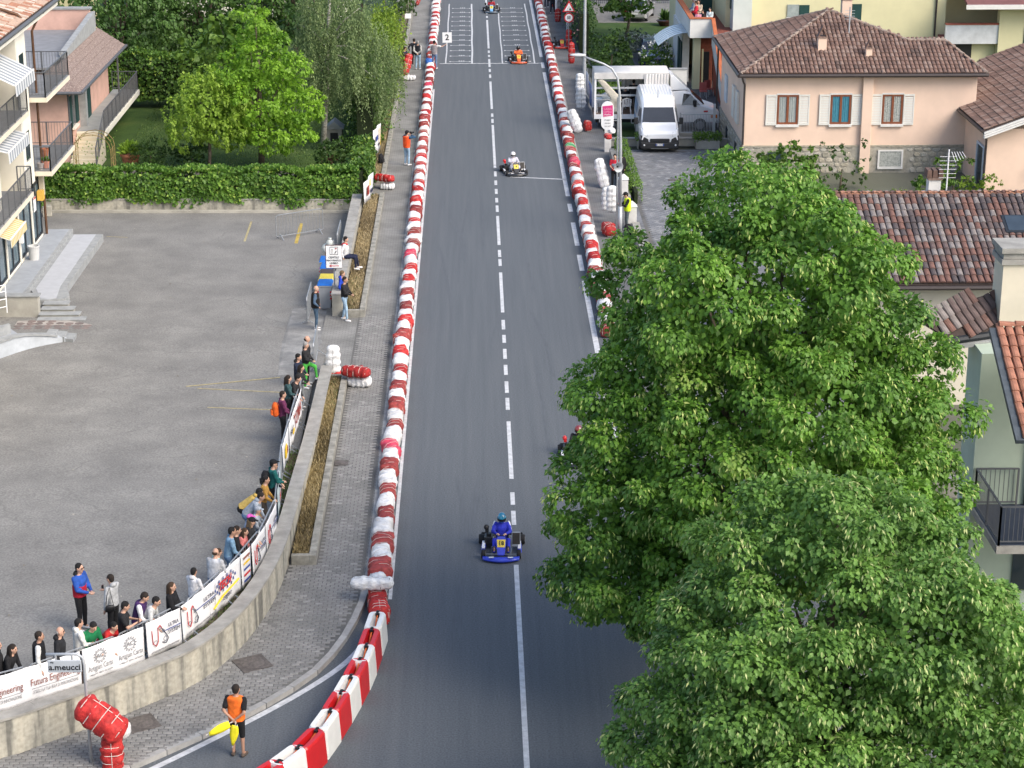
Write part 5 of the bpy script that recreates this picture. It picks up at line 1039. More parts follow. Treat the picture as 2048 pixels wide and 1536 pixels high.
    for i in range(7):
        u = i/6; y = .02+.36*u; z = .1+.02*math.sin(3*u)+.42*max(0,u-.35)**1.1; b.v += [(-.2,y,z+.13),(-.17,y,z+.02),(0,y,z),(.17,y,z+.02),(.2,y,z+.13)]
        if i:
            for j in range(4): a = (i-1)*5+j; b.f.append((a,a+1,a+6,a+5)); b.m.append(0)
    o = b.build('seat', m_black, t, world=False, smooth=True); o.modifiers.new('thick','SOLIDIFY').thickness = .015
    b = MB(); b.cbox((-.39,.30,.22),(.24,.32,.26)); b.lathe([(.07,-.1),(.075,.1)], 12, (-.38,.3,.33)); b.cbox((-.38,.42,.34),(.12,.1,.1)); b.tube([(-.3,.5,.25),(-.2,.72,.24),(-.05,.8,.24)], .035, 8); b.build('engine', M('engine_metal', (.05,.05,.052), .4, .3, 12, metal=.6), t, world=False, bevel=.01)
    b = MB(); b.cbox((-.44,.38,.5),(.1,.1,.12)); b.ball((-.46,.42,.55),(.08,.1,.08),8,6); b.build('air_box', cm((.5,.02,.02),'air') if sum(col) < .5 else m_black, t, world=False)
    b = MB(); b.hexa([(.3,.02,.14),(.56,.02,.14),(.56,.05,.14),(.3,.05,.14)], [(.3,.17,.5),(.56,.17,.5),(.56,.21,.5),(.3,.21,.5)]); o = b.build('radiator', M('radiator_frame', (.35,.35,.35), .4, .1, 4, metal=.6), t, world=False)
    b = MB(); b.hexa([(.32,.018,.2),(.54,.018,.2),(.54,.024,.2),(.32,.024,.2)], [(.32,.142,.49),(.54,.142,.49),(.54,.148,.49),(.32,.148,.49)]); b.build('core', M('radiator_core', (.03,.026,.022), .6, .2, 20), o, world=False)
    b = MB(); b.tube([(.13*math.cos(a), -.26+.04*math.sin(a), .47+.10*math.sin(a)) for a in np.linspace(0, 2*math.pi, 17)], .014, 6); b.tube([(0,-.27,.47),(0,-.62,.15)], .014, 6); b.build('steering_wheel', m_black, t, world=False)
    if driver:
        lab, suit, hel, kw = driver; ca = R(face)
        c0 = Vector((loc[0],loc[1],loc[2]))-Vector((math.cos(ca),math.sin(ca),0))*.30
        p = person(lab, suit, kw.get('legs', suit), at=(c0.x,c0.y,loc[2]), face=face, sit=.10, drive=True, lean=-.32, nod=-.35, arms='wheel', helmet=hel, shoe=(.05,.05,.05), group='kart drivers', h=1.72)
        for sx in (-1,1):
            if kw.get('stripe'): b = MB(); capsule(b, (sx*.20,-.16,.70), (sx*.27,.06,.53), .035, .03); b.build('sleeve_stripe', cloth((.72,.72,.74)), p, world=False, smooth=True)
    t.scale = (.94,.96,1); return t
kart((*G(1003,1102,.0)[:2],0), -92, 'blue kart with yellow plate 18 racing towards the viewer', (.03,.05,.5), (.03,.06,.55), '18', driver=('driver in blue and white suit with turquoise helmet', (.03,.04,.42), ((.02,.32,.5),(.01,.05,.12)), {'stripe': True}))
kart((3.26,60.3,0), -92, 'black and red kart half hidden by the linden leaves', (.02,.02,.022), (.02,.02,.022), '7', driver=('driver in black suit behind the linden leaves', (.02,.02,.022), ((.4,.02,.02),(.05,.05,.05)), {}))
kart((*G(1029,346,.0)[:2],0), -80, 'black kart with red details crossing the timing line', (.02,.02,.022), (.02,.021,.023), '4', driver=('driver in pale grey suit with white helmet', (.47,.46,.52), ((.78,.77,.76),(.7,.66,.64)), {}))
kart((*G(1037,124,.0)[:2],0), -88, 'orange and black kart at the start line', (.6,.11,.02), (.6,.1,.03), '11', driver=('driver in orange suit with black helmet', (.75,.14,.04), ((.012,.012,.014),(.02,.02,.022)), {'legs': K}))
kart((*G(983,24,.0)[:2],0), -90, 'light blue and black kart farthest up the track', (.16,.36,.62), (.05,.08,.11), '9', driver=('driver in dark red suit with pale helmet', (.25,.02,.03), ((.5,.55,.5),(.2,.25,.2)), {'legs': K}))
kart((*G(1123,94,.13)[:2],.125), -88, 'empty red and yellow kart parked on the right pavement', (.55,.02,.015), (.62,.05,.02), '1', numcol=(.7,.5,.02))
# ================================================================== crowd barriers, banners, signs, lamps, bins
m_galv = M('galvanised_steel', (.36,.38,.40), .45, .12, 6, metal=.55); m_pole = M('pole_grey', (.42,.44,.46), .5, .08, 4, metal=.3)
BL, BH = 2.3, 1.08
_b = MB(); _b.tube([(-BL/2,0,.16),(-BL/2,0,BH-.08),(-BL/2+.08,0,BH),(BL/2-.08,0,BH),(BL/2,0,BH-.08),(BL/2,0,.16),(BL/2-.05,0,.14),(-BL/2+.05,0,.14),(-BL/2,0,.16)], .021, 6); cb_frame = _b.mesh('frame', m_galv)
_b = MB(); _b.tube([(0,0,.14),(0,0,BH)], .009, 5); cb_bar = _b.mesh('bar', m_galv)
_b = MB(); _b.bar((0,-.3,.0),(0,0,.2),.03,.03); _b.bar((0,.3,.0),(0,0,.2),.03,.03); cb_foot = _b.mesh('foot', m_galv)
def crowd_barrier(mid, rz, label, n=13, tilt=0., group='steel crowd barriers around the car park'):
    t = thing('crowd_barrier', mid, label, 'barrier', rz, group); t.rotation_euler = (tilt, 0, rz)
    link('frame', cb_frame, t)
    for i in range(n): link('bar', cb_bar, t, (-BL/2+BL*(i+1)/(n+1),0,0))
    for x in (-BL/2+.2, BL/2-.2): link('foot', cb_foot, t, (x,0,0))
    return t
def onlot(px, py, dz):
    Y = 50
    for _ in range(6): p = G(px, py, zp(Y)+dz); Y = p[1]
    return Vector((p[0], p[1], zp(Y)))
railpx = [(-150,1385),(-60,1366),(0,1349),(130,1308),(260,1261),(359,1212),(412,1170),(495,1093),(527,1048),(549,1000),(561,894),(590,795),(616,722)]
rail = [onlot(px, py, BH) for px, py in railpx]
rs = resample([tuple(p) for p in rail], BL+.06)
for i, (a, c) in enumerate(zip(rs, rs[1:])):
    m_ = (a+c)/2; crowd_barrier((m_.x, m_.y, zp(m_.y)+.0), math.atan2(c.y-a.y, c.x-a.x), 'grey steel crowd barrier of the curved fence, %s counted from the left' % ordinal(i+1))
def b2(pa, pb, lab, tilt=0.): 
    a, c = onlot(*pa, BH), onlot(*pb, BH); m_ = (a+c)/2; crowd_barrier((m_.x, m_.y, m_.z), math.atan2(c.y-a.y, c.x-a.x), lab, tilt=tilt)
b2((617,731),(642,612),'steel barrier standing where the car park opens to the pavement')
b2((623,560),(612,600),'steel barrier turned sideways behind the man in the black gilet')
b2((690,405),(664,505),'steel barrier leaning at the low wall by the seated man')
b2((546,432),(650,416),'steel barrier pushed against the ivy hedge',0.)
# --- banners
m_ban = M('banner_cloth', (.72,.72,.73), .6, .05, 3); m_bant = M('pale_teal_cloth', (.5,.6,.62), .6, .1, 3)
I_BRN = M('ink_brown', (.24,.09,.07), .6, .1, 4); I_GRY = M('ink_grey', (.25,.25,.26), .6, .1, 4); I_RED = M('ink_red', (.5,.03,.03), .6, .1, 4); I_BLU = M('ink_blue', (.03,.06,.25), .6, .1, 4); I_YEL = M('ink_yellow', (.75,.5,.03), .6, .1, 4); I_MAR = M('ink_maroon', (.28,.04,.03), .6, .1, 4); I_NAV = M('ink_navy', (.02,.025,.06), .6, .1, 4)
def banner(pa, pb, label, drop=.85, drop2=None, mat=None, off=.05, rag=0., topz=BH):
    """cloth tied to the rail between two bearings; returns the thing, its local x runs along the cloth, z up, front faces -y"""
    a, c = onlot(*pa, topz), onlot(*pb, topz); d = c-a; L_ = math.hypot(d.x, d.y); rz = math.atan2(d.y, d.x); nrm = Vector((math.sin(rz), -math.cos(rz), 0))
    t = thing('banner', (a.x+nrm.x*off, a.y+nrm.y*off, a.z+topz), label, 'banner', rz, 'sponsor banners tied to the fence'); drop2 = drop2 or drop; slope = (c.z-a.z)/L_
    n, m_ = max(6, int(L_/.12)), 7; b = MB()
    for i in range(n+1):
        u = i/n
        for j in range(m_+1):
            v = j/m_; D = drop+(drop2-drop)*u+rag*math.sin(u*9)*v; y = -.014*math.sin(u*L_*5.1+v*2)*v-.01*math.sin(u*L_*13+1)*(.3+v); b.v.append((u*L_, y, slope*u*L_-.02*math.sin(math.pi*((u*L_/.75) % 1))-D*v))
    for i in range(n):
        for j in range(m_): k = i*(m_+1)+j; b.f.append((k, k+1, k+m_+2, k+m_+1)); b.m.append(0)
    o = b.build('cloth', mat or m_ban, t, world=False, smooth=True); o.modifiers.new('thick','SOLIDIFY').thickness = .004
    t['L'] = L_; return t, L_, slope
def lay(t, txt, x, z, size, mat, slope=0, bold=0., shear=0., sx=1., name='lettering', lift=.032, fit=None):
    me = textmesh(txt, size, mat, bold=bold, font_shear=shear, sx=sx, ext=.002)
    if fit: xs_ = [v.co.x for v in me.vertices]; me.transform(Matrix.Scale(fit/(max(xs_)-min(xs_)), 4, (1,0,0)))
    return link(name, me, t, (x, -lift, z+slope*x), (math.pi/2, -math.atan(slope), 0))
def ring(b, c, r, w=.012, n=20): b.tube([(c[0]+r*math.cos(a), -.03, c[1]+r*math.sin(a)) for a in np.linspace(0, 2*math.pi, n+1)], w, 4, cap=False)
t, L_, s = banner((-75,1372),(157,1300),'white banner lettered Futura Engineering at the left edge',.92)
for x in (L_*.77, L_*.27): lay(t,'Futura Engineering',x,-.42,.25,I_BRN,s,fit=L_*.43); lay(t,'SCEGLI LA TUA IDEA DI INNOVAZIONE',x,-.66,.12,I_GRY,s,fit=L_*.4)
for x in (L_*.77, L_*.27): b = MB(); b.bar((x-L_*.21,-.03,-.565+s*(x-L_*.21)),(x+L_*.21,-.03,-.565+s*(x+L_*.21)),.004,.012); b.build('rule', I_GRY, t, world=False)
t, L_, s = banner((161,1298),(284,1251),'white banner lettered Artigian Carta with gear emblems',.88,.95)
for x in (L_*.27, L_*.76):
    q = MB(); ring(q,(x,-.3+s*x),.13,.008)
    for k in range(14): a = k*math.pi/7; q.cbox((x+.165*math.cos(a),-.03,-.3+s*x+.165*math.sin(a)),(.03,.006,.03))
    q.build('gear_emblem', I_GRY, t, world=False); lay(t,'AC',x,-.3,.15,I_GRY,s,bold=.003); lay(t,'Artigian Carta',x,-.57,.2,I_GRY,s,fit=L_*.4)
    lay(t,'S. Maiano 67 · 06016 · San Giustino',x,-.72,.07,I_GRY,s,fit=L_*.38)
def us(pa, pb, lab, drop=.95):
    t, L_, s = banner(pa, pb, lab, drop); x0 = L_*.14; q = MB()
    q.tube([(x0,-.03,-.25+s*x0),(x0+.02,-.03,-.6+s*x0),(x0+.12,-.03,-.7+s*x0),(x0+.2,-.03,-.6+s*x0),(x0+.2,-.03,-.25+s*x0),(x0+.27,-.03,-.2+s*x0),(x0+.33,-.03,-.3+s*x0)], .012, 4); q.build('belt_red', I_RED, t, world=False)
    q = MB(); x1 = x0+.33; q.tube([(x1,-.03,-.3+s*x1),(x1+.12,-.03,-.48+s*x1),(x1+.2,-.03,-.62+s*x1),(x1+.12,-.03,-.72+s*x1),(x1,-.03,-.66+s*x1)], .012, 4)
    for c_, r_ in (((x0+.1,-.6),.055),((x1-.05,-.27),.04),((x1+.1,-.6),.06),((x1+.04,-.38),.04)): ring(q,(c_[0],c_[1]+s*c_[0]),r_,.006,12)
    q.build('belt_dark', I_NAV, t, world=False); lay(t,'ULTRA',L_*.76,-.3,.14,I_NAV,s,fit=L_*.3); lay(t,'SYSTEM',L_*.77,-.48,.14,I_NAV,s,fit=L_*.34); q = MB(); q.bar((x1+.1,-.03,-.4+s*x1),(L_*.97,-.03,-.4+s*L_),.004,.02); q.build('rule', I_BLU, t, world=False)
    lay(t,'RETTIFICHE SPECIALI PER MINUTERIE',L_*.5,-.83,.06,I_GRY,s,fit=L_*.8)
us((288,1246),(357,1213),'left one of the white Ultra System banners')
us((358,1212),(427,1157),'Ultra System banner below the man in white hoodie')
t, L_, s = banner((413,1168),(476,1111),'white banner with red Tech lettering on a checkered oval',.95)
q = MB()
for i in range(12):
    for j in range(5):
        u, v = (i-5.5)/6, (j-2)/2.5
        if u*u+v*v < 1 and (i+j) % 2: x = L_*.45+u*L_*.38; z = -.32+s*x+v*.2; q.poly([(x-.03,-.031,z-.04),(x+.03,-.031,z-.04),(x+.03,-.031,z+.04),(x-.03,-.031,z+.04)])
q.build('checker', I_BLU, t, world=False); lay(t,'TECH',L_*.45,-.32,.3,I_RED,s,bold=.012,shear=.2,lift=.045)
q = MB(); q.tube([(L_*.1,-.03,-.75+s*L_*.1),(L_*.4,-.03,-.62+s*L_*.4),(L_*.9,-.03,-.55+s*L_*.9)], .03, 4); q.build('swoosh', I_YEL, t, world=False); lay(t,'Engine',L_*.5,-.68,.2,I_NAV,s,shear=.3,lift=.05)
t, L_, s = banner((477,1110),(497,1091),'narrow white banner with small coloured sponsor marks beside a black pole',.95)
for k in range(5): q = MB(); q.cbox((L_*.5,-.03,-.15-.16*k+s*L_*.5),(L_*.6,.004,.06)); q.build('sponsor_mark', (I_BRN,I_YEL,I_BLU,I_RED,I_BLU)[k], t, world=False)
us((499,1089),(526,1050),'Ultra System banner below the woman in the black cap')
us((527,1049),(549,1004),'Ultra System banner below the bending grey hoodie')
t, L_, s = banner((551,985),(557,930),'pale teal banner hanging below the mustard shirt boy',.95,mat=m_bant,rag=.05); lay(t,'KART',L_*.5,-.5,.3,I_RED,s)
t, L_, s = banner((561,893),(573,852),'white banner with yellow and brown emblem, corner hanging loose',.75,1.0,rag=.1); q = MB(); q.ball((L_*.5,-.02,-.5),(.35,.02,.22),10,5); q.build('emblem', I_YEL, t, world=False); q = MB(); q.ball((L_*.6,-.03,-.52),(.2,.02,.12),8,5); q.build('emblem_maroon', I_MAR, t, world=False)  # emblem printed in two inks, yellow and maroon
t, L_, s = banner((574,850),(599,776),'long white banner with big maroon letters, highest on the curved fence',.9); lay(t,'TOMA',L_*.62,-.42,.62,I_MAR,s,bold=.012,sx=1.15); lay(t,'PERSICI',L_*.16,-.4,.24,I_NAV,s); q = MB(); q.ball((L_*.3,-.025,-.6),(.25,.02,.08),8,5); q.build('swoosh', I_YEL, t, world=False)
def flatbanner(px, py, z, w_, h_, rz, lab, marks):
    x, y, _ = G(px, py, z); t = thing('banner', (x, y, z), lab, 'banner', rz, 'banners hung on the hedge'); b = MB()
    for i in range(9):
        for j in range(5): u, v = i/8, j/4; b.v.append((u*w_-w_/2, .04*math.sin(u*9+v*2), h_*v))
    for i in range(8):
        for j in range(4): k = i*5+j; b.f.append((k,k+5,k+6,k+1)); b.m.append(0)
    o = b.build('cloth', m_ban, t, world=False, smooth=True); o.modifiers.new('thick','SOLIDIFY').thickness = .006
    for c, x0, z0, w2, h2 in marks: q = MB(); q.cbox((x0,-.05,z0),(w2,.006,h2)); q.build('print', c, t, world=False)
flatbanner(738,398,.75,2.2,1.0,1.45,'white printed banner hung on the ivy hedge corner',[(I_MAR,-.4,.5,.5,.4),(I_NAV,.5,.3,.6,.15),(I_YEL,.1,.75,.25,.3)])
flatbanner(755,305,.6,1.9,1.3,1.45,'white banner on the roadside hedge above the black bag',[(I_BLU,-.3,.8,.6,.25),(I_YEL,.6,.7,.12,.9),(I_NAV,.2,.4,.5,.12)])
# --- street name sign
t = thing('street_sign', (-8.58,41.2,.12), 'grey street name sign a.meucci on a bent steel pole', 'street sign')
b = MB(); b.tube([(-8.58,41.2,.1),(-8.58,41.2,2.55),(-8.61,41.2,2.72),(-8.72,41.2,2.8),(-9.4,41.2,2.8)], .035, 8); b.build('pole', m_pole, t, smooth=True)
b = MB(); b.box(-9.36,41.10,2.40,-8.62,41.14,2.70); pn = b.build('name_plate', M('sign_grey', (.40,.43,.46), .45, .05, 3), t, bevel=.02)
b = MB(); b.box(-9.2,41.14,2.55,-9.17,41.21,2.80); b.box(-8.85,41.14,2.55,-8.82,41.21,2.80); b.build('clamps', m_pole, t)
o = link('lettering', textmesh('a.meucci', .2, m_ink, bold=.003), t, (-8.99+8.58,41.095-41.2,2.53-.12), (math.pi/2,0,0)); o = link('lettering', textmesh('via', .07, m_ink), t, (-9.26+8.58,41.095-41.2,2.655-.12), (math.pi/2,0,0))
# --- clinic sign
m_sw = M('sign_white', (.78,.78,.78), .45, .03, 3); m_sr = M('sign_red', (.48,.02,.03), .45, .05, 3); m_brn = M('frame_brown', (.09,.035,.03), .5, .1, 4)
t = thing('direction_sign', (-5.29,76.3,.1), 'white clinic direction sign with red arrow on a post above the bins', 'sign')
b = MB(); b.tube([(-5.29,76.36,.1),(-5.29,76.36,2.85)], .03, 8); b.build('post', m_galv, t)
b = MB(); b.box(-5.6,76.24,1.77,-4.97,76.30,2.68); b.build('frame', m_brn, t); b = MB(); b.box(-5.575,76.228,1.79,-4.975,76.238,2.66); b.build('panel', m_sw, t)
for tx, z, sz in (('CENTRO',2.20,.12),('FISIOTERAPICO',2.08,.095),('UMBRO',1.97,.11)): link('lettering', textmesh(tx, sz, m_ink, sx=.85), t, (.01,-.078,z-.1), (math.pi/2,0,0))
b = MB(); b.bar((-5.42,76.222,1.87),(-5.1,76.222,1.87),.006,.025); b.ext([(-5.48,76.225,1.87),(-5.38,76.225,1.92),(-5.38,76.225,1.82)],(0,-.006,0)); b.build('arrow', m_sr, t)
b = MB()
for a, c in (((-.15,2.32),(.15,2.32)),((.15,2.32),(.15,2.61)),((.15,2.61),(-.15,2.61)),((-.15,2.61),(-.15,2.32))): b.bar((-5.275+a[0],76.224,a[1]),(-5.275+c[0],76.224,c[1]),.006,.014)
b.ball((-5.34,76.224,2.5),(.025,.006,.025),6,4); b.bar((-5.34,76.224,2.36),(-5.34,76.224,2.47),.006,.04); b.bar((-5.24,76.224,2.36),(-5.18,76.224,2.46),.006,.03); b.build('pictogram', m_ink, t); b = MB(); b.bar((-5.24,76.223,2.55),(-5.16,76.223,2.55),.006,.02); b.bar((-5.2,76.221,2.515),(-5.2,76.221,2.585),.006,.02); b.build('cross', m_sr, t)
# --- wheelie bins
m_bin = M('bin_grey', (.28,.30,.33), .5, .08, 3); lidc = {'blue': (.01,.12,.45), 'yellow': (.55,.45,.05), 'brown': (.06,.04,.035)}
def bin_(x, y, lid, label):
    t = thing('wheelie_bin', (x,y,.05), label, 'bin', random.uniform(-.06,.06), 'wheelie bins beside the low wall')
    b = MB(); b.hexa([(-.22,-.24,.03),(.22,-.24,.03),(.22,.2,.03),(-.22,.2,.03)], [(-.29,-.33,.95),(.29,-.33,.95),(.29,.33,.95),(-.29,.33,.95)]); b.box(-.31,-.35,.93,.31,.35,.97); b.build('tub', m_bin, t, world=False, bevel=.015)
    b = MB(); b.hexa([(-.3,-.36,.975),(.3,-.36,.975),(.3,.34,.975),(-.3,.34,.975)], [(-.26,-.31,1.03),(.26,-.31,1.03),(.26,.3,1.08),(-.26,.3,1.08)]); b.build('lid', M('bin_lid_'+lid, lidc[lid], .45, .08, 3), t, world=False, bevel=.02)
    b = MB(); b.tube([(-.25,.38,1.0),(.25,.38,1.0)], .018, 6); b.build('handle', m_bin, t, world=False)
    for sx in (-1,1):
        b = MB(); b.lathe([(.1,-.025),(.1,.025)], 14, axis='x'); o = b.build('wheel', m_black, t, world=False); o.location = (sx*.27,.24,.1)
        for k in range(3): b = MB(); z = .42+.13*k; b.hexa([(sx*.25-.05,-.296-.05*(z-.42)-.002,z),(sx*.25+.03,-.296-.05*(z-.42)-.002,z+.02),(sx*.25+.03,-.29-.05*(z-.42),z+.02),(sx*.25-.05,-.29-.05*(z-.42),z)], [(sx*.25-.05,-.30-.05*(z-.36)-.002,z+.06),(sx*.25+.03,-.30-.05*(z-.36)-.002,z+.08),(sx*.25+.03,-.29-.05*(z-.36),z+.08),(sx*.25-.05,-.29-.05*(z-.36),z+.06)]); b.build('reflective_stripe', m_sr, t, world=False)
for y, lid, lab in ((76.75,'blue','nearest grey bin with blue lid below the clinic sign'),(77.5,'yellow','grey bin with yellow lid, second in the row'),(78.22,'brown','grey bin with brown lid in the middle of the row'),(79.15,'blue','grey bin with blue lid behind the brown-lidded one'),(80.15,'blue','farthest grey bin with blue lid and rubbish bags on it')): bin_(-5.68-.05*(y > 79)-.1*(y > 80), y, lid, lab)
t = thing('rubbish_bag', (-5.85,80.9,.05), 'pale plastic rubbish bag piled on the farthest bin', 'rubbish bag'); b = MB(); b.ball((0,0,1.25),(.25,.25,.22),10,7); b.ball((.1,-.1,1.5),(.15,.14,.16),8,6); b.tube([(.1,-.1,1.62),(.12,-.1,1.72)],[.04,.08],6); o = b.build('bag_film', M('bag_film', (.5,.53,.5), .4, .2, 7, bump=.8, bscale=12), t, world=False, smooth=True)
# --- speed and narrowing signs
t = thing('traffic_sign', (6.36,135.2,.12), 'red-rimmed triangular narrowing sign above a 50 speed limit disc', 'road sign')
b = MB(); b.tube([(6.36,135.25,.1),(6.36,135.25,3.3)], .03, 8); b.build('post', m_galv, t)
tri = lambda r_, y, m_: [(6.36, y, 2.80+r_), (6.36-r_*.87, y, 2.80-r_*.5), (6.36+r_*.87, y, 2.80-r_*.5)]
b = MB(); b.ext(tri(.50,135.2,0)[::-1], (0,-.02,0)); w3 = b.build('warning_plate', m_sr, t, bevel=.02); b = MB(); b.ext(tri(.34,135.177,0)[::-1], (0,-.004,0)); b.build('white_field', m_sw, w3)
for sx in (-1,1):
    b = MB(); b.bar((6.36+sx*.09,135.17,2.64),(6.36+sx*.09,135.17,2.74),.006,.02); b.bar((6.36+sx*.09,135.17,2.74),(6.36+sx*.05,135.17,2.83),.006,.02); b.bar((6.36+sx*.05,135.17,2.83),(6.36+sx*.05,135.17,2.92),.006,.02); b.build('narrowing_mark', m_ink, w3)
b = MB(); b.lathe([(.32,0),(.32,-.02)], 24, (6.36,135.2,2.18), axis='y'); w3 = b.build('limit_disc', m_sr, t); b = MB(); b.lathe([(.24,0),(.24,-.004)], 24, (6.36,135.177,2.18), axis='y'); b.build('white_field', m_sw, w3); link('number', textmesh('50', .27, m_ink, bold=.006, sx=.85), t, (0,-.032,2.06), (math.pi/2,0,0))
# --- lamps
t = thing('street_lamp', (6.41,87.3,.1), 'grey street lamp with curved arm carrying a loudspeaker', 'street lamp')
b = MB(); b.tube([(6.41,87.3,0),(6.41,87.3,1.4)], [.1,.09], 10); b.tube([(6.41,87.3,1.4),(6.38,87.3,4),(6.30,87.3,6.3),(6.2,87.3,7.0),(5.95,87.3,7.4),(5.6,87.3,7.6),(4.75,87.3,7.92)], [.07,.065,.055,.05,.05,.045,.04], 10); b.build('pole', m_pole, t, smooth=True)
b = MB(); b.ball((4.5,87.3,7.98),(.36,.13,.07),12,6); b.build('lamp_head', M('lamp_head', (.55,.57,.58), .5, .05, 3), t, smooth=True)
t2 = thing('loudspeaker', (6.38,87.2,3.25), 'grey horn loudspeaker clamped to the street lamp', 'loudspeaker', .5); b = MB(); b.lathe([(.05,.2),(.09,.0),(.14,-.16),(.23,-.3),(.22,-.3),(.12,-.14),(.04,-.02)], 18, (-.28,0,0), axis='y'); b.build('horn', m_pole, t2, world=False, smooth=True); b = MB(); b.ball((-.28,-.2,0),(.05,.06,.05),8,6); b.build('driver', m_black, t2, world=False); b = MB(); b.bar((-.28,.1,0),(.08,.1,0),.04,.04); b.cbox((.02,.1,0),(.2,.2,.1)); b.build('clamp', m_black, t2, world=False)
t = thing('street_lamp', (6.3,115.0,.1), 'tall straight pale lamp post behind the open truck', 'street lamp'); b = MB(); b.tube([(6.3,115,0),(6.3,115,4.5),(6.3,115,9)], [.1,.085,.06], 10); b.build('pole', m_pole, t); b = MB(); b.ball((5.9,115,9.05),(.4,.14,.08),10,6); b.build('lamp_head', m_pole, t)
t = thing('oval_sign', (6.35,88.2,.1), 'white oval hairdresser sign with pink square on a grey post', 'sign'); b = MB(); b.tube([(6.33,88.2,0),(6.3,88.2,6.0)], .04, 8); b.build('post', m_galv, t)
def oval(w_, h_, cx, cz, y, dy):
    pts = []
    for k in range(13): a = math.pi*k/12; pts.append((cx+w_*math.cos(a), y, cz+h_-w_+w_*math.sin(a)))
    for k in range(13): a = math.pi+math.pi*k/12; pts.append((cx+w_*math.cos(a), y, cz-h_+w_+w_*math.sin(a)))
    return MB().ext(pts[::-1], (0,dy,0))
oval(.27,.62,5.85,5.22,88.16,-.06).build('panel', m_sw, t); b = MB(); b.bar((6.1,88.14,5.5),(6.32,88.18,5.5),.03,.03); b.build('bracket', m_galv, t); b = MB(); b.bar((6.1,88.14,5.0),(6.32,88.18,5.0),.03,.03); b.build('bracket', m_galv, t)
m_pk = M('sign_pink', (.6,.04,.2), .5, .05, 3); m_pl = M('pale_pink', (.75,.35,.45), .5, .05, 3); b = MB(); b.ext([(5.63,88.095,5.63),(6.07,88.095,5.68),(6.08,88.095,5.22),(5.67,88.095,5.17)][::-1],(0,-.004,0)); b.build('pink_square', m_pk, t)
for tx, z, sz, mm in (('LABIA',5.51,.13,m_pl),('CAPELLI',5.39,.10,m_pl),('Atelier',5.27,.11,m_sw),('075 856571',5.03,.06,m_ink),('labia.capelli',4.90,.055,m_ink),('labia_capelli',4.77,.055,m_ink)): link('lettering', textmesh(tx, sz, mm), t, (5.86-6.35,88.088-88.2,z-.1), (math.pi/2,0,0))
def gatepost(x, y, h_, wd, lab, capm=None):
    t = thing('gate_post', (x,y,.1), lab, 'gate post'); b = MB(); b.box(x-wd/2,y-wd/2,0,x+wd/2,y+wd/2,h_); b.build('pillar', M('white_render', (.62,.61,.59), .9, .1, 3), t, bevel=.01); b = MB(); b.hexa([(x-wd*.58,y-wd*.58,h_+.003),(x+wd*.58,y-wd*.58,h_+.003),(x+wd*.58,y+wd*.58,h_+.003),(x-wd*.58,y+wd*.58,h_+.003)], [(x-.03,y-.03,h_+.22),(x+.03,y-.03,h_+.22),(x+.03,y+.03,h_+.22),(x-.03,y+.03,h_+.22)]); b.build('pyramid_cap', M('white_render', (.62,.61,.59)), t)
gatepost(6.95,104.2,1.45,.34,'white gate post with pointed cap at the truck tail')
gatepost(6.95,93.0,1.3,.42,'white gate pier behind the leaning white bag'); gatepost(7.0,88.4,1.15,.4,'white gate pier beside the near street lamp')
t = thing('white_post', (6.15,150,.1), 'plain white post on the far right pavement', 'post'); b = MB(); b.tube([(6.15,150,0),(6.15,150,2.2)], .09, 8); b.build('shaft', m_sw, t); b = MB(); b.lathe([(.1,0),(.1,.05),(.03,.1)], 8, (6.15,150,2.2)); b.build('cap', m_sw, t)
t = thing('tarpaulin', (6.75,120,.1), 'blue and white plastic sheet tied along the right garden fence', 'tarpaulin'); b = MB()
for i in range(16):
    for j in range(4): b.v.append((6.75+.05*math.sin(i*1.7+j), 110.5+i*.9, .2+.36*j))
for i in range(15):
    for j in range(3): k = i*4+j; b.f.append((k,k+4,k+5,k+1)); b.m.append(1 if i > 7 else 0)
o = b.build('sheet', [M('blue_sheet', (.06,.16,.42), .5, .2, 5), M('pale_sheet', (.5,.53,.6), .5, .2, 5)], t, smooth=True); o.modifiers.new('thick','SOLIDIFY').thickness = .01
b = MB()
for y in np.arange(110.5,124.5,1.5): b.tube([(6.82,y,.1),(6.82,y,1.4)], .02, 5)
b.build('fence_posts', m_galv, t)['kind'] = 'stuff'
for px, py, lab in ((816,32,'white notice hung in the hedge at the far left pavement'),(812,52,'lower white notice by the cedar tips')):
    x, y, z = atY(px, py, 146); t = thing('notice', (x,y,z), lab, 'notice', .2); b = MB(); b.cbox((0,0,0),(.42,.02,.34)); b.build('sheet', m_sw, t, world=False); b = MB(); b.tube([(0,.02,.1),(.05,.02,1.2)], .008, 4); b.build('string', m_cord, t, world=False)
# ================================================================== buildings on the left
m_cream = M('cream_render', (.66,.60,.48), .92, .06, 1.2, bump=.1); m_whiter = M('pale_render', (.74,.71,.62), .92, .05, 1.2); m_beige = M('beige_render', (.58,.52,.39), .92, .06, 1.5)
m_rail = M('rail_grey', (.13,.135,.145), .5, .1, 5, metal=.3); m_glass = glassmat(); m_dkfr = M('dark_frame', (.02,.024,.03), .5, .1, 4); m_copper = M('copper_pipe', (.14,.075,.045), .45, .25, 3, metal=.5)
m_slab = M('balcony_floor', (.22,.225,.235), .85, .12, 2); m_tilew = M('terrace_tile', (.33,.35,.375), .7, .08, 3); m_greyst = M('grey_stone', (.30,.31,.31), .85, .15, 3)
def tilemat(n, cols): return [M('%s_%d' % (n, i), c, .9, .2, 9, bump=.3) for i, c in enumerate(cols)]
T_RED = tilemat('red_tile', [(.34,.17,.11),(.42,.30,.23),(.52,.45,.38),(.29,.13,.085)])
T_BRN = tilemat('brown_tile', [(.14,.088,.07),(.185,.115,.09),(.23,.16,.13),(.11,.075,.062)])
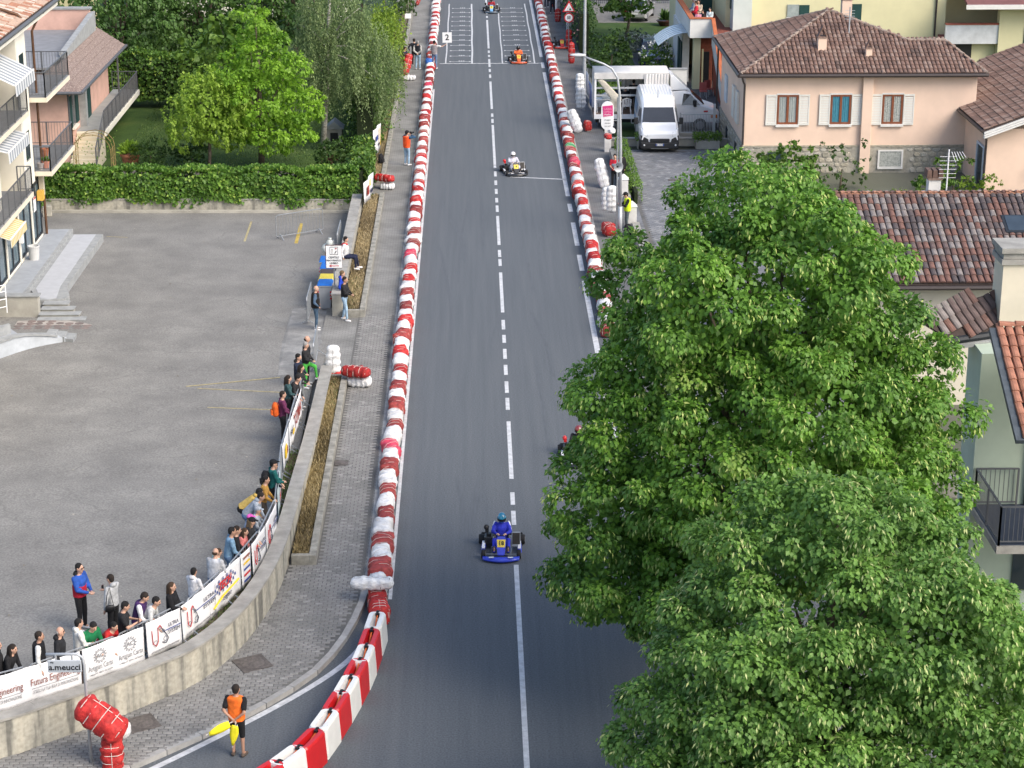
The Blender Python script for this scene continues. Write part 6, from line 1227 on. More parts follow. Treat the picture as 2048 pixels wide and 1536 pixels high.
T_MIX = tilemat('mottled_tile', [(.085,.07,.07),(.165,.09,.072),(.205,.18,.17),(.115,.085,.08),(.14,.083,.07)])
T_OR = tilemat('terracotta_tile', [(.30,.135,.088),(.33,.15,.10),(.27,.12,.08)])
def tilemesh(w=.2, l=.42, h=.065, m=None):
    b = MB(); n = 5
    for y, s_, dz in ((0,1,.022),(l,.86,0)):
        for i in range(n+1): a = math.pi*i/n; b.v.append((w/2*s_*math.cos(a), y, dz+h*s_*math.sin(a)))
    for i in range(n): b.f.append((i, i+1, n+2+i, n+1+i)); b.m.append(0)
    b.f.append(tuple(range(n+1))[::-1]); b.m.append(0)
    b.f = [f for f in b.f]
    return b.mesh('roof_tile', m or T_BRN[0], False)
def tile_roof(parent, poly, down, mats, wts=None, w=.215, l=.36, limit=300, name='roof_tile', under=None, pmin=.06):
    """tiles laid on a plane polygon; `down` = horizontal direction of fall"""
    P = [Vector(p) for p in poly]; nrm = Vector((0,0,0))
    for i in range(len(P)): a, c = P[i], P[(i+1) % len(P)]; nrm += a.cross(c)
    nrm.normalize(); nrm = nrm if nrm.z > 0 else -nrm
    d = Vector((down[0], down[1], 0)); d = (d-nrm*d.dot(nrm)).normalized(); u = d.cross(nrm).normalized()       # u along the eave
    O = P[0]; q = [((p-O).dot(u), (p-O).dot(d)) for p in P]; x0, x1 = min(a for a, _ in q), max(a for a, _ in q); y0, y1 = min(b_ for _, b_ in q), max(b_ for _, b_ in q)
    rot = Matrix((u*-1, d*-1, nrm)).transposed(); pl = []; cw = np.cumsum(wts or [1]*len(mats)); cw = cw/cw[-1]
    def pick(x, y):                           # weathering runs in patches and down the columns
        v = .5+.5*math.sin(x*1.9+2*math.sin(y*.9)+math.sin(x*.7)*2); return int(np.searchsorted(cw, min(.999, max(0, .55*((v*3.7) % 1)+.45*random.random()))))
    yy = y1-.02; rowi = 0
    while yy > y0:
        xx = x0+w/2
        while xx < x1:
            if inpoly(xx, yy-.1, q): pl.append((O+u*xx+d*yy+nrm*(.03+random.uniform(-.004,.006)), rot@Matrix.Rotation(random.uniform(-.035,.035),3,'Z'), pick(xx, yy)))
            xx += w
        yy -= l; rowi += 1
    b = MB(); b.ext([p for p in P], tuple(nrm*-.07)); b.build('roof_deck', under or M('dark_underlay', (.06,.045,.04), .95, .2, 5), parent)  # plain dark underlay that the tiles are laid on
    pieces(name, pl, tilemesh(w*.97, l*1.18), parent, mats, limit)
def ridge(parent, a, c, mats, name='ridge_tile', r=.11):
    a, c = Vector(a), Vector(c); n = max(1, int((c-a).length/.38)); dr = (c-a)/n
    b = MB(); m_ = 5; L_ = dr.length*1.08
    for y, s_ in ((0,1.),(L_,.85)):
        for i in range(m_+1): t_ = math.pi*i/m_; b.v.append((r*s_*math.cos(t_), y, r*.8*s_*math.sin(t_)+(.02 if y == 0 else 0)))
    for i in range(m_): b.f.append((i, i+1, m_+2+i, m_+1+i)); b.m.append(0)
    b.f.append(tuple(range(m_+1))[::-1]); b.m.append(0); me = b.mesh(name, mats[0]); d = dr.normalized(); x = d.cross(Vector((0,0,1))).normalized(); z = x.cross(d); rot = Matrix((x, d, z)).transposed()
    pieces(name, [(a+dr*i+Vector((0,0,.03)), rot, random.randrange(len(mats))) for i in range(n)], me, parent, mats, 300)
def railing(parent, pts, h=1.0, gap=.12, post=1.1, z=None, name='railing', barw=.014):
    """hand rail, posts and bars along a polyline of floor points; a part with its bars as sub-parts"""
    top = [Vector(p)+Vector((0,0,h)) for p in pts]; b = MB()
    for a, c in zip(top, top[1:]): b.bar(a, c, .05, .035); b.bar(a-Vector((0,0,h-.09)), c-Vector((0,0,h-.09)), .03, .03)
    for a, c in zip(pts, pts[1:]):
        a, c = Vector(a), Vector(c); n = max(1, round((c-a).length/post))
        for i in range(n+1): p = a.lerp(c, i/n); b.bar(p-Vector((0,0,.1)), p+Vector((0,0,h)), .045, .045)
    o = b.build(name, m_rail, parent); q = MB(); q.bar((0,0,.09),(0,0,h),barw,barw); me = q.mesh('bar', m_rail); W = wloc(o)
    for a, c in zip(pts, pts[1:]):
        a, c = Vector(a), Vector(c); n = max(1, int((c-a).length/gap))
        for i in range(1, n): link('bar', me, o, a.lerp(c, i/n)-W)
    return o
FX = -18.35
A = thing('apartment_building', (FX,80,0), 'cream apartment block with balconies and shop windows at the left edge', 'building')
b = MB(); b.box(-30,58,.3,FX-.12,86.5,3.1); b.build('ground_floor_wall', m_beige, A)
b = MB(); b.box(-30,58,3.1,FX-1.6,86.5,9.9); b.build('recessed_wall', m_beige, A)
b = MB(); b.box(FX-1.6,83.5,3.1,FX+.02,85.35,9.9); b.build('stair_bay_wall', m_whiter, A)
b = MB(); b.box(FX-1.6,58,3.1,FX,79.2,9.9); b.build('front_bay_wall', m_whiter, A)
# shop front: white piers, frames and panes
ys = [86.3,84.2,81.6,79.2,76.6,74.0,71.0]
for i, (y1, y0) in enumerate(zip(ys, ys[1:])):
    b = MB(); b.box(FX-.12,y0-.02,.55,FX+.03,y0+.16,3.1); b.build('white_pier', m_whiter, A)
    b = MB(); b.box(FX-.1,y0+.2,.5,FX+.0,y1-.05,.62); b.build('sill', m_whiter, A)
    f = MB(); 
    for ya, yb in ((y0+.17,y0+.27),(y1-.13,y1-.03),((y0+y1)/2-.04,(y0+y1)/2+.08)): f.box(FX-.1,ya,.62,FX-.01,yb,3.05)
    f.box(FX-.1,y0+.27,2.9,FX-.012,y1-.13,3.05); f.box(FX-.1,y0+.27,.62,FX-.012,y1-.13,.72); fr = f.build('shop_window_frame', m_dkfr, A)
    for ya, yb in ((y0+.27,(y0+y1)/2-.04),((y0+y1)/2+.08,y1-.13)): b = MB(); b.box(FX-.08,ya,.72,FX-.05,yb,2.9); b.build('pane', M('shop_glass', (.10,.15,.18), .08, .25, .6, spec=.8), fr)
b = MB(); b.box(FX-.005,84.75,1.9,FX+.02,85.15,2.5); b.build('notice', m_sw, A); b = MB(); b.box(FX+.021,84.75,2.42,FX+.024,85.15,2.5); b.build('notice_red_band', m_sr, A)
b = MB(); b.box(FX,85.55,2.2,FX+.25,85.9,2.6); b.build('lamp_box', M('yellow_lamp', (.7,.42,.08), .5, .1, 3), A)
b = MB(); b.box(FX,81.55,1.4,FX+.16,81.75,2.0); b.build('letter_box', m_sw, A)
b = MB(); b.tube([(FX+.12,86.42,.55),(FX+.12,86.42,9.2),(FX+.2,87.2,9.55),(FX+.32,88.2,9.78)], .055, 8); b.build('downpipe', m_copper, A)
b = MB(); b.box(FX+.02,86.0,3.3-1.0,FX+.2,86.3,3.2); b.build('pipe_cover', m_beige, A)
def balcony(y0, y1, x0, x1, z, rail, nm='balcony'):
    b = MB(); b.box(x0,y0,z-.22,x1,y1,z-.03); o = b.build(nm, m_cream, A); b = MB(); b.box(x0,y0+.03,z-.028,x1-.03,y1-.03,z); b.build('floor', m_slab, o); railing(o, rail, 1.02, .125, 1.15); return o
for z in (6.62, 3.5): balcony(85.45,90.7,-21,-17.62,z,[(FX-.0,85.5,z),(-17.68,85.5,z),(-17.68,90.65,z),(-21,90.65,z)])
balcony(75,83.5,FX-1.6,-17.98,6.47,[(-17.98-.04,75,6.47),(-17.98-.04,83.45,6.47),(FX,83.45,6.47)])
balcony(73.5,82.2,FX-1.6,-17.75,3.43,[(-17.79,73.5,3.43),(-17.79,82.15,3.43),(FX,82.15,3.43)])
for y0, y1, z in ((79.9,80.8,6.5),(82.4,83.2,3.5),(84.0,84.8,4.2),(84.0,84.8,7.4)):
    b = MB(); xx = FX-1.58 if y1 < 83.4 else FX+.022; b.box(xx-.1,y0,z,xx+.012,y1,z+(2.1 if y1 < 83.4 else 1.2)); o = b.build('window', m_glass, A); b = MB(); b.box(xx+.0,y0-.1,z-.1,xx+.09,y1+.1,z-.02); b.build('window_sill', m_whiter, o)
def awning(y0, y1, xw, zw, xf, zf, val, mats, nm='awning', step=.2):
    """striped cloth from wall to front bar, with hanging valance"""
    b = MB(); n = max(2, int((y1-y0)/step)); v = MB()
    for i in range(n): a, c = y0+(y1-y0)*i/n, y0+(y1-y0)*(i+1)/n; b.add([(xw,a,zw),(xf,a,zf),(xf,c,zf),(xw,c,zw)], [(0,1,2,3)], i % 2); v.add([(xf+.012,a,zf),(xf+.012,c,zf),(xf+.03,c,zf-val),(xf+.03,a,zf-val)], [(0,1,2,3)], i % 2)
    o = b.build(nm, mats, A); o.modifiers.new('thick','SOLIDIFY').thickness = .012; q = v.build('valance', mats, o); q.modifiers.new('thick','SOLIDIFY').thickness = .012; b = MB(); b.bar((xf,y0,zf+.02),(xf,y1,zf+.02),.05,.05); b.build('front_bar', m_sw, o)
aw = [M('awning_white', (.58,.59,.60), .8, .05, 3), M('awning_grey', (.24,.27,.30), .8, .05, 3)]; ay = [M('awning_cream', (.6,.56,.45), .8, .05, 3), M('awning_yellow', (.55,.42,.12), .8, .05, 3)]
awning(78.9,82.5,FX-1.5,9.5,-17.45,8.3,.42,aw); awning(78.6,82.4,FX-1.0,6.15,-17.85,5.75,.42,aw); awning(76.5,79.4,FX,3.15,-17.55,2.85,.3,ay,step=.12)
# yellow garden chair on the upper balcony
t = thing('garden_chair', (-18.9,80.4,6.47), 'yellow garden chair on the upper left balcony', 'chair', .4); my = M('yellow_plastic', (.62,.36,.02), .4, .08, 4)
b = MB(); b.cbox((0,0,.44),(.44,.42,.03)); b.build('seat', my, t, world=False); b = MB(); b.hexa([(-.2,.19,.46),(.2,.19,.46),(.2,.22,.46),(-.2,.22,.46)],[(-.2,.3,.88),(.2,.3,.88),(.2,.33,.88),(-.2,.33,.88)]); b.build('backrest', my, t, world=False)
for sx in (-1,1):
    for sy in (-1,1): b = MB(); b.tube([(sx*.19,sy*.18,.43),(sx*.22,sy*.22,0)], .014, 6); b.build('leg', my, t, world=False)
def pot(loc, r, h, label, mat, plant=None, name='flower_pot', n=60):
    t = thing(name, loc, label, 'flower pot'); b = MB(); b.lathe([(r*.62,0),(r*.9,h*.8),(r*1.0,h*.82),(r*1.02,h),(r*.9,h),(r*.86,h*.9),(.02,h*.88)], 16); b.build('pot_body', mat, t, world=False, smooth=False)
    if plant:
        C = np.array([loc[0], loc[1], loc[2]+h]); n_ = n; d = RNG.normal(size=(n_,3)); d[:,2] = np.abs(d[:,2])+.3; d /= np.linalg.norm(d,axis=1,keepdims=True); leafmesh('plant', C+d*r*.7*RNG.random((n_,1)), d, r*.9, plant, RNG.random(n_)*.8, t, .4)
m_terra = M('terracotta', (.36,.14,.075), .85, .2, 6, bump=.2); m_pinkpot = M('pink_pot', (.55,.24,.17), .7, .1, 5)
pot((-18.15,85.75,3.5),.15,.28,'grey pot with red rim at the balcony corner',M('grey_pot',(.4,.36,.34),.7,.1,5)); pot((-17.95,85.9,3.5),.17,.33,'pink pot with a small plant on the lower far balcony',m_pinkpot,m_shrub); pot((-18.3,87.6,3.5),.17,.5,'terracotta pot deeper on the lower far balcony',m_terra)
pot((-16.95,101.2,.05),.5,.75,'big terracotta garden pot with bright green plant behind the hedge',m_terra,m_maple2,n=160)
# roof
def rowtiles(): pass
EZ, EX = 9.95, -18.0
R_ = thing('apartment_roof', (EX,80,EZ), 'red and white mottled tile roof of the cream apartment block', 'roof')
tile_roof(R_, [(EX,62,EZ),(EX,91.2,EZ),(EX-3.4,91.2,EZ+1.15),(EX-3.4,62,EZ+1.15)], (1,0), T_RED, [4,3,3,2])
b = MB(); b.tube([(EX+.04,62,EZ-.08),(EX+.04,91.3,EZ-.08)], .09, 8); b.build('gutter', m_rail, R_); b = MB(); b.hexa([(EX-.9,62,EZ-.36),(EX-.02,62,EZ-.36),(EX-.02,91.2,EZ-.36),(EX-.9,91.2,EZ-.36)],[(EX-.9,62,EZ-.09),(EX-.02,62,EZ-.09),(EX-.02,91.2,EZ-.09),(EX-.9,91.2,EZ-.09)]); b.build('eave_soffit', m_whiter, R_)
b = MB(); b.box(-30,62,EZ+.9,EX-2.0,84,EZ+1.9); b.build('attic_wall', m_whiter, R_); b = MB(); b.tube([(EX-1.9,62,EZ+1.7),(EX-1.9,84.2,EZ+1.7)], .09, 8); b.tube([(EX-1.9,83.8,EZ+1.7),(EX-1.75,83.8,EZ+1.2),(EX-1.2,84.0,EZ+.62),(EX-.3,84.2,EZ+.28),(EX-.05,84.2,EZ)], .06, 8); b.tube([(EX-1.9,80.2,EZ+1.7),(EX-1.8,80.2,EZ+.9),(EX-.9,80.6,EZ+.5),(EX-.05,80.8,EZ+.05)], .06, 8); b.build('attic_gutter_pipes', m_copper, R_)
tile_roof(R_, [(EX-1.95,62,EZ+1.85),(EX-1.95,84,EZ+1.85),(EX-4.5,84,EZ+2.7),(EX-4.5,62,EZ+2.7)], (1,0), T_RED, [4,3,3,2], limit=150, name='attic_tile')
b = MB(); b.hexa([(EX-1.5,77.2,EZ+.62),(EX-.4,77.2,EZ+.26),(EX-.4,79.3,EZ+.26),(EX-1.5,79.3,EZ+.62)],[(EX-1.5,77.2,EZ+.68),(EX-.4,77.2,EZ+.32),(EX-.4,79.3,EZ+.32),(EX-1.5,79.3,EZ+.68)]); b.build('solar_panel', M('solar_blue', (.02,.035,.09), .15, .2, 3, spec=.7), R_)
# terrace, steps, ramp
TR = thing('entrance_terrace', (-17,80,0), 'raised grey tiled terrace with steps in front of the shops', 'terrace')
b = MB(); b.prism([(FX+.03,76.1),(-17.45,76.1),(-17.3,78.3),(-17.28,87.3),(FX+.03,87.3)], 0, .52); b.build('upper_level', m_greyst, TR); b = MB(); b.prism([(FX+.03,76.15),(-17.5,76.15),(-17.42,78.4),(-17.42,87.2),(FX+.03,87.2)], .521, .53); b.build('upper_paving', m_tilew, TR)
b = MB(); b.prism([(-17.3,78.3),(-16.75,76.9),(-16.35,76.9),(-15.75,77.1),(-15.68,77.6),(-16.0,78.8),(-16.0,79.6),(-15.92,86.9),(-17.28,86.9)], 0, .38); b.build('lower_level', m_greyst, TR); b = MB(); b.prism([(-17.15,78.5),(-16.7,77.1),(-16.35,77.0),(-16.1,77.15),(-16.25,78.8),(-16.22,86.85),(-17.15,86.85)], .381, .389); b.build('lower_paving', M('white_tile', (.44,.45,.47), .6, .06, 3), TR)
for k in range(4):
    b = MB(); y = 76.9-.42*k; b.box(-16.45,y-.42,.0,-15.55+.28*k,y-.006,.32-.085*k); b.build('step', M('step_riser', (.38,.36,.3), .9, .15, 3), TR); b = MB(); b.box(-16.5,y-.46,.322-.085*k,-15.5+.28*k,y-.012,.355-.085*k); b.build('tread', m_greyst, TR)
b = MB(); b.box(-18.3,75.75,0,-16.5,76.08,.85); b.build('parapet', m_conc, TR, bevel=.02); b = MB(); b.box(-18.3,75.7,.852,-16.45,76.13,.90); b.build('parapet_coping', m_greyst, TR)
t = thing('crazy_paving', (-15.6,74.5,.05), 'patch of reddish crazy paving at the foot of the steps', 'paving')
b = MB(); b.prism([(-17.2,73.1),(-14.7,72.9),(-14.2,74.6),(-15.3,75.2),(-17.2,75.2)], .02, zp(74)+.02); b.build('mortar_bed', M('pale_mortar', (.36,.33,.3), .95, .1, 4), t)
for i in range(8):
    for j in range(7):
        cx, cy = -17.0+i*.36+random.uniform(-.05,.05), 73.25+j*.31+random.uniform(-.04,.04)
        if inpoly(cx, cy, [(-17.1,73.2),(-14.8,73.0),(-14.35,74.6),(-15.3,75.1),(-17.1,75.1)]):
            n = random.randint(5,6); a0 = random.uniform(0,1); MB().prism([(cx+.185*math.cos(a0+2*math.pi*k/n)*random.uniform(.75,1.05), cy+.16*math.sin(a0+2*math.pi*k/n)*random.uniform(.75,1.05)) for k in range(n)], zp(74)+.015, zp(74)+.032).build('flagstone', M('flagstone_%d' % (i % 2), ((.17,.14,.13),(.21,.165,.15))[i % 2], .9, .15, 5), t)
t = thing('ramp_wall', (-16.4,71.5,0), 'curved white ramp wall with grey coping at the left edge', 'wall')
rw = smoothpath([(-19.5,66.6),(-17.8,68.8),(-16.9,70.4),(-16.2,71.5),(-15.5,72.15),(-14.9,72.5)], 2); pathwall(t, rw, .22, 0, lambda p: .78-.45*max(0,min(1,(p[0]+16.4)/1.5)), mw=M('ramp_white', (.44,.47,.50), .9, .12, 2), mc=m_greyst, seg=1.2)
for k in range(3): b = MB(); x = -15.6+.33*k; b.prism([(x,72.5-.05*k),(x+.36,72.35-.05*k),(x+.36,73.0),(x,73.1)], 0, .30-.08*k+zp(72)); b.build('ramp_step', m_greyst, t)
t = thing('ramp_deck', (-18,71.5,0), 'pale tiled ramp deck beside the curved wall', 'ramp'); b = MB(); b.prism([(-24,66.5),(-18.9,68.0),(-17.1,70.6),(-16.3,71.8),(-17.2,73.2),(-24,75.2)], 0, .5); b.build('deck', m_tilew, t); b = MB(); b.prism([(-19.2,68.6),(-17.6,71.0),(-16.8,72.2),(-16.9,72.35),(-17.8,71.2),(-19.4,68.8)], .5, .85); b.build('inner_wall', m_greyst, t)
t = thing('hand_rail', (-17.9,74.9,.5), 'white tubular hand rail beside the terrace parapet', 'railing'); b = MB()
for z in (.55,.85,1.15,1.4): b.tube([(-19,74.2,z),(-17.65,75.5,z)], .018, 6)
b.tube([(-17.65,75.5,.3),(-17.65,75.5,1.42)], .025, 6); b.build('rails', m_sw, t)
t = thing('planter_pot', (-17.95,82.3,.53), 'round pale grey concrete pot beside the shop window', 'pot'); b = MB(); b.lathe([(.2,0),(.23,.5),(.245,.52),(.245,.58),(.2,.58),(.19,.5),(.02,.48)], 20); b.build('pot_body', M('pale_concrete', (.5,.5,.49), .85, .06, 3), t, world=False); b = MB(); b.lathe([(.18,.49),(.02,.5)], 12); b.build('earth', m_soil, t, world=False)
# little pink house
m_pinkl = M('salmon_render', (.60,.38,.31), .92, .1, 1.5); m_dgreen = M('dark_green_paint', (.012,.05,.045), .6, .1, 4); m_fl = M('terrace_floor', (.30,.31,.30), .85, .1, 2)
H = thing('garden_house', (-20,106,0), 'small salmon-pink garden house with shingled roof and outside stair', 'house')
b = MB(); b.box(-27,101.3,0,-19.9,113.2,4.05); b.build('wall', m_pinkl, H)
b = MB(); b.box(-27,113.2,0,-20.7,113.5,6.1); b.build('parapet_wall', m_pinkl, H); b = MB(); b.box(-27,113.12,6.1,-20.6,113.58,6.2); b.build('parapet_coping', m_greyst, H); b = MB(); b.box(-27,101.5,4.9,-20.75,113.2,5.0); b.build('terrace_floor', m_slab, H)
b = MB(); b.hexa([(-20.75,104.5,4.95),(-20.45,104.5,4.95),(-20.45,113.5,4.95),(-20.75,113.5,4.95)],[(-20.75,104.5,5.25),(-20.45,104.5,5.25),(-20.45,113.5,5.95),(-20.75,113.5,5.95)]); b.build('ridge_flashing', m_greyst, H)
m_sh = surfmat('shingle', (.235,.175,.15), (.14,.105,.09), (.37,.31,.28), fine=.35, bigscale=12, fscale=25)
def slope(poly, nm='roof', m=m_sh, th=.08): b = MB(); b.ext(poly, (0,0,-th)); return b.build(nm, m, H)
for k in range(5):
    f0, f1 = k/5, (k+1)/5; y = lambda f, e: 0
    xa, za = -19.05-1.45*f0, 4.0+.95*f0+.03; xb, zb = -19.05-1.45*f1, 4.0+.95*f1; ya0, ya1 = 100.4+2.0*f0, 100.4+2.0*f1
    slope([(xa,ya0,za),(xa,114.2,za),(xb,114.2,zb),(xb,ya1,zb)], 'roof_course')
slope([(-26,100.4,4.02),(-19.05,100.4,4.02),(-20.5,102.4,4.95),(-26,102.4,4.95)], 'roof_hip')
b = MB(); b.tube([(-19.0,100.35,3.95),(-19.0,114.3,3.95)], .08, 8); b.tube([(-26,100.35,3.95),(-19.0,100.35,3.95)], .08, 8); b.build('gutter', m_rail, H); b = MB(); b.tube([(-19.25,112.6,3.9),(-19.25,112.6,1.5)], .05, 6); b.tube([(-19.85,101.35,3.9),(-19.85,101.35,0)], .05, 6); b.build('downpipe', m_rail, H)
def shutter(x, y0, y1, z0, z1, nm): b = MB(); b.box(x,y0,z0,x+.05,y1,z1); o = b.build(nm, m_dgreen, H); return o
for y0, y1, nm in ((105.6,106.5,'door_leaf'),(106.55,107.4,'door_leaf')): o = shutter(-19.9,y0,y1,1.5,3.75,nm); q = MB(); q.box(-19.849,y0+.1,1.7,-19.84,y0+.16,3.6); q.box(-19.849,y1-.16,1.7,-19.84,y1-.1,3.6); q.build('batten', m_dgreen, o)
for y0, y1 in ((101.45,102.2),(103.3,104.0)): shutter(-19.9,y0,y1,1.9,3.5,'shutter')
b = MB(); b.box(-19.92,102.25,1.9,-19.88,103.25,3.5); o = b.build('window', m_glass, H); b = MB(); b.box(-19.9,102.15,1.78,-19.75,103.35,1.88); b.build('sill', m_whiter, o)
b = MB(); b.box(-19.9,104.3,0,-19.55,104.75,4.0); b.build('pillar', m_greyst, H)
b = MB(); b.box(-19.9,103.2,1.2,-18.45,114.5,1.48); b.build('gallery_slab', m_whiter, H); b = MB(); b.box(-19.89,103.2,1.482,-18.5,114.45,1.5); b.build('gallery_floor', m_fl, H)
railing(H, [(-18.5,103.3,1.5),(-18.5,114.4,1.5),(-19.9,114.4,1.5)], 1.0, .12, 1.3)
for k in range(9): b = MB(); b.box(-19.85,103.2-.33*(k+1),0,-18.5,103.2-.33*k-.004,1.42-.15*k); b.build('stair_step', m_beige, H)
railing(H, [(-18.5,103.2,1.5),(-18.5,100.4,.25)], .95, .2, .9, name='stair_railing')
# rusty pergola arch
t = thing('garden_arch', (-17.9,99.6,0), 'rusty iron arbour arch at the foot of the garden stair', 'garden arch'); m_rust = M('rusty_rod', (.25,.18,.07), .8, .3, 6)
b = MB()
for y in (98.9,99.5,100.1): b.tube([(-19.3+.9*(1-math.cos(a)), y, .1+1.35+.75*math.sin(a)) for a in np.linspace(0,math.pi,9)], .018, 5)
for x in (-19.3,-17.5):
    for y in (98.9,99.5,100.1): b.tube([(x,y,0),(x,y,1.45)], .018, 5)
    for z in (.5,1.0,1.45): b.tube([(x,98.9,z),(x,100.1,z)], .012, 5)
    for k in range(5): b.tube([(x,98.9+.24*k,.2),(x,98.9+.24*((k*3) % 5),1.4)], .009, 4)
b.build('iron_frame', m_rust, t); C = np.stack([RNG.uniform(-19.4,-17.3,160), RNG.uniform(98.8,100.2,160), RNG.uniform(.3,2.2,160)],1); leafmesh('climbing_plant', C, RNG.normal(size=(160,3)), .1, m_shrub, RNG.random(160), t)['kind'] = 'stuff'
# houses glimpsed behind the trees
t = thing('background_house', (-27,132,0), 'yellow house wall glimpsed behind the cream block corner', 'house'); b = MB(); b.box(-34,131,0,-25.0,140,7); b.build('wall', M('yellow_render', (.62,.57,.32), .92, .08, 1), t); b = MB(); b.ext([(-34.5,130.3,7),(-24.5,130.3,7),(-24.5,135.5,9),(-34.5,135.5,9)],(0,0,-.12)); b.build('roof', T_RED[0], t); b = MB(); b.box(-26.6,130.96,4,-25.8,131,5.3); b.build('window', m_glass, t)
t = thing('background_house', (-16,150,0), 'white house glimpsed through gaps in the dark garden trees', 'house'); b = MB(); b.box(-24,150,0,-9,160,6.5); b.build('wall', m_whiter, t); b = MB(); b.ext([(-24.5,149.3,6.5),(-8.5,149.3,6.5),(-8.5,155,8.6),(-24.5,155,8.6)],(0,0,-.12)); b.build('roof', T_RED[0], t)
for x in (-22,-18.5,-15,-11.5): b = MB(); b.box(x,149.96,2.6,x+1.1,150,4.2); b.build('window', m_glass, t)
t = thing('kennel', (-7.2,107.2,0), 'small grey dog house in the shade behind the birch trunk', 'dog house'); b = MB(); b.box(-7.6,106.8,0,-6.8,107.8,.8); b.build('walls', m_conc, t); b = MB(); b.ext([(-7.7,106.7,.8),(-6.7,106.7,.8),(-7.2,106.7,1.2)],(0,1.2,0)); b.build('roof', m_greyst, t); b = MB(); b.box(-7.4,106.78,.1,-7.0,106.795,.6); b.build('entrance', m_black, t)
t = thing('wooden_gate', (-6.75,98.6,0), 'rusty brown wooden gate panel beside the round bush', 'gate')
for k in range(6): b = MB(); b.box(-7.3+.13*k,98.62,.1,-7.3+.13*k+.11,98.66,1.25); b.build('plank', M('gate_wood', (.13,.06,.04), .85, .2, 4), t)
b = MB(); b.box(-7.32,98.665,.3,-6.5,98.7,.4); b.box(-7.32,98.665,.95,-6.5,98.7,1.05); b.build('crossbars', M('gate_wood', (.13,.06,.04)), t)
# ================================================================== buildings on the right
m_peach = M('peach_render', (.74,.555,.435), .93, .05, .9, bump=.08); m_shut = M('shutter_white', (.66,.65,.60), .6, .06, 4); m_wood = M('window_wood', (.20,.065,.03), .6, .15, 6); m_dbr = M('dark_brown_metal', (.05,.04,.038), .5, .1, 4); m_trimw = M('white_trim', (.66,.65,.62), .8, .06, 3)
m_stone = [M('rubble_%d' % i, c, .95, .2, 6, bump=.5) for i, c in enumerate(((.38,.345,.27),(.45,.41,.33),(.33,.31,.25),(.42,.40,.345)))]; m_mort = M('rubble_mortar', (.33,.31,.26), .97, .2, 5, bump=.3)
def rplane(px, py, a, b_, c):
    a, b_, c = Vector(a), Vector(b_), Vector(c); n = (b_-a).cross(c-a); d = Vector(ray(px, py)); o = Vector((0,0,CH)); return tuple(o+d*((a-o).dot(n)/d.dot(n)))
YF = 100.2
H = thing('pink_house', (18,YF,0), 'peach-pink house with hipped brown tile roof and rubble stone base', 'house')
b = MB(); b.box(13.4,YF,1.25,24.75,110.2,4.75); b.build('wall', m_peach, H); b = MB(); b.box(13.36,YF-.06,-.6,24.8,110.3,1.25); b.build('stone_base_core', m_mort, H)
b = MB(); b.box(13.34,YF-.08,1.2,24.82,YF-.005,1.27); b.build('base_band', m_stone[0], H)
# rubble stones on the front and left faces, fitted in courses with broken joints
def rubble(parent, origin, u, w_, h_, n_out, avoid=()):
    z = 0.; u = Vector(u); nn = Vector(n_out)
    while z < h_-.05:
        hh = random.uniform(.17,.34); hh = min(hh, h_-z); x = random.uniform(-.2,0)
        while x < w_:
            ww = random.uniform(.22,.55); x0, x1 = max(0,x), min(w_, x+ww)
            if x1-x0 > .1:
                skip = any(x0 < q[1] and x1 > q[0] and z < q[3] and z+hh > q[2] for q in avoid)
                if not skip:
                    g = .02; k = random.randint(6,8); cx, cz = (x0+x1)/2, z+hh/2; a0 = random.uniform(0,.6); pts = []
                    for i in range(k):
                        a = a0+2*math.pi*i/k; ca, sa = math.cos(a), math.sin(a); q = (abs(ca)**4+abs(sa)**4)**(-.25)*random.uniform(.86,1.0); pts.append((cx+((x1-x0)/2-g)*ca*q, cz+(hh/2-g)*sa*q))
                    d = random.uniform(.02,.05); P = [Vector(origin)+u*p[0]+Vector((0,0,p[1])) for p in pts]; c_ = Vector(origin)+u*cx+Vector((0,0,cz)); bb = MB(); top = [p*.88+c_*.12+nn*d for p in P]
                    bb.add([tuple(p) for p in P]+[tuple(p) for p in top], [tuple(range(k,2*k))]+[(i,(i+1)%k,k+(i+1)%k,k+i) for i in range(k)]); o = bb.build('stone', random.choice(m_stone), parent)
            x += ww
        z += hh
rubble(H, (13.4,YF-.06,-.45), (1,0,0), 11.3, 1.65, (0,-1,0), [(5.55,6.4,-1,3),(6.6,8.0,.55,1.5),(1.0,2.2,.6,1.6)])
rubble(H, (13.36,110,-.3), (0,-1,0), 9.7, 1.5, (-1,0,0), [(2.5,3.0,.2,1.2),(6.0,6.5,.2,1.2)])
b = MB(); b.box(19.12,YF-.22,-.35,19.62,YF+.002,4.78); b.build('pilaster', m_peach, H, bevel=.02); b = MB(); b.box(19.1,YF-.25,-.45,19.64,YF,-.352); b.build('pilaster_foot', m_trimw, H)
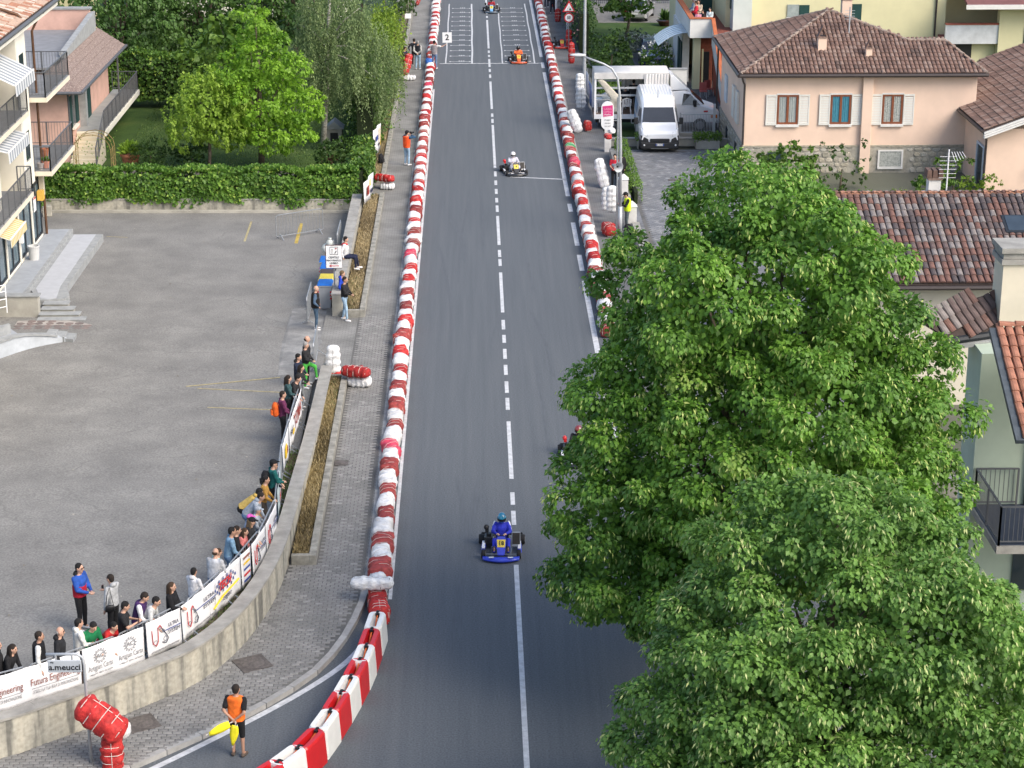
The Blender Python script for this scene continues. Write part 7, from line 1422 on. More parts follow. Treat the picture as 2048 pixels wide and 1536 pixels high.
def hwindow(x0, x1, z0, z1, curtain, sh=.5):
    f = MB(); y = YF
    for a, c in ((x0,x0+.09),(x1-.09,x1),((x0+x1)/2-.06,(x0+x1)/2+.06)): f.box(a,y-.05,z0,c,y+.02,z1)
    f.box(x0+.09,y-.048,z0,x1-.09,y+.02,z0+.1); f.box(x0+.09,y-.048,z1-.09,x1-.09,y+.02,z1); o = f.build('window_frame', m_wood, H)
    for a, c in ((x0+.09,(x0+x1)/2-.06),((x0+x1)/2+.06,x1-.09)):
        g = MB(); n = 8
        for i in range(n+1):
            u = i/n; g.v += [(a+(c-a)*u, y-.012+.01*math.sin(i*2.6), z0+.1), (a+(c-a)*u, y-.012+.01*math.sin(i*2.6), z1-.09)]
            if i: k = 2*i; g.f.append((k-2,k,k+1,k-1)); g.m.append(0)
        g.build('curtain', curtain, o)
    b = MB(); b.box(x0-.06,y-.14,z0-.12,x1+.06,y-.0,z0-.002); b.build('window_sill', m_trimw, o); b = MB(); b.box(x0-.04,y-.06,z1+.002,x1+.04,y-.0,z1+.07); b.build('lintel', m_trimw, o)
    for s_, a, c in ((-1,x0-.56,x0-.03),(1,x1+.03,x1+.56)):
        b = MB(); b.box(a,y-.075,z0-.04,a+.06,y-.03,z1+.02); b.box(c-.06,y-.075,z0-.04,c,y-.03,z1+.02); b.box(a+.06,y-.073,z0-.04,c-.06,y-.03,z0+.06); b.box(a+.06,y-.073,z1-.08,c-.06,y-.03,z1+.02); q = b.build('shutter', m_shut, H)
        me = MB(); me.add([(a+.06,y-.072,0),(c-.06,y-.072,0),(c-.06,y-.045,.045),(a+.06,y-.045,.045)], [(0,1,2,3)]); 
        n = 16; sl = MB(); w2 = (c-a-.12)/2; sl.hexa([(-w2,-.016,0),(w2,-.016,0),(w2,-.008,0),(-w2,-.008,0)],[(-w2,.006,.06),(w2,.006,.06),(w2,.014,.06),(-w2,.014,.06)]); sm = sl.mesh('slat', m_shut)
        for i in range(n): link('slat', sm, q, Vector(((a+c)/2,y-.055,z0+.07+(z1-z0-.17)*i/n))-wloc(q))
m_cg = M('curtain_grey', (.30,.33,.32), .9, .25, 12, streak=(6,1,.5)); m_ct = M('curtain_teal', (.05,.20,.27), .9, .3, 10, streak=(6,1,.5)); m_cz = M('curtain_pattern', (.22,.24,.22), .9, .1, 14, col2=(.45,.46,.43))
hwindow(14.98,16.0,2.32,3.78,m_cg); hwindow(17.6,18.6,2.32,3.78,m_ct); hwindow(20.15,21.15,2.32,3.78,m_cz)
b = MB(); b.box(20.15,YF-.1,.2,21.2,YF-.062,.95); o = b.build('basement_window', m_cz, H); b = MB(); b.box(20.05,YF-.16,.08,21.3,YF-.06,.19); b.box(20.05,YF-.13,.96,21.3,YF-.06,1.03); b.box(20.05,YF-.13,.19,20.14,YF-.06,.96); b.box(21.21,YF-.13,.19,21.3,YF-.06,.96); b.build('white_surround', m_trimw, o)
b = MB(); b.box(14.6,YF-.1,.2,15.5,YF-.062,.95); b.build('basement_window', m_glass, H)
for y0, y1 in ((106.3,107.1),(102.6,103.4)): b = MB(); b.box(13.3,y0,.1,13.35,y1-.3,.9); o = b.build('basement_window', m_glass, H); b = MB(); b.box(13.2,y0-.1,0,13.36,y1-.1,.09); b.build('sill', m_trimw, o)
b = MB(); b.box(13.32,107.2,2.0,13.4,108.1,3.4); b.build('side_window', M('pale_blue_pane', (.5,.58,.66), .4, .1, 3), H); 
for y0 in (102.3,103.7): b = MB(); b.box(13.28,y0,1.9,13.39,y0+.9,3.5); b.build('side_shutter', m_shut, H)
b = MB(); b.box(13.12,99.85,4.7,25.05,110.7,4.8); b.build('soffit', m_dbr, H)
b = MB(); b.tube([(13.0,99.68,4.8),(25.15,99.68,4.8)], .09, 8); b.tube([(12.98,99.68,4.8),(12.98,111,4.8)], .09, 8); b.build('gutter', m_dbr, H)
b = MB(); b.tube([(13.15,99.75,4.72),(13.25,100.0,4.45),(13.33,100.1,4.3),(13.33,100.1,1.35),(13.22,100.05,1.2),(13.22,100.05,-.3)], .05, 8); b.tube([(13.2,110.3,4.7),(13.2,110.3,0)], .05, 8); b.build('downpipe', m_dbr, H)
e = (99.75,4.85); C1, C2, C3, AP = (13.05,99.75,4.85), (25.1,99.75,4.85), (23.55,102.6,6.0), (18.17,105.3,7.1); C4 = (21.7,102.6,6.0); BK = (13.05,110.9,4.85)
RF = thing('hip_roof', (18,105,4.8), 'brown tiled hip roof on the peach-pink house', 'roof')
tile_roof(RF, [C1,C2,C3,C4,AP], (0,-1), T_BRN, [4,4,3,3]); tile_roof(RF, [BK,C1,AP], (-1,0), T_BRN, [4,4,3,3], limit=150, name='side_tile')
tile_roof(RF, [AP,C4,(23.3,108.2,4.85)], (1,0), T_BRN, [4,4,3,3], limit=60, name='back_tile'); tile_roof(RF, [C2,(25.1,105.4,4.85),C3], (1,0), T_BRN, [4,4,3,3], limit=60, name='end_tile')
T_RDG = tilemat('ridge_pale', [(.23,.18,.15),(.28,.22,.18)])
for a, c in ((C1,AP),(C4,AP),(C4,C3),(C2,C3),(BK,AP)): ridge(RF, a, c, T_RDG)
def chimney(x, y, z, w_, h_, parent, nm='chimney', m=None, peak=True):
    b = MB(); b.box(x-w_/2,y-w_/2,z-.4,x+w_/2,y+w_/2,z+h_); o = b.build(nm, m or m_peach, parent); b = MB(); b.box(x-w_*.6,y-w_*.6,z+h_+.002,x+w_*.6,y+w_*.6,z+h_+.07); b.build('cap_slab', T_BRN[2], o)
    if peak:
        b = MB(); b.ext([(x-w_*.55,y-w_*.5,z+h_+.075),(x-w_*.40,y-w_*.5,z+h_+.075),(x,y-w_*.5,z+h_+w_*1.15),(x,y-w_*.5,z+h_+w_*1.4)],(0,w_,0)); b.ext([(x+w_*.40,y-w_*.5,z+h_+.075),(x+w_*.55,y-w_*.5,z+h_+.075),(x,y-w_*.501,z+h_+w_*1.4),(x,y-w_*.501,z+h_+w_*1.15)],(0,w_*.99,0)); b.build('tent_tiles', T_BRN[1], o)
chimney(*atY(1642,122,101.9)[:1],101.9,5.55,.42,.75,RF); chimney(*atY(1736,131,101.3)[:1],101.3,5.35,.3,.5,RF); chimney(*atY(1691,45,106.5)[:1],106.5,6.6,.5,.9,RF)
t = thing('roof_aerial', (20.1,103.6,6.2), 'thin blue-grey aerial mast on the brown hip roof', 'aerial'); x_, y_, z_ = atY(1699,45,103.2); b = MB(); b.tube([(x_,103.2,6.2),(x_,103.2,7.6)], .035, 6); b.build('mast', m_pole, t); b = MB()
for k in range(4): b.bar((x_-.25,103.2,7.0+.14*k),(x_+.25,103.2,7.0+.14*k),.02,.02)
b.build('elements', m_pole, t)
# wing to the right
WG = thing('house_wing', (26,98,0), 'lower pink wing with brown roof and white verge right of the hip-roofed house', 'house')
b = MB(); b.box(24.3,95.6,-.6,34,103,3.0); b.build('wall', m_peach, WG); b = MB(); b.box(24.26,96.0,.0,24.29,97.2,2.0); o = b.build('doorway', m_glass, WG); b = MB(); b.box(24.2,95.9,0,24.258,96.0,2.1); b.box(24.2,97.2,0,24.258,97.3,2.1); b.box(24.2,96.0,2.0,24.258,97.2,2.1); b.build('door_surround', M('pale_blue_trim', (.55,.6,.68), .7, .05, 3), o)
w1, w2 = G(1925,215,3.0), G(1982,260,3.0); A_ = (23.95,101.2,3.05); B_ = (23.95,95.0,3.05); 
tile_roof(WG, [A_,B_,(30,95.0,5.3),(30,108,5.3),(26.6,108,4.05),(25.2,104,3.55)], (-1,0), T_BRN, [4,4,3,3], limit=300)
tile_roof(WG, [(30,95.0,5.3),(34,95,3.8),(34,108,3.8),(30,108,5.3)], (1,0), T_BRN, [4,4,3,3], limit=30, name='back_tile'); ridge(WG, (30,95,5.3),(30,108,5.3), T_RDG)
b = MB(); b.tube([(23.9,95,3.0),(23.9,101.3,3.0)], .08, 8); b.tube([(23.95,95.05,2.95),(24.15,95.4,2.6),(24.22,95.5,2.5),(24.22,95.5,-.4)], .05, 8); b.build('gutter', m_dbr, WG)
for k in range(3): b = MB(); b.hexa([(23.95,94.9-.04*k,2.9-.1*k),(30,94.9-.04*k,5.15-.1*k),(30,95.05,5.15-.1*k),(23.95,95.05,2.9-.1*k)],[(23.95,94.9-.04*k,2.98-.1*k),(30,94.9-.04*k,5.23-.1*k),(30,95.05,5.23-.1*k),(23.95,95.05,2.98-.1*k)]); b.build('verge_moulding', m_trimw, WG)
b = MB(); b.box(26.8,95.0,1.3,29,95.6,1.55); b.build('door_canopy', m_trimw, WG); b = MB(); b.box(27.2,95.56,-.4,28.6,95.598,1.25); b.build('door', m_dgreen, WG)
b = MB(); b.prism([(13.4,74.5),(34,74.5),(34,100.2),(13.4,100.2)], -.6, -.42); structure(b.build('garden_paving', m_yardfar))
# near mottled roof (Y about 65-70)
NR = thing('cream_house', (16,67,0), 'cream house with mottled red and grey tile roof behind the tall linden', 'house')
b = MB(); b.box(12.6,65.5,-.4,26,73,4.25); b.build('wall', M('offwhite_render', (.66,.61,.5), .92, .06, 1), NR)
tile_roof(NR, [(12.3,64.8,4.3),(26,64.8,4.3),(26,69.4,6.2),(12.3,69.4,6.2)], (0,-1), T_MIX, [5,4,3,5,3], limit=300)
tile_roof(NR, [(12.3,69.4,6.2),(26,69.4,6.2),(26,74,4.3),(12.3,74,4.3)], (0,1), T_MIX, None, limit=10, name='rear_tile'); ridge(NR, (12.3,69.4,6.2),(26,69.4,6.2), T_RED[:1]+T_MIX[1:2])
b = MB(); b.tube([(12.3,64.72,4.2),(26,64.72,4.2)], .08, 8); b.build('gutter', m_dbr, NR)
x, y, z = atY(2040,432,67.5); b = MB(); b.hexa([(x-.5,67.2,5.33),(x+1,67.2,5.33),(x+1,68.1,5.7),(x-.5,68.1,5.7)],[(x-.5,67.2,5.43),(x+1,67.2,5.43),(x+1,68.1,5.8),(x-.5,68.1,5.8)]); o = b.build('skylight', m_dkfr, NR); b = MB(); b.hexa([(x-.4,67.28,5.44),(x+.9,67.28,5.44),(x+.9,68.02,5.76),(x-.4,68.02,5.76)],[(x-.4,67.28,5.475),(x+.9,67.28,5.475),(x+.9,68.02,5.79),(x-.4,68.02,5.79)]); b.build('pane', M('sky_glass', (.035,.05,.065), .05, .2, 1, spec=.9), o)
x, _, z = atY(1866,383,70.5); chimney(x,70.5,5.5,.42,1.0,NR,m=m_trimw,peak=False); b = MB()
for k in range(3): b.hexa([(x-.3+.2*k,70.25,6.58),(x-.12+.2*k,70.25,6.58),(x-.12+.2*k,70.75,6.58),(x-.3+.2*k,70.75,6.58)],[(x-.28+.2*k,70.25,6.85),(x-.14+.2*k,70.25,6.85),(x-.14+.2*k,70.75,6.85),(x-.28+.2*k,70.75,6.85)])
b.build('clay_pots', T_BRN[0], NR)
t = thing('roof_aerial', (17.4,70.5,5.9), 'white comb-shaped television aerial on a pole beside the small chimney', 'aerial'); x, _, z = atY(1892,390,70.2); b = MB(); b.tube([(x,70.2,5.9),(x,70.2,7.6)], .025, 6); b.build('mast', m_sw, t); b = MB()
for k in range(6): b.bar((x-.3,70.2,6.6+.15*k),(x+.3,70.2,6.6+.15*k),.012,.012)
for k in range(5): b.bar((x+.2+.09*k,70.0,7.2+.04*k),(x+.12+.09*k,70.3,7.5),.012,.012)
b.build('elements', m_sw, t)
# green house with balcony
GH = thing('green_house', (13,49,0), 'pale green rendered house with dark balcony behind the nearest linden', 'house'); m_gr = M('sage_render', (.45,.53,.43), .93, .06, 1, bump=.05)
gx = atY(1947,930,49)[0]; b = MB(); b.box(gx,49,-.2,26,50.4,7.05); b.build('wall', m_gr, GH)
pa, pb, pc = G(1893,675,7.3), G(1995,660,7.3), G(2048,568,8.2); pd = rplane(1825,632,pa,pb,pc); pe = rplane(2120,640,pa,pb,pc); pf = rplane(2120,545,pa,pb,pc)
tile_roof(GH, [pa,pb,pe,pf,pc,pd], (pb[1]-pa[1]+.35, -(pb[0]-pa[0])), T_MIX[1:], [4,2,3,4], limit=300); b = MB(); b.tube([(pa[0],pa[1],pa[2]-.1),(pb[0],pb[1],pb[2]-.1),(pe[0],pe[1],pe[2]-.1)], .1, 8); b.build('gutter', m_dkfr, GH)
b = MB(); b.hexa([(pa[0],pa[1],6.98),(pb[0]+1,pb[1],6.98),(pb[0]+1,pb[1]+1.2,6.98),(pa[0]+.3,pa[1]+1.2,6.98)],[(pa[0],pa[1],7.1),(pb[0]+1,pb[1],7.1),(pb[0]+1,pb[1]+1.2,7.1),(pa[0]+.3,pa[1]+1.2,7.1)]); b.build('eave_soffit', m_greyst, GH)
qa = atY(1997,655,47.6); q2 = atX(2052,880,qa[0]); qx = qa[0]
tile_roof(GH, [(qx,qa[1],qa[2]),(qx,q2[1],q2[2]),(qx+4,q2[1],q2[2]),(qx+4,qa[1],qa[2])], (0,-1), T_OR, None, limit=200, name='porch_tile'); ridge(GH, (qx,qa[1],qa[2]+.03),(qx+4,qa[1],qa[2]+.03), T_OR); b = MB(); b.bar((qx-.12,qa[1],qa[2]-.05),(qx-.12,q2[1],q2[2]-.05),.22,.12); b.build('verge_flashing', M('lead_grey', (.07,.085,.10), .5, .2, 4), GH)
x, _, z = atY(2025,640,50.4); b = MB(); b.box(x-.42,50.1,7.4,x+.5,51,9.05); o = b.build('chimney', m_cream, GH)
for k in range(3): b = MB(); g = (.06,.02,.08)[k]; b.box(x-.42-g,50.1-g,9.055+.15*k,x+.5+g,51+g,9.19+.15*k); b.build('cap_slab', m_coping, o)
b = MB(); b.box(gx+.02,46.3,2.78,17,49,2.98); bl = b.build('balcony', m_coping, GH); b = MB(); b.box(gx+.06,46.36,2.981,17,48.98,3.0); b.build('floor', M('navy_tile', (.035,.045,.07), .6, .1, 4), bl); railing(bl, [(gx+1.15,48.92,3.0),(gx+.08,48.92,3.0),(gx+.08,46.36,3.0),(16.5,46.36,3.0)], 1.0, .11, 1.3)
b = MB(); b.box(gx+1.35,48.9,3.0,gx+1.45,48.98,5.4); b.box(gx+2.3,48.9,3.0,gx+2.4,48.98,5.4); b.build('door_frame', m_dkfr, GH)
for k in range(26): b = MB(); b.box(gx+1.45,48.93,3.03+.09*k,gx+2.3,48.97,3.095+.09*k); b.build('louvre', m_dkfr, GH)
b = MB(); b.box(gx+1.2,48.94,.6,gx+2.2,48.99,2.4); b.build('lower_window', m_glass, GH)
t = thing('garden_wall', (13,57,0), 'low garden wall with grey coping between green and cream houses', 'wall'); pathwall(t, [(9.5,57.3),(14.6,57.3)], .25, -.2, lambda p: .5, seg=2, mw=m_conc)
# yellow houses behind
m_ylw = M('lemon_render', (.62,.58,.36), .92, .05, .8)
YH = thing('yellow_house', (28,124,0), 'long lemon-yellow house wall behind the brown hip roof', 'house'); xa, xb = atY(1452,0,124)[0], atY(1893,0,124)[0]
b = MB(); b.box(xa,124,0,xb,136,8); b.build('wall', m_ylw, YH)
for px0, px1, py0, py1, cc in ((1575,1597,9,34,M('pale_pane',(.3,.34,.33),.2,.2,2)),(1599,1618,10,34,m_dgreen),(1702,1722,8,40,m_dgreen)):
    a = atY(px0,py0,123.98); c = atY(px1,py1,123.98); b = MB(); b.box(a[0],123.93,c[2],c[0],123.99,a[2]); o = b.build('shutter', cc, YH); b = MB(); b.box(a[0]-.05,123.9,c[2]-.08,c[0]+.05,123.99,c[2]-.003); b.build('sill', m_trimw, o)
x = atY(1873,20,123.9)[0]; b = MB(); b.tube([(x+.3,123.9,8),(x,123.9,6.6),(x-.05,123.9,0)], .06, 8); b.build('downpipe', m_dbr, YH)
TB = thing('terrace_block', (40,122,0), 'yellow house terrace with white parapet and maroon floor at the top right', 'house'); a = atY(1892,50,122); c = atY(2018,50,122); zb = atY(1892,88,122)[2]
b = MB(); b.box(a[0],122,zb,c[0],122.25,a[2]); b.build('parapet', M('weathered_white', (.60,.61,.62), .9, .12, 2), TB); b = MB(); b.box(a[0],121.95,a[2]+.003,c[0],122.3,a[2]+.08); b.build('parapet_coping', M('red_coping', (.30,.09,.06), .8, .1, 4), TB); b = MB(); b.box(a[0],122.25,zb,c[0]+8,132,zb+.25); b.build('floor', M('maroon_floor', (.20,.06,.055), .8, .12, 2), TB)
b = MB(); b.box(a[0]-.3,122.6,0,c[0]+8,126,zb-.01); b.build('lower_wall', m_ylw, TB); b = MB(); b.box(c[0]-.6,121.9,0,c[0]+9,122.5,a[2]+.9); b.build('front_wall', m_ylw, TB); b = MB(); b.box(a[0]+.4,122.5,0.3,c[0]-2.0,122.59,zb-.1); b.build('garage_door', m_black, TB)
b = MB(); b.box(c[0]+.9,121.85,.4,c[0]+2.3,121.9,3.6); b.build('green_door', m_dgreen, TB); b = MB(); b.box(c[0]-3.3,126,zb,c[0]+8,134,zb+3.6); b.build('upper_wall', m_ylw, TB)
b = MB(); b.ext([(c[0]-2.8,120.8,a[2]+1.35),(c[0]+10,120.8,a[2]+1.35),(c[0]+10,129,a[2]+3.6),(c[0]-2.8,129,a[2]+3.6)],(0,0,-.18)); b.build('roof', M('maroon_roof', (.17,.075,.07), .85, .12, 2), TB); b = MB(); b.box(c[0]-2.9,120.7,a[2]+1.1,c[0]+10,120.79,a[2]+1.36); b.build('fascia', m_trimw, TB)
t = thing('terrace_chair', (*atY(1930,22,127)[:2], zb+.25), 'dark slatted chair on the maroon terrace', 'chair', .8); b = MB(); b.cbox((0,0,.45),(.55,.5,.05)); b.build('seat', m_dkfr, t, world=False); b = MB(); b.cbox((0,.25,.75),(.55,.05,.6)); b.build('backrest', m_dkfr, t, world=False)
for sx in (-1,1):
    for sy in (-1,1): b = MB(); b.bar((sx*.24,sy*.22,0),(sx*.24,sy*.22,.44),.04); b.build('leg', m_dkfr, t, world=False)
t = thing('terrace_table', (*atY(1937,40,124)[:2], zb+.25), 'small teal table on the maroon terrace', 'table', .2); b = MB(); b.cbox((0,0,.5),(.8,.6,.05)); b.build('table_top', M('teal_top', (.20,.36,.36), .5, .1, 3), t, world=False)
for sx in (-1,1):
    for sy in (-1,1): b = MB(); b.bar((sx*.35,sy*.25,0),(sx*.35,sy*.25,.475),.04); b.build('leg', m_dkfr, t, world=False)
# balcony house with watchers
BH_ = thing('balcony_house', (20,121,0), 'pale yellow house with white balcony parapet and brick-red outside stair', 'house'); YB = 121.
x0 = atY(1380,60,YB)[0]; x1 = atY(1424,60,YB)[0]; z0, z1 = atY(1380,76,YB)[2], atY(1380,38,YB)[2]; xL = x0-.15
b = MB(); b.box(x0,YB,z0,x1,YB+.2,z1); b.box(x0,YB+.2,z0,x0+.2,YB+9,z1); b.build('parapet', m_trimw, BH_); b = MB(); b.box(x0-.06,YB-.06,z1+.003,x1+.03,YB+.26,z1+.07); b.box(x0-.06,YB+.26,z1+.003,x0+.26,YB+9,z1+.07); b.build('parapet_coping', M('orange_coping', (.40,.12,.05), .8, .12, 4), BH_)
b = MB(); b.box(x0+.2,YB+.2,z0,x1+4,YB+9,z0+.15); b.build('balcony_floor', M('brick_floor', (.20,.06,.04), .8, .15, 4), BH_); b = MB(); b.box(x0+.1,YB+9,0,x1+12,YB+14,9); b.build('back_wall', m_ylw, BH_); b = MB(); b.box(x1+1.4,YB+1.5,z0+.15,x1+2.5,YB+9,9); b.build('side_wall', M('pale_grey_render', (.55,.60,.56), .92, .06, 1), BH_)
b = MB(); b.box(x1+.25,YB+8.9,z0+.15,x1+1.0,YB+8.99,z0+2.4); b.build('door', m_dgreen, BH_); b = MB(); b.box(x1+1.36,YB+2.4,z0+1.3,x1+1.395,YB+3.2,z0+2.8); b.build('shutter', m_dgreen, BH_)
b = MB(); b.box(x0+.3,YB+.6,0,x0+.72,YB+1.1,z0); b.build('column', m_ylw, BH_); b = MB(); b.box(x0+.72,YB+1.0,0,x1+.2,YB+1.4,z0); b.build('brick_wall', M('red_brick', (.24,.07,.04), .85, .2, 6), BH_); b = MB(); b.box(x1-.35,YB+.95,0,x1+.0,YB+.99,2.2); o = b.build('arched_door', m_black, BH_); b = MB(); b.box(x1-.45,YB+.9,0,x1-.352,YB+.99,2.35); b.build('surround', m_ylw, o)
b = MB(); b.box(x0-.1,YB+3,0,x0+.3,YB+9,z0); b.build('inner_wall', m_trimw, BH_)
for y in (YB+3.2,YB+4.6): b = MB(); b.box(x0-.16,y,.2,x0-.102,y+.9,2.4); b.build('green_shutter', m_dgreen, BH_)
for k in range(14):                                    # outside stair coming towards the street
    y = YB-.42*k; zt = z0+.05-.225*k
    if zt > .1: b = MB(); b.box(x1+.12,y-.42,0,x1+1.3,y-.004,zt); b.build('stair_step', M('red_step', (.26,.06,.035), .8, .15, 5), BH_)
for dx, col_ in ((.0,None),): b = MB(); b.hexa([(x1+.0,YB,z0-.4),(x1+.1,YB,z0-.4),(x1+.1,YB-6.2,.0),(x1,YB-6.2,.0)],[(x1,YB,z1-.02),(x1+.1,YB,z1-.02),(x1+.1,YB-6.2,1.25),(x1,YB-6.2,1.25)]); b.build('stair_parapet', m_trimw, BH_); b = MB(); b.hexa([(x1-.06,YB,z1-.015),(x1+.16,YB,z1-.015),(x1+.16,YB-6.25,1.26),(x1-.06,YB-6.25,1.26)],[(x1-.06,YB,z1+.06),(x1+.16,YB,z1+.06),(x1+.16,YB-6.25,1.34),(x1-.06,YB-6.25,1.34)]); b.build('stair_coping', M('orange_coping', (.40,.12,.05)), BH_)
cn = thing('glass_canopy', (x0-.8,YB+2,2.8), 'curved ribbed polycarbonate canopy on the balcony house', 'canopy')
mp_ = M('polycarbonate', (.50,.60,.66), .25, .08, 4, spec=.6)
for k in range(6):
    b = MB(); y0_, y1_ = YB+1.2+.55*k, YB+1.2+.55*k+.52
    for i in range(6): f = lambda u: (x0-.02-1.7*u, 3.25-.75*u*u); a_, c_ = f(i/6), f((i+1)/6); b.add([(a_[0],y0_,a_[1]),(c_[0],y0_,c_[1]),(c_[0],y1_,c_[1]),(a_[0],y1_,a_[1])],[(0,1,2,3)])
    o = b.build('panel', mp_, cn); o.modifiers.new('thick','SOLIDIFY').thickness = .02
b = MB()
for k in range(7): y_ = YB+1.18+.55*k; b.tube([(x0-.02-1.7*u, y_, 3.28-.75*u*u) for u in np.linspace(0,1,6)], .02, 5)
b.build('ribs', m_pole, cn)
zb_ = z0+.15; WB = 'people on the balcony of the yellow house'
for px, dy, top, hr, lab, kw in ((1367,2.6,(.55,.55,.55),'grey','grey-haired person in white at the balcony corner',{}),(1378,1.9,(.45,.02,.04),'brown','person in red top at the balcony rail',{}),(1384,3.2,(.2,.3,.4),'dark','person in blue shirt behind the red one on the balcony',{}),(1397,2.4,(.55,.47,.36),'dark','woman in beige with long hair standing on the balcony',{'long_hair':True}),(1394,.75,(.72,.32,.40),'dark','child in pink hoodie seated behind the balcony front',{'h':1.35}),(1406,.9,(.03,.03,.03),'black','dark-haired child in black behind the balcony front',{'h':1.4}),(1420,.9,(.55,.62,.62),'dark','boy in white and teal shirt at the balcony end',{'h':1.5})):
    X = max(x0+.55, min(x1+.1, atY(px, 30, YB+dy)[0])); person(lab, top, (.05,.06,.1), at=(X,YB+dy,zb_), face=random.choice((170,200,-120)), arms='front', hair=hr, group=WB, **kw)
# garden things on the right
hedge('clipped_hedge', 'low clipped box hedge behind the right boundary wall', [(7.55,103.4),(7.55,93)], .55, .1, .95, 3400, .09, m_shrub, lump=.03)
for x, lab in ((10.05,'concrete trough of low shrubs left of the white van'),(13.0,'concrete trough of low shrubs right of the white van')):
    xs = (8.55,10.0) if x < 11 else (11.55,12.8); t = thing('trough_planter', (sum(xs)/2,105.2,.05), lab, 'planter'); b = MB(); b.box(xs[0],104.9,.05,xs[1],105.5,.5); b.build('trough', m_conc, t, bevel=.02); n = 700; C = np.stack([RNG.uniform(xs[0]-.1,xs[1]+.1,n), RNG.uniform(104.8,105.6,n), RNG.uniform(.5,.85,n)],1); leafmesh('shrubs', C, RNG.normal(size=(n,3))+[0,0,.6], .12, m_shrub, RNG.random(n), t)
t = thing('yard_edge_wall', (10,106,0), 'pale low wall along the back of the paved yard', 'wall'); pathwall(t, [(7.2,106.1),(13.3,106.1)], .3, 0, lambda p: .42, seg=2, mw=m_conc)
SHR = 'shrubs of the right gardens'
bush('garden_shrub', 'dense green shrub in front of the stone base', (15.2,96.2,.9), (1.4,1.2,1.5), 130, .2, m_shrub, group=SHR)
bush('garden_shrub', 'slender rose shrub beside the pilaster of the pink house', (17.6,96.5,.9), (1.5,.9,1.4), 60, .13, m_boxw, group=SHR, per=22)
bush('garden_shrub', 'shrub left of the doorway of the pink wing', (22.8,95.6,.4), (1.0,.8,1.4), 60, .18, m_shrub, group=SHR)
bush('garden_shrub', 'pale bush between the aerial and the wing downpipe', (23.6,93.6,.2), (1.0,.8,1.0), 60, .12, m_yhedge, group=SHR)
bush('garden_shrub', 'green bush behind the small white chimney', (20.9,93,.3), (.9,.8,1.2), 60, .18, m_shrub, group=SHR)
bush('garden_shrub', 'dark bush at the right edge under the wing', (26.3,91,.4), (1.2,1,1.0), 70, .14, m_boxw, group=SHR)
bush('garden_shrub', 'yellowish low bush at the mottled roof ridge', (19,92.2,.1), (1.2,.8,.7), 50, .12, m_yhedge, group=SHR)
bush('garden_shrub', 'light green sapling rising above the yard end by the linden top', (10.6,80.5,1.4), (.9,.7,1.5), 40, .2, m_shrub, group=SHR, per=24)
bush('garden_shrub', 'large round dark green shrub behind the garden fence', (8.6,127,1.2), (1.5,2.2,1.5), 160, .17, m_boxw, group=SHR)
bush('garden_shrub', 'bright yellow-green shrub behind the open truck', (9.6,116.5,.9), (1.3,1.3,1.2), 110, .17, m_yhedge, group=SHR)
bush('garden_shrub', 'green shrub just behind the truck roof', (8.2,117.5,.8), (1.2,1.3,1.0), 90, .16, m_shrub, group=SHR)
bush('garden_shrub', 'silvery grey shrub beside the lawn', (10.3,133,.8), (1.0,1.2,.9), 80, .14, m_grey, group=SHR)
hedge('rose_hedge', 'tall dark rose hedge behind the speed limit sign', [(7.3,134),(7.3,156)], 1.0, .1, 2.9, 4200, .15, m_dark, lump=.2)
C = np.stack([RNG.uniform(6.6,7.2,90), RNG.uniform(134,155,90), RNG.uniform(.6,2.9,90)],1); t = thing('rose_blooms', (7,140,0), 'scattered pale pink roses on the dark hedge', 'flowers'); leafmesh('petals', C, RNG.normal(size=(90,3)), .14, m_rose, RNG.random(90), t, .9)['kind'] = 'stuff'
tree('garden_tree', (10.4,140,0), 'light green fruit tree in front of the silver car', rlobes((10.3,140,3.0),(1.9,1.8,1.7),8,.5,44), 170, 34, .22, m_shrub, .1, droop=.4, ss=(.5,.4,.25))
def flowerbed(lab, x0_, x1_, y0_, y1_, z, n, mat=m_flower):
    t = thing('flower_bed', ((x0_+x1_)/2,y0_,0), lab, 'flower bed'); C = np.stack([RNG.uniform(x0_,x1_,n), RNG.uniform(y0_,y1_,n), z*RNG.uniform(.5,1,n)],1); leafmesh('blooms', C, RNG.normal(size=(n,3))+[0,0,.5], .15, mat, RNG.random(n), t, .9); C2 = C.copy(); C2[:,2] *= .6; leafmesh('leaves', C2+RNG.normal(0,.1,C2.shape), RNG.normal(size=(n,3)), .16, m_shrub, RNG.random(n)*.7, t)
flowerbed('row of white flowers edging the right lawn', 10.6,17.6,136.9,138.2,.6,800)
t = thing('lawn_edge_wall', (14,136,0), 'low concrete kerb wall below the white flower row', 'wall'); pathwall(t, [(10.3,136.3),(17.8,136.3)], .25, 0, lambda p: .4, seg=2, mw=m_conc)
bush('flowering_bush', 'white flowering bush growing in front of the dark blue car', (11.1,123.6,1.5), (.95,.8,.9), 60, .15, m_shrub); n = 90; t = thing('bush_blooms', (11.1,123.6,1.6), 'white blooms on the bush in front of the blue car', 'flowers'); d = RNG.normal(size=(n,3)); d /= np.linalg.norm(d,axis=1,keepdims=True); d[:,2] = abs(d[:,2]); leafmesh('petals', np.array([11.1,123.6,1.6])+d*[1.0,.85,.9], d, .16, m_flower, RNG.random(n), t, .9)['kind'] = 'stuff'
bush('palm_plant', 'dark spiky palm in a pot by the yellow column', (16.6,113.4,1.3), (.9,.8,.9), 70, .42, m_boxw, shape=.14, droop=.5)
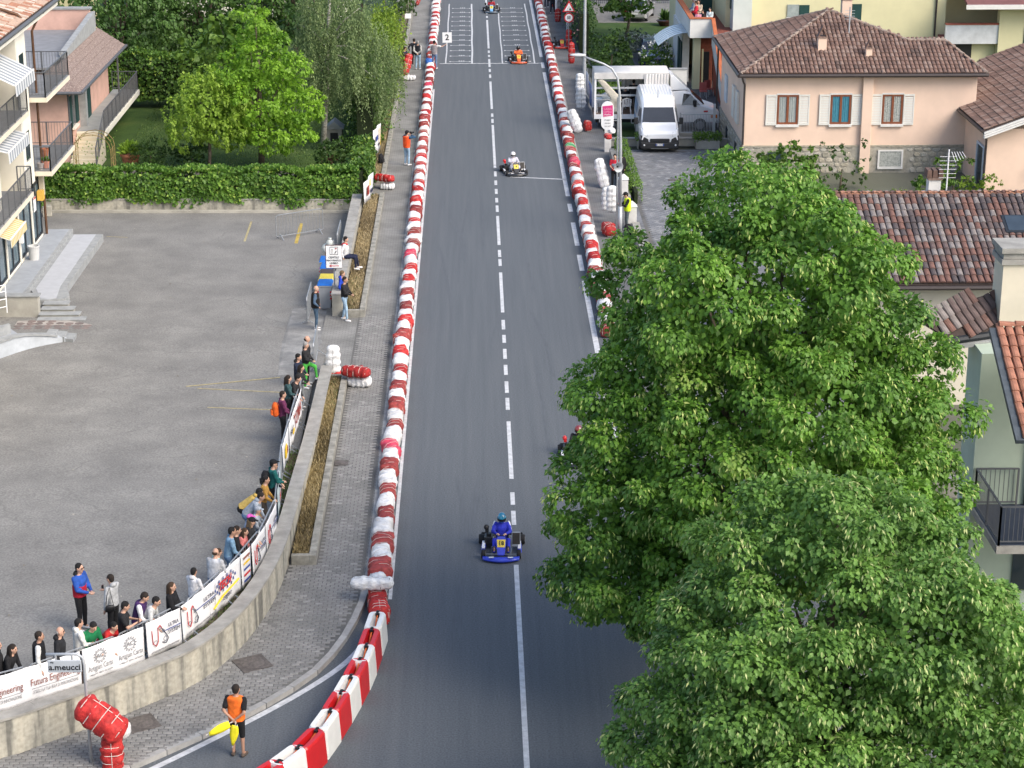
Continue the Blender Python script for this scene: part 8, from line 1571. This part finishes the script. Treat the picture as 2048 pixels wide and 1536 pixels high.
pot((17.4,110.8,.05),.28,.4,'terracotta pot by the balcony house door',m_terra,m_shrub); pot((16.7,111.6,.05),.3,.45,'larger terracotta pot beside the palm',m_terra,m_shrub); pot((16.1,109.6,.05),.16,.25,'small red and white pot on the garden path',m_sr,m_shrub)
pot((13.6,145.5,.05),.6,.35,'round brown bowl planter on the lawn',m_brn,m_boxw,name='bowl_planter')
q = MB(); q.prism([(15.5,104.8),(19.5,104.8),(19.5,122),(16.2,122)], 0, .04); structure(q.build('side_path', M('dark_paving', (.11,.115,.12), .9, .15, 3)))
q = MB(); q.prism([(10.3,108.6),(15.5,108.6),(17.3,136.1),(10.3,136.1)], 0, .035); structure(q.build('driveway', M('drive_asphalt', (.10,.10,.105), .9, .2, 2)))
q = MB(); q.prism([(9,146.8),(24,146.8),(24,160),(9,160)], 0, .035); structure(q.build('gravel_court', M('gravel', (.17,.165,.155), .95, .2, 3)))
t = thing('white_screen_wall', (15.4,115,0), 'white screen wall beside the dark blue car', 'wall'); a = atY(1341,109,116.5); c = atY(1375,109,116.5); b = MB(); b.box(a[0],116.5,0,c[0],116.75,2.1); b.build('panel', m_trimw, t); b = MB(); b.box(a[0]-.03,116.47,2.103,c[0]+.03,116.78,2.17); b.build('coping', m_greyst, t)
t = thing('garden_gate', (15.5,106.5,0), 'grey vertical-bar iron gate right of the truck cab', 'gate'); x0_, x1_ = atY(1362,190,107)[0], atY(1430,190,107)[0]; b = MB(); b.bar((x0_,107,1.45),(x1_,107,1.45),.05,.05); b.bar((x0_,107,.5),(x1_,107,.5),.05,.05); b.bar((x0_,107,0),(x0_,107,1.55),.08,.08); b.bar((x1_,107,0),(x1_,107,2.0),.12,.12); b.build('gate_frame', m_pole, t); q = MB(); q.bar((0,0,.5),(0,0,1.45),.022,.022); me = q.mesh('bar', m_pole)
for k in range(1,22): link('bar', me, t, Vector((x0_+(x1_-x0_)*k/22,107,0))-Vector(t.location))
b = MB(); b.box(x0_,106.9,0,x1_,107.1,.48); b.build('plinth', m_conc, t)
for k, (px, py) in enumerate(((1406,197),(1418,192))):
    x, y, _ = G(px, py, .05); t = thing('red_chair', (x,y,.05), ('left','right')[k]+' of the two faded red chairs behind the iron gate', 'chair', .5*k); mr_ = M('faded_red', (.35,.09,.08), .6, .15, 4); b = MB(); b.cbox((0,0,.43),(.42,.42,.04)); b.build('seat', mr_, t, world=False); b = MB(); b.cbox((0,.2,.68),(.42,.04,.45)); b.build('backrest', mr_, t, world=False)
    for sx in (-1,1):
        for sy in (-1,1): b = MB(); b.bar((sx*.18,sy*.18,0),(sx*.18,sy*.18,.41),.03); b.build('leg', m_pole, t, world=False)
t = thing('park_fence', (14,156,0), 'dark iron fence behind the silver car', 'fence'); b = MB(); b.bar((8.2,156,1.5),(17,156,1.5),.05); b.bar((8.2,156,.25),(17,156,.25),.05); b.build('rails', m_dkfr, t); q = MB(); q.bar((0,0,0),(0,0,1.6),.025); me = q.mesh('bar', m_dkfr)
for k in range(60): link('bar', me, t, Vector((8.2+8.8*k/59,156,0))-Vector(t.location))
# ================================================================== van, truck, cars
m_vw = M('white_paint', (.80,.81,.82), .3, .03, 2, coat=.5, spec=.5); m_vgl = M('vehicle_glass', (.018,.022,.028), .05, .2, 1.5, spec=.9); m_vbl = M('black_trim', (.02,.021,.023), .6, .1, 5); m_tyre = M('tyre_rubber', (.018,.018,.019), .8, .2, 8); m_hl = M('headlamp', (.55,.58,.6), .12, .3, 14, spec=.9); m_rimg = M('rim_grey', (.25,.25,.26), .4, .1, 5, metal=.6)
def loftbody(b, secs):
    n = len(secs[0]); base = len(b.v)
    for s_ in secs: b.v += s_
    for i in range(len(secs)-1):
        for j in range(n): b.f.append((base+i*n+j, base+i*n+(j+1)%n, base+(i+1)*n+(j+1)%n, base+(i+1)*n+j)); b.m.append(0)
    b.f.append(tuple(base+j for j in range(n))[::-1]); b.m.append(0); b.f.append(tuple(base+(len(secs)-1)*n+j for j in range(n))); b.m.append(0)
def sect(y, w0, z0, w1, zm, w2, z1, r=.1):
    return [(-w0,y,z0),(w0,y,z0),(w1,y,zm),(w2,y,z1-r),(w2-r*.9,y,z1),(-w2+r*.9,y,z1),(-w2,y,z1-r),(-w1,y,zm)]
def wheel_(t, x, y, r, w_):
    b = MB(); b.lathe([(r*.6,-w_/2),(r*.92,-w_/2),(r,-w_*.35),(r,w_*.35),(r*.92,w_/2),(r*.6,w_/2)], 20, axis='x'); o = b.build('wheel', m_tyre, t, world=False, smooth=True); o.location = (x,y,r); b = MB(); b.lathe([(r*.5,-w_*.53),(r*.62,-w_*.5),(r*.62,w_*.5),(r*.5,w_*.53)], 16, axis='x'); link('rim', b.mesh('rim', m_rimg), o); return o
# delivery van, nose towards the viewer (-Y)
vx, vy, _ = G(1319,306,.1)
t = thing('delivery_van', (vx,vy+.0,.11), 'white high-roof delivery van with black bumper parked in the paved yard', 'van', -.02)
b = MB(); loftbody(b, [sect(-.02,.88,.35,.93,.7,.86,.98,.06), sect(.12,.95,.3,.99,.8,.92,1.12,.07), sect(.75,.98,.3,1.02,.95,.95,1.28,.08), sect(.95,.99,.28,1.02,1.0,.93,1.40,.09)]); b.build('bonnet', m_vw, t, world=False, smooth=False, bevel=.03)
b = MB(); loftbody(b, [sect(.95,.99,.28,1.02,1.05,.9,1.38,.08), sect(1.55,1.0,.28,1.02,1.2,.84,2.12,.12), sect(1.95,1.0,.28,1.02,1.3,.86,2.42,.14), sect(2.4,1.0,.28,1.02,1.3,.9,2.52,.14), sect(5.4,1.0,.28,1.02,1.3,.9,2.52,.14), sect(5.5,.97,.32,1.0,1.3,.88,2.46,.14)]); b.build('cargo_body', m_vw, t, world=False, bevel=.03)
b = MB(); b.hexa([(-.86,.90,1.34),(.86,.90,1.34),(.86,.95,1.34),(-.86,.95,1.34)],[(-.76,1.50,2.06),(.76,1.50,2.06),(.76,1.56,2.06),(-.76,1.56,2.06)]); b.build('windscreen', m_vgl, t, world=False)
for sx in (-1,1):
    b = MB(); b.hexa([(sx*1.005,1.15,1.32),(sx*1.03,1.15,1.32),(sx*1.03,2.2,1.32),(sx*1.005,2.2,1.32)],[(sx*.90,1.55,1.98),(sx*.93,1.55,1.98),(sx*.94,2.2,1.98),(sx*.91,2.2,1.98)]); b.build('side_window', m_vgl, t, world=False)
    b = MB(); b.hexa([(sx*.62,-.06,.86),(sx*.93,.02,.90),(sx*.93,.06,.90),(sx*.62,.0,.86)],[(sx*.66,.02,1.06),(sx*.95,.45,1.24),(sx*.95,.5,1.24),(sx*.66,.08,1.06)]); b.build('headlamp', m_hl, t, world=False)
    b = MB(); b.cbox((sx*1.16,1.18,1.42),(.2,.14,.34)); b.bar((sx*.98,1.25,1.3),(sx*1.1,1.2,1.3),.05); b.build('mirror', m_vbl, t, world=False, bevel=.03)
    b = MB(); b.ball((sx*.8,-.13,.42),(.05,.03,.05),8,6); b.build('fog_lamp', m_hl, t, world=False); wheel_(t, sx*.9, .85, .34, .22); wheel_(t, sx*.9, 4.3, .34, .22)
    b = MB(); b.hexa([(sx*.55,-.1,.5),(sx*.97,-.02,.5),(sx*.99,.5,.5),(sx*.55,.3,.5)],[(sx*.60,-.06,.72),(sx*.97,.02,.92),(sx*1.0,.6,.80),(sx*.6,.3,.7)]); b.build('wing_cladding', m_vbl, t, world=False)
b = MB(); b.hexa([(-.95,-.12,.22),(.95,-.12,.22),(1.0,.4,.22),(-1.0,.4,.22)],[(-.97,-.10,.56),(.97,-.10,.56),(1.01,.4,.56),(-1.01,.4,.56)]); b.build('bumper', m_vbl, t, world=False, bevel=.05); b = MB(); b.cbox((0,-.06,.66),(1.0,.1,.16)); b.build('grille', m_vbl, t, world=False, bevel=.02); b = MB(); b.cbox((0,-.135,.25),(.9,.02,.03)); b.build('skid_strip', m_rimg, t, world=False)
b = MB(); b.cbox((0,-.13,.44),(.42,.02,.11)); pl = b.build('number_plate', m_sw, t, world=False); b = MB(); b.cbox((-.185,-.143,.44),(.05,.004,.11)); b.build('blue_band', M('plate_blue', (.02,.08,.4), .5, .05, 3), pl, world=False); b = MB(); b.cbox((.185,-.143,.44),(.05,.004,.11)); b.build('blue_band', M('plate_blue', (.02,.08,.4)), pl, world=False); link('characters', textmesh('GB 472 MK', .085, m_ink), pl, (0,-.145,.44), (math.pi/2,0,0))
for k in range(11): b = MB(); b.box(-.75+.15*k-.03,2.6,2.518,-.75+.15*k+.03,5.3,2.55); b.build('roof_rib', m_vw, t, world=False, bevel=.01)
b = MB(); b.tube([(0,2.05,2.45),(0,2.2,2.85)], [.02,.006], 6); b.build('aerial', m_vbl, t, world=False); b = MB(); b.bar((-.5,.93,1.38),(.3,.93,1.42),.02); b.build('wiper', m_vbl, t, world=False)
b = MB(); b.hexa([(-1.03,3.2,.9),(-1.025,3.2,.9),(-1.025,5.2,.9),(-1.03,5.2,.9)],[(-.99,3.2,1.9),(-.985,3.2,1.9),(-.985,5.2,1.9),(-.99,5.2,1.9)]); b.build('blue_graphic', M('van_blue', (.12,.25,.42), .4, .3, 3), t, world=False)
# curtain-side truck, cab to the right (+X), near side open
T0 = Vector((6.55,109.5,0)); t = thing('box_truck', T0, 'white curtain-side truck with open side and cab facing right', 'truck')
m_cv = M('canvas_white', (.58,.57,.55), .8, .1, 1.5, bump=.2, bscale=6); LB = 3.95; zt, zb2 = 3.2, .95
b = MB(); b.box(0,0,zb2-.2,LB,2.15,zb2); b.build('load_floor', M('load_wood', (.22,.15,.11), .8, .2, 3, streak=(1,6,1)), t, world=False); b = MB(); b.box(0,-.03,zb2-.22,LB,-.005,zb2+.03); b.build('floor_rail', m_vw, t, world=False)
b = MB(); n = 8
for j in range(n+1): y = -.02+2.2*j/n; b.v += [(-.02,y,zt+.10*math.sin(math.pi*j/n)), (LB+.02,y,zt+.10*math.sin(math.pi*j/n))]
for j in range(n): b.f.append((2*j,2*j+1,2*j+3,2*j+2)); b.m.append(0)
o = b.build('roof_canvas', m_cv, t, world=False, smooth=True); o.modifiers.new('thick','SOLIDIFY').thickness = .03; b = MB(); b.box(-.02,-.05,zt-.32,LB+.02,-.02,zt-.01); b.build('pelmet', m_cv, t, world=False)
for x in (0.05,LB-.05): 
    for y in (.03,2.1): b = MB(); b.bar((x,y,zb2),(x,y,zt),.1,.1); b.build('corner_post', m_vw, t, world=False)
b = MB(); b.box(LB-.04,.08,zb2,LB,2.1,zt); b.build('front_board', m_cv, t, world=False); b = MB(); b.box(0,2.13,zb2,LB,2.16,zb2+.5); b.build('far_side_board', m_vw, t, world=False)
for z in (1.95,2.35): b = MB(); b.box(.1,-.01,z,LB-.1,.02,z+.1); b.build('side_lath', m_pole, t, world=False); b = MB(); b.box(.1,2.12,z,LB-.1,2.14,z+.1); b.build('far_lath', m_pole, t, world=False)
def curtain(x0, x1, y, z0_, nm, folds=9, amp=.05):
    b = MB(); n = folds*6
    for i in range(n+1): x = x0+(x1-x0)*i/n; yy = y+amp*math.sin(i*1.05); b.v += [(x,yy,zt-.05),(x,yy*1.0-.02*math.sin(i*.6),z0_)]
    for i in range(n): b.f.append((2*i,2*i+2,2*i+3,2*i+1)); b.m.append(0)
    o = b.build(nm, m_cv, t, world=False, smooth=True); o.modifiers.new('thick','SOLIDIFY').thickness = .01
curtain(2.65,LB-.02,-.1,zb2-.1,'gathered_curtain',8,.05); curtain(1.6,3.0,2.1,zb2,'far_curtain',6,.04)
b = MB(); b.hexa([(.15,-.04,2.8),(.4,-.04,2.95),(.4,.06,2.95),(.15,.06,2.8)],[(.85,-.08,1.85),(1.25,-.08,2.05),(1.25,.1,2.05),(.85,.1,1.85)]); b.ball((1.15,0,1.8),(.33,.16,.3),10,7); b.ball((.95,0,1.5),(.24,.14,.3),8,6); b.hexa([(.85,-.08,1.0),(1.3,-.08,1.1),(1.3,.08,1.1),(.85,.08,1.0)],[(.9,-.1,1.6),(1.35,-.1,1.7),(1.35,.08,1.7),(.9,.08,1.6)]); o = b.build('bunched_canvas', M('canvas_cream', (.52,.48,.40), .85, .15, 3, bump=.6, bscale=7), t, world=False); smoothen(o, .05, 6)
# cab
def cs(x, z0_, zm, z1_, w_): return [(x,1.08-w_,z0_),(x,1.08+w_,z0_),(x,1.08+w_,zm),(x,1.08+w_*.86,z1_),(x,1.08-w_*.86,z1_),(x,1.08-w_,zm)]
b = MB(); loftbody(b, [cs(LB+.12,.55,1.5,2.15,.98), cs(LB+.9,.5,1.5,2.2,.98), cs(LB+1.25,.5,1.5,2.05,.98), cs(LB+1.95,.5,1.35,1.42,.97), cs(LB+2.6,.5,1.12,1.2,.92), cs(LB+2.8,.55,.9,1.02,.86)]); b.build('cab', m_vw, t, world=False, bevel=.04)
b = MB(); b.hexa([(LB+.12,.2,2.2),(LB+1.15,.25,2.22),(LB+1.15,1.9,2.22),(LB+.12,1.95,2.2)],[(LB+.12,.3,3.05),(LB+.3,.35,3.0),(LB+.3,1.8,3.0),(LB+.12,1.85,3.05)]); b.build('wind_deflector', m_vw, t, world=False, bevel=.05)
b = MB(); b.hexa([(LB+.75,.08,1.45),(LB+1.75,.08,1.45),(LB+1.75,.12,1.45),(LB+.75,.12,1.45)],[(LB+.85,.19,2.05),(LB+1.22,.2,2.0),(LB+1.22,.24,2.0),(LB+.85,.23,2.05)]); b.build('door_window', m_vgl, t, world=False); b = MB(); b.hexa([(LB+1.30,.28,2.03),(LB+1.30,1.88,2.03),(LB+1.27,1.88,2.0),(LB+1.27,.28,2.0)],[(LB+1.97,.24,1.47),(LB+1.97,1.92,1.47),(LB+1.93,1.92,1.45),(LB+1.93,.24,1.45)]); b.build('windscreen', m_vgl, t, world=False)
b = MB(); b.cbox((LB+1.45,-.02,1.55),(.16,.2,.36)); b.build('mirror', m_vbl, t, world=False, bevel=.03); b = MB(); b.cbox((LB+2.5,.13,.82),(.35,.06,.18)); b.build('indicator', M('orange_lens', (.6,.16,.02), .2, .1, 4), t, world=False); b = MB(); b.cbox((LB+2.72,1.0,.55),(.2,1.8,.22)); b.build('bumper', m_pole, t, world=False, bevel=.04); b = MB(); b.cbox((LB+2.05,.085,1.1),(.22,.03,.07)); b.build('red_badge', m_sr, t, world=False)
for x, y in ((.95,.15),(.95,1.95),(LB+1.75,.12),(LB+1.75,2.0)): wheel_(t, x, y, .36, .24).rotation_euler = (0,0,math.pi/2)
b = MB(); b.box(.1,.4,.45,LB+.3,.6,.73); b.box(.1,1.5,.45,LB+.3,1.7,.73); b.build('chassis_rails', m_vbl, t, world=False); b = MB(); b.bar((.3,-.02,.55),(.3,-.02,.75),.05); b.bar((2,-.02,.5),(3.4,-.02,.5),.04); b.bar((2,-.02,.5),(2,-.02,.75),.04); b.bar((3.4,-.02,.5),(3.4,-.02,.75),.04); b.build('under_guard', m_pole, t, world=False)
TC = 'crew inside the open truck'
person('man in black with white side stripes standing inside the open truck', (.012,.013,.016), K, at=(T0.x+2.15,T0.y+.75,zb2), face=80, arms='front', hair='black', h=1.78, group=TC)
person('person in dark jacket seated in the open truck', (.015,.017,.025), K, at=(T0.x+1.75,T0.y+1.1,zb2), face=100, sit=.45, arms='front', hair='dark', h=1.74, group=TC)
person('second seated person at the table in the open truck', (.02,.03,.06), K, at=(T0.x+1.4,T0.y+1.5,zb2), face=60, sit=.45, arms='front', hair='dark', h=1.74, group=TC)
def plchair(x, y, z, rz, lab):
    t = thing('plastic_chair', (x,y,z), lab, 'chair', rz); b = MB(); b.cbox((0,0,.43),(.46,.45,.03)); b.build('seat', m_sw, t, world=False, bevel=.01)
    for k in range(5): b = MB(); b.bar((-.16+.08*k,.2,.44),(-.18+.09*k,.28,.82),.05,.02); b.build('back_slat', m_sw, t, world=False)
    b = MB(); b.tube([(-.22,.2,.44),(-.24,.28,.8),(0,.3,.88),(.24,.28,.8),(.22,.2,.44)], .022, 6); b.build('back_frame', m_sw, t, world=False)
    for sx in (-1,1):
        b = MB(); b.bar((sx*.25,-.18,.62),(sx*.25,.22,.64),.05,.025); b.build('armrest', m_sw, t, world=False)
        for sy in (-1,1): b = MB(); b.tube([(sx*.2,sy*.19,.42),(sx*.24,sy*.24,0)], .022, 6); b.build('leg', m_sw, t, world=False)
plchair(T0.x+1.75,T0.y+.35,zb2,math.pi,'white plastic armchair at the edge of the truck floor')
tb = thing('folding_table', (T0.x+.65,T0.y+.8,zb2), 'white table with papers inside the truck tail', 'table'); b = MB(); b.cbox((0,0,.72),(1.1,.7,.04)); b.build('table_top', m_sw, tb, world=False)
for sx in (-1,1):
    for sy in (-1,1): b = MB(); b.bar((sx*.45,sy*.28,0),(sx*.5,sy*.3,.7),.03); b.build('leg', m_sw, tb, world=False)
o = thing('crate', (T0.x+.7,T0.y+.75,zb2+.745), 'pale crate of papers on the truck table', 'crate'); b = MB(); b.cbox((0,0,.12),(.5,.4,.24)); b.build('box', M('pale_blue_box', (.4,.46,.52), .6, .15, 6), o, world=False, bevel=.02); b = MB(); b.cbox((.05,0,.27),(.3,.25,.06),.3); b.build('papers', m_sw, o, world=False)
# cars
def car(loc, rz, label, paint, rear=True):
    t = thing('parked_car', loc, label, 'car', rz); mp = M('car_paint_%d' % int(paint[2]*999), paint, .28, .05, 2, coat=.6, metal=.2, spec=.5)
    def s(y, w_, z0_, zs, wt, zt_): return [(-w_,y,z0_),(w_,y,z0_),(w_*1.0,y,zs),(wt,y,zt_),(-wt,y,zt_),(-w_,y,zs)]
    b = MB(); loftbody(b, [s(-2.0,.68,.3,.6,.6,.66), s(-1.85,.8,.25,.78,.72,.84), s(-.95,.85,.22,.9,.78,.95), s(1.6,.85,.22,.92,.78,.96), s(1.95,.8,.28,.85,.7,.93), s(2.02,.74,.35,.7,.66,.76)]); b.build('body', mp, t, world=False, bevel=.05)
    b = MB(); loftbody(b, [s(-.95,.8,.9,.93,.74,.96), s(-.3,.8,.9,.98,.6,1.42), s(.5,.8,.9,.98,.6,1.47), s(1.35,.8,.9,.98,.6,1.40), s(1.85,.78,.9,.96,.68,.99)]); b.build('cabin', m_vgl, t, world=False)
    b = MB(); b.hexa([(-.6,-.28,1.40),(.6,-.28,1.40),(.6,1.32,1.39),(-.6,1.32,1.39)],[(-.56,-.2,1.47),(.56,-.2,1.47),(.56,1.25,1.46),(-.56,1.25,1.46)]); b.build('roof', mp, t, world=False, bevel=.03)
    for sx in (-1,1):
        b = MB(); b.bar((sx*.77,-.93,.96),(sx*.62,-.3,1.42),.06); b.bar((sx*.79,.5,.96),(sx*.61,.5,1.45),.06); b.bar((sx*.73,1.84,.98),(sx*.6,1.34,1.42),.09); b.build('pillar', mp, t, world=False)
        b = MB(); b.cbox((sx*.66,2.0,.74),(.2,.06,.16)); b.build('tail_lamp', M('red_lens', (.4,.02,.02), .2, .1, 4), t, world=False); b = MB(); b.cbox((sx*.58,-1.93,.66),(.26,.1,.14)); b.build('headlamp', m_hl, t, world=False)
        b = MB(); b.cbox((sx*.95,-.75,1.0),(.16,.1,.12)); b.build('mirror', mp, t, world=False, bevel=.02)
        for y in (-1.3,1.25): wheel_(t, sx*.76, y, .3, .19)
    b = MB(); b.cbox((0,2.03,.6),(.5,.02,.11)); b.build('rear_plate', m_sw, t, world=False); b = MB(); b.cbox((0,-2.0,.45),(.5,.02,.1)); b.build('front_plate', m_sw, t, world=False); return t
x, y, _ = G(1282,44,.05); car((x,y+1.9,.04), math.pi-.25, 'silver hatchback parked at the back of the right garden', (.42,.42,.42))
x, y, _ = G(1310,138,.05); car((x,y+1.8,.04), -.05, 'dark blue hatchback parked facing the street behind the truck', (.02,.035,.075))
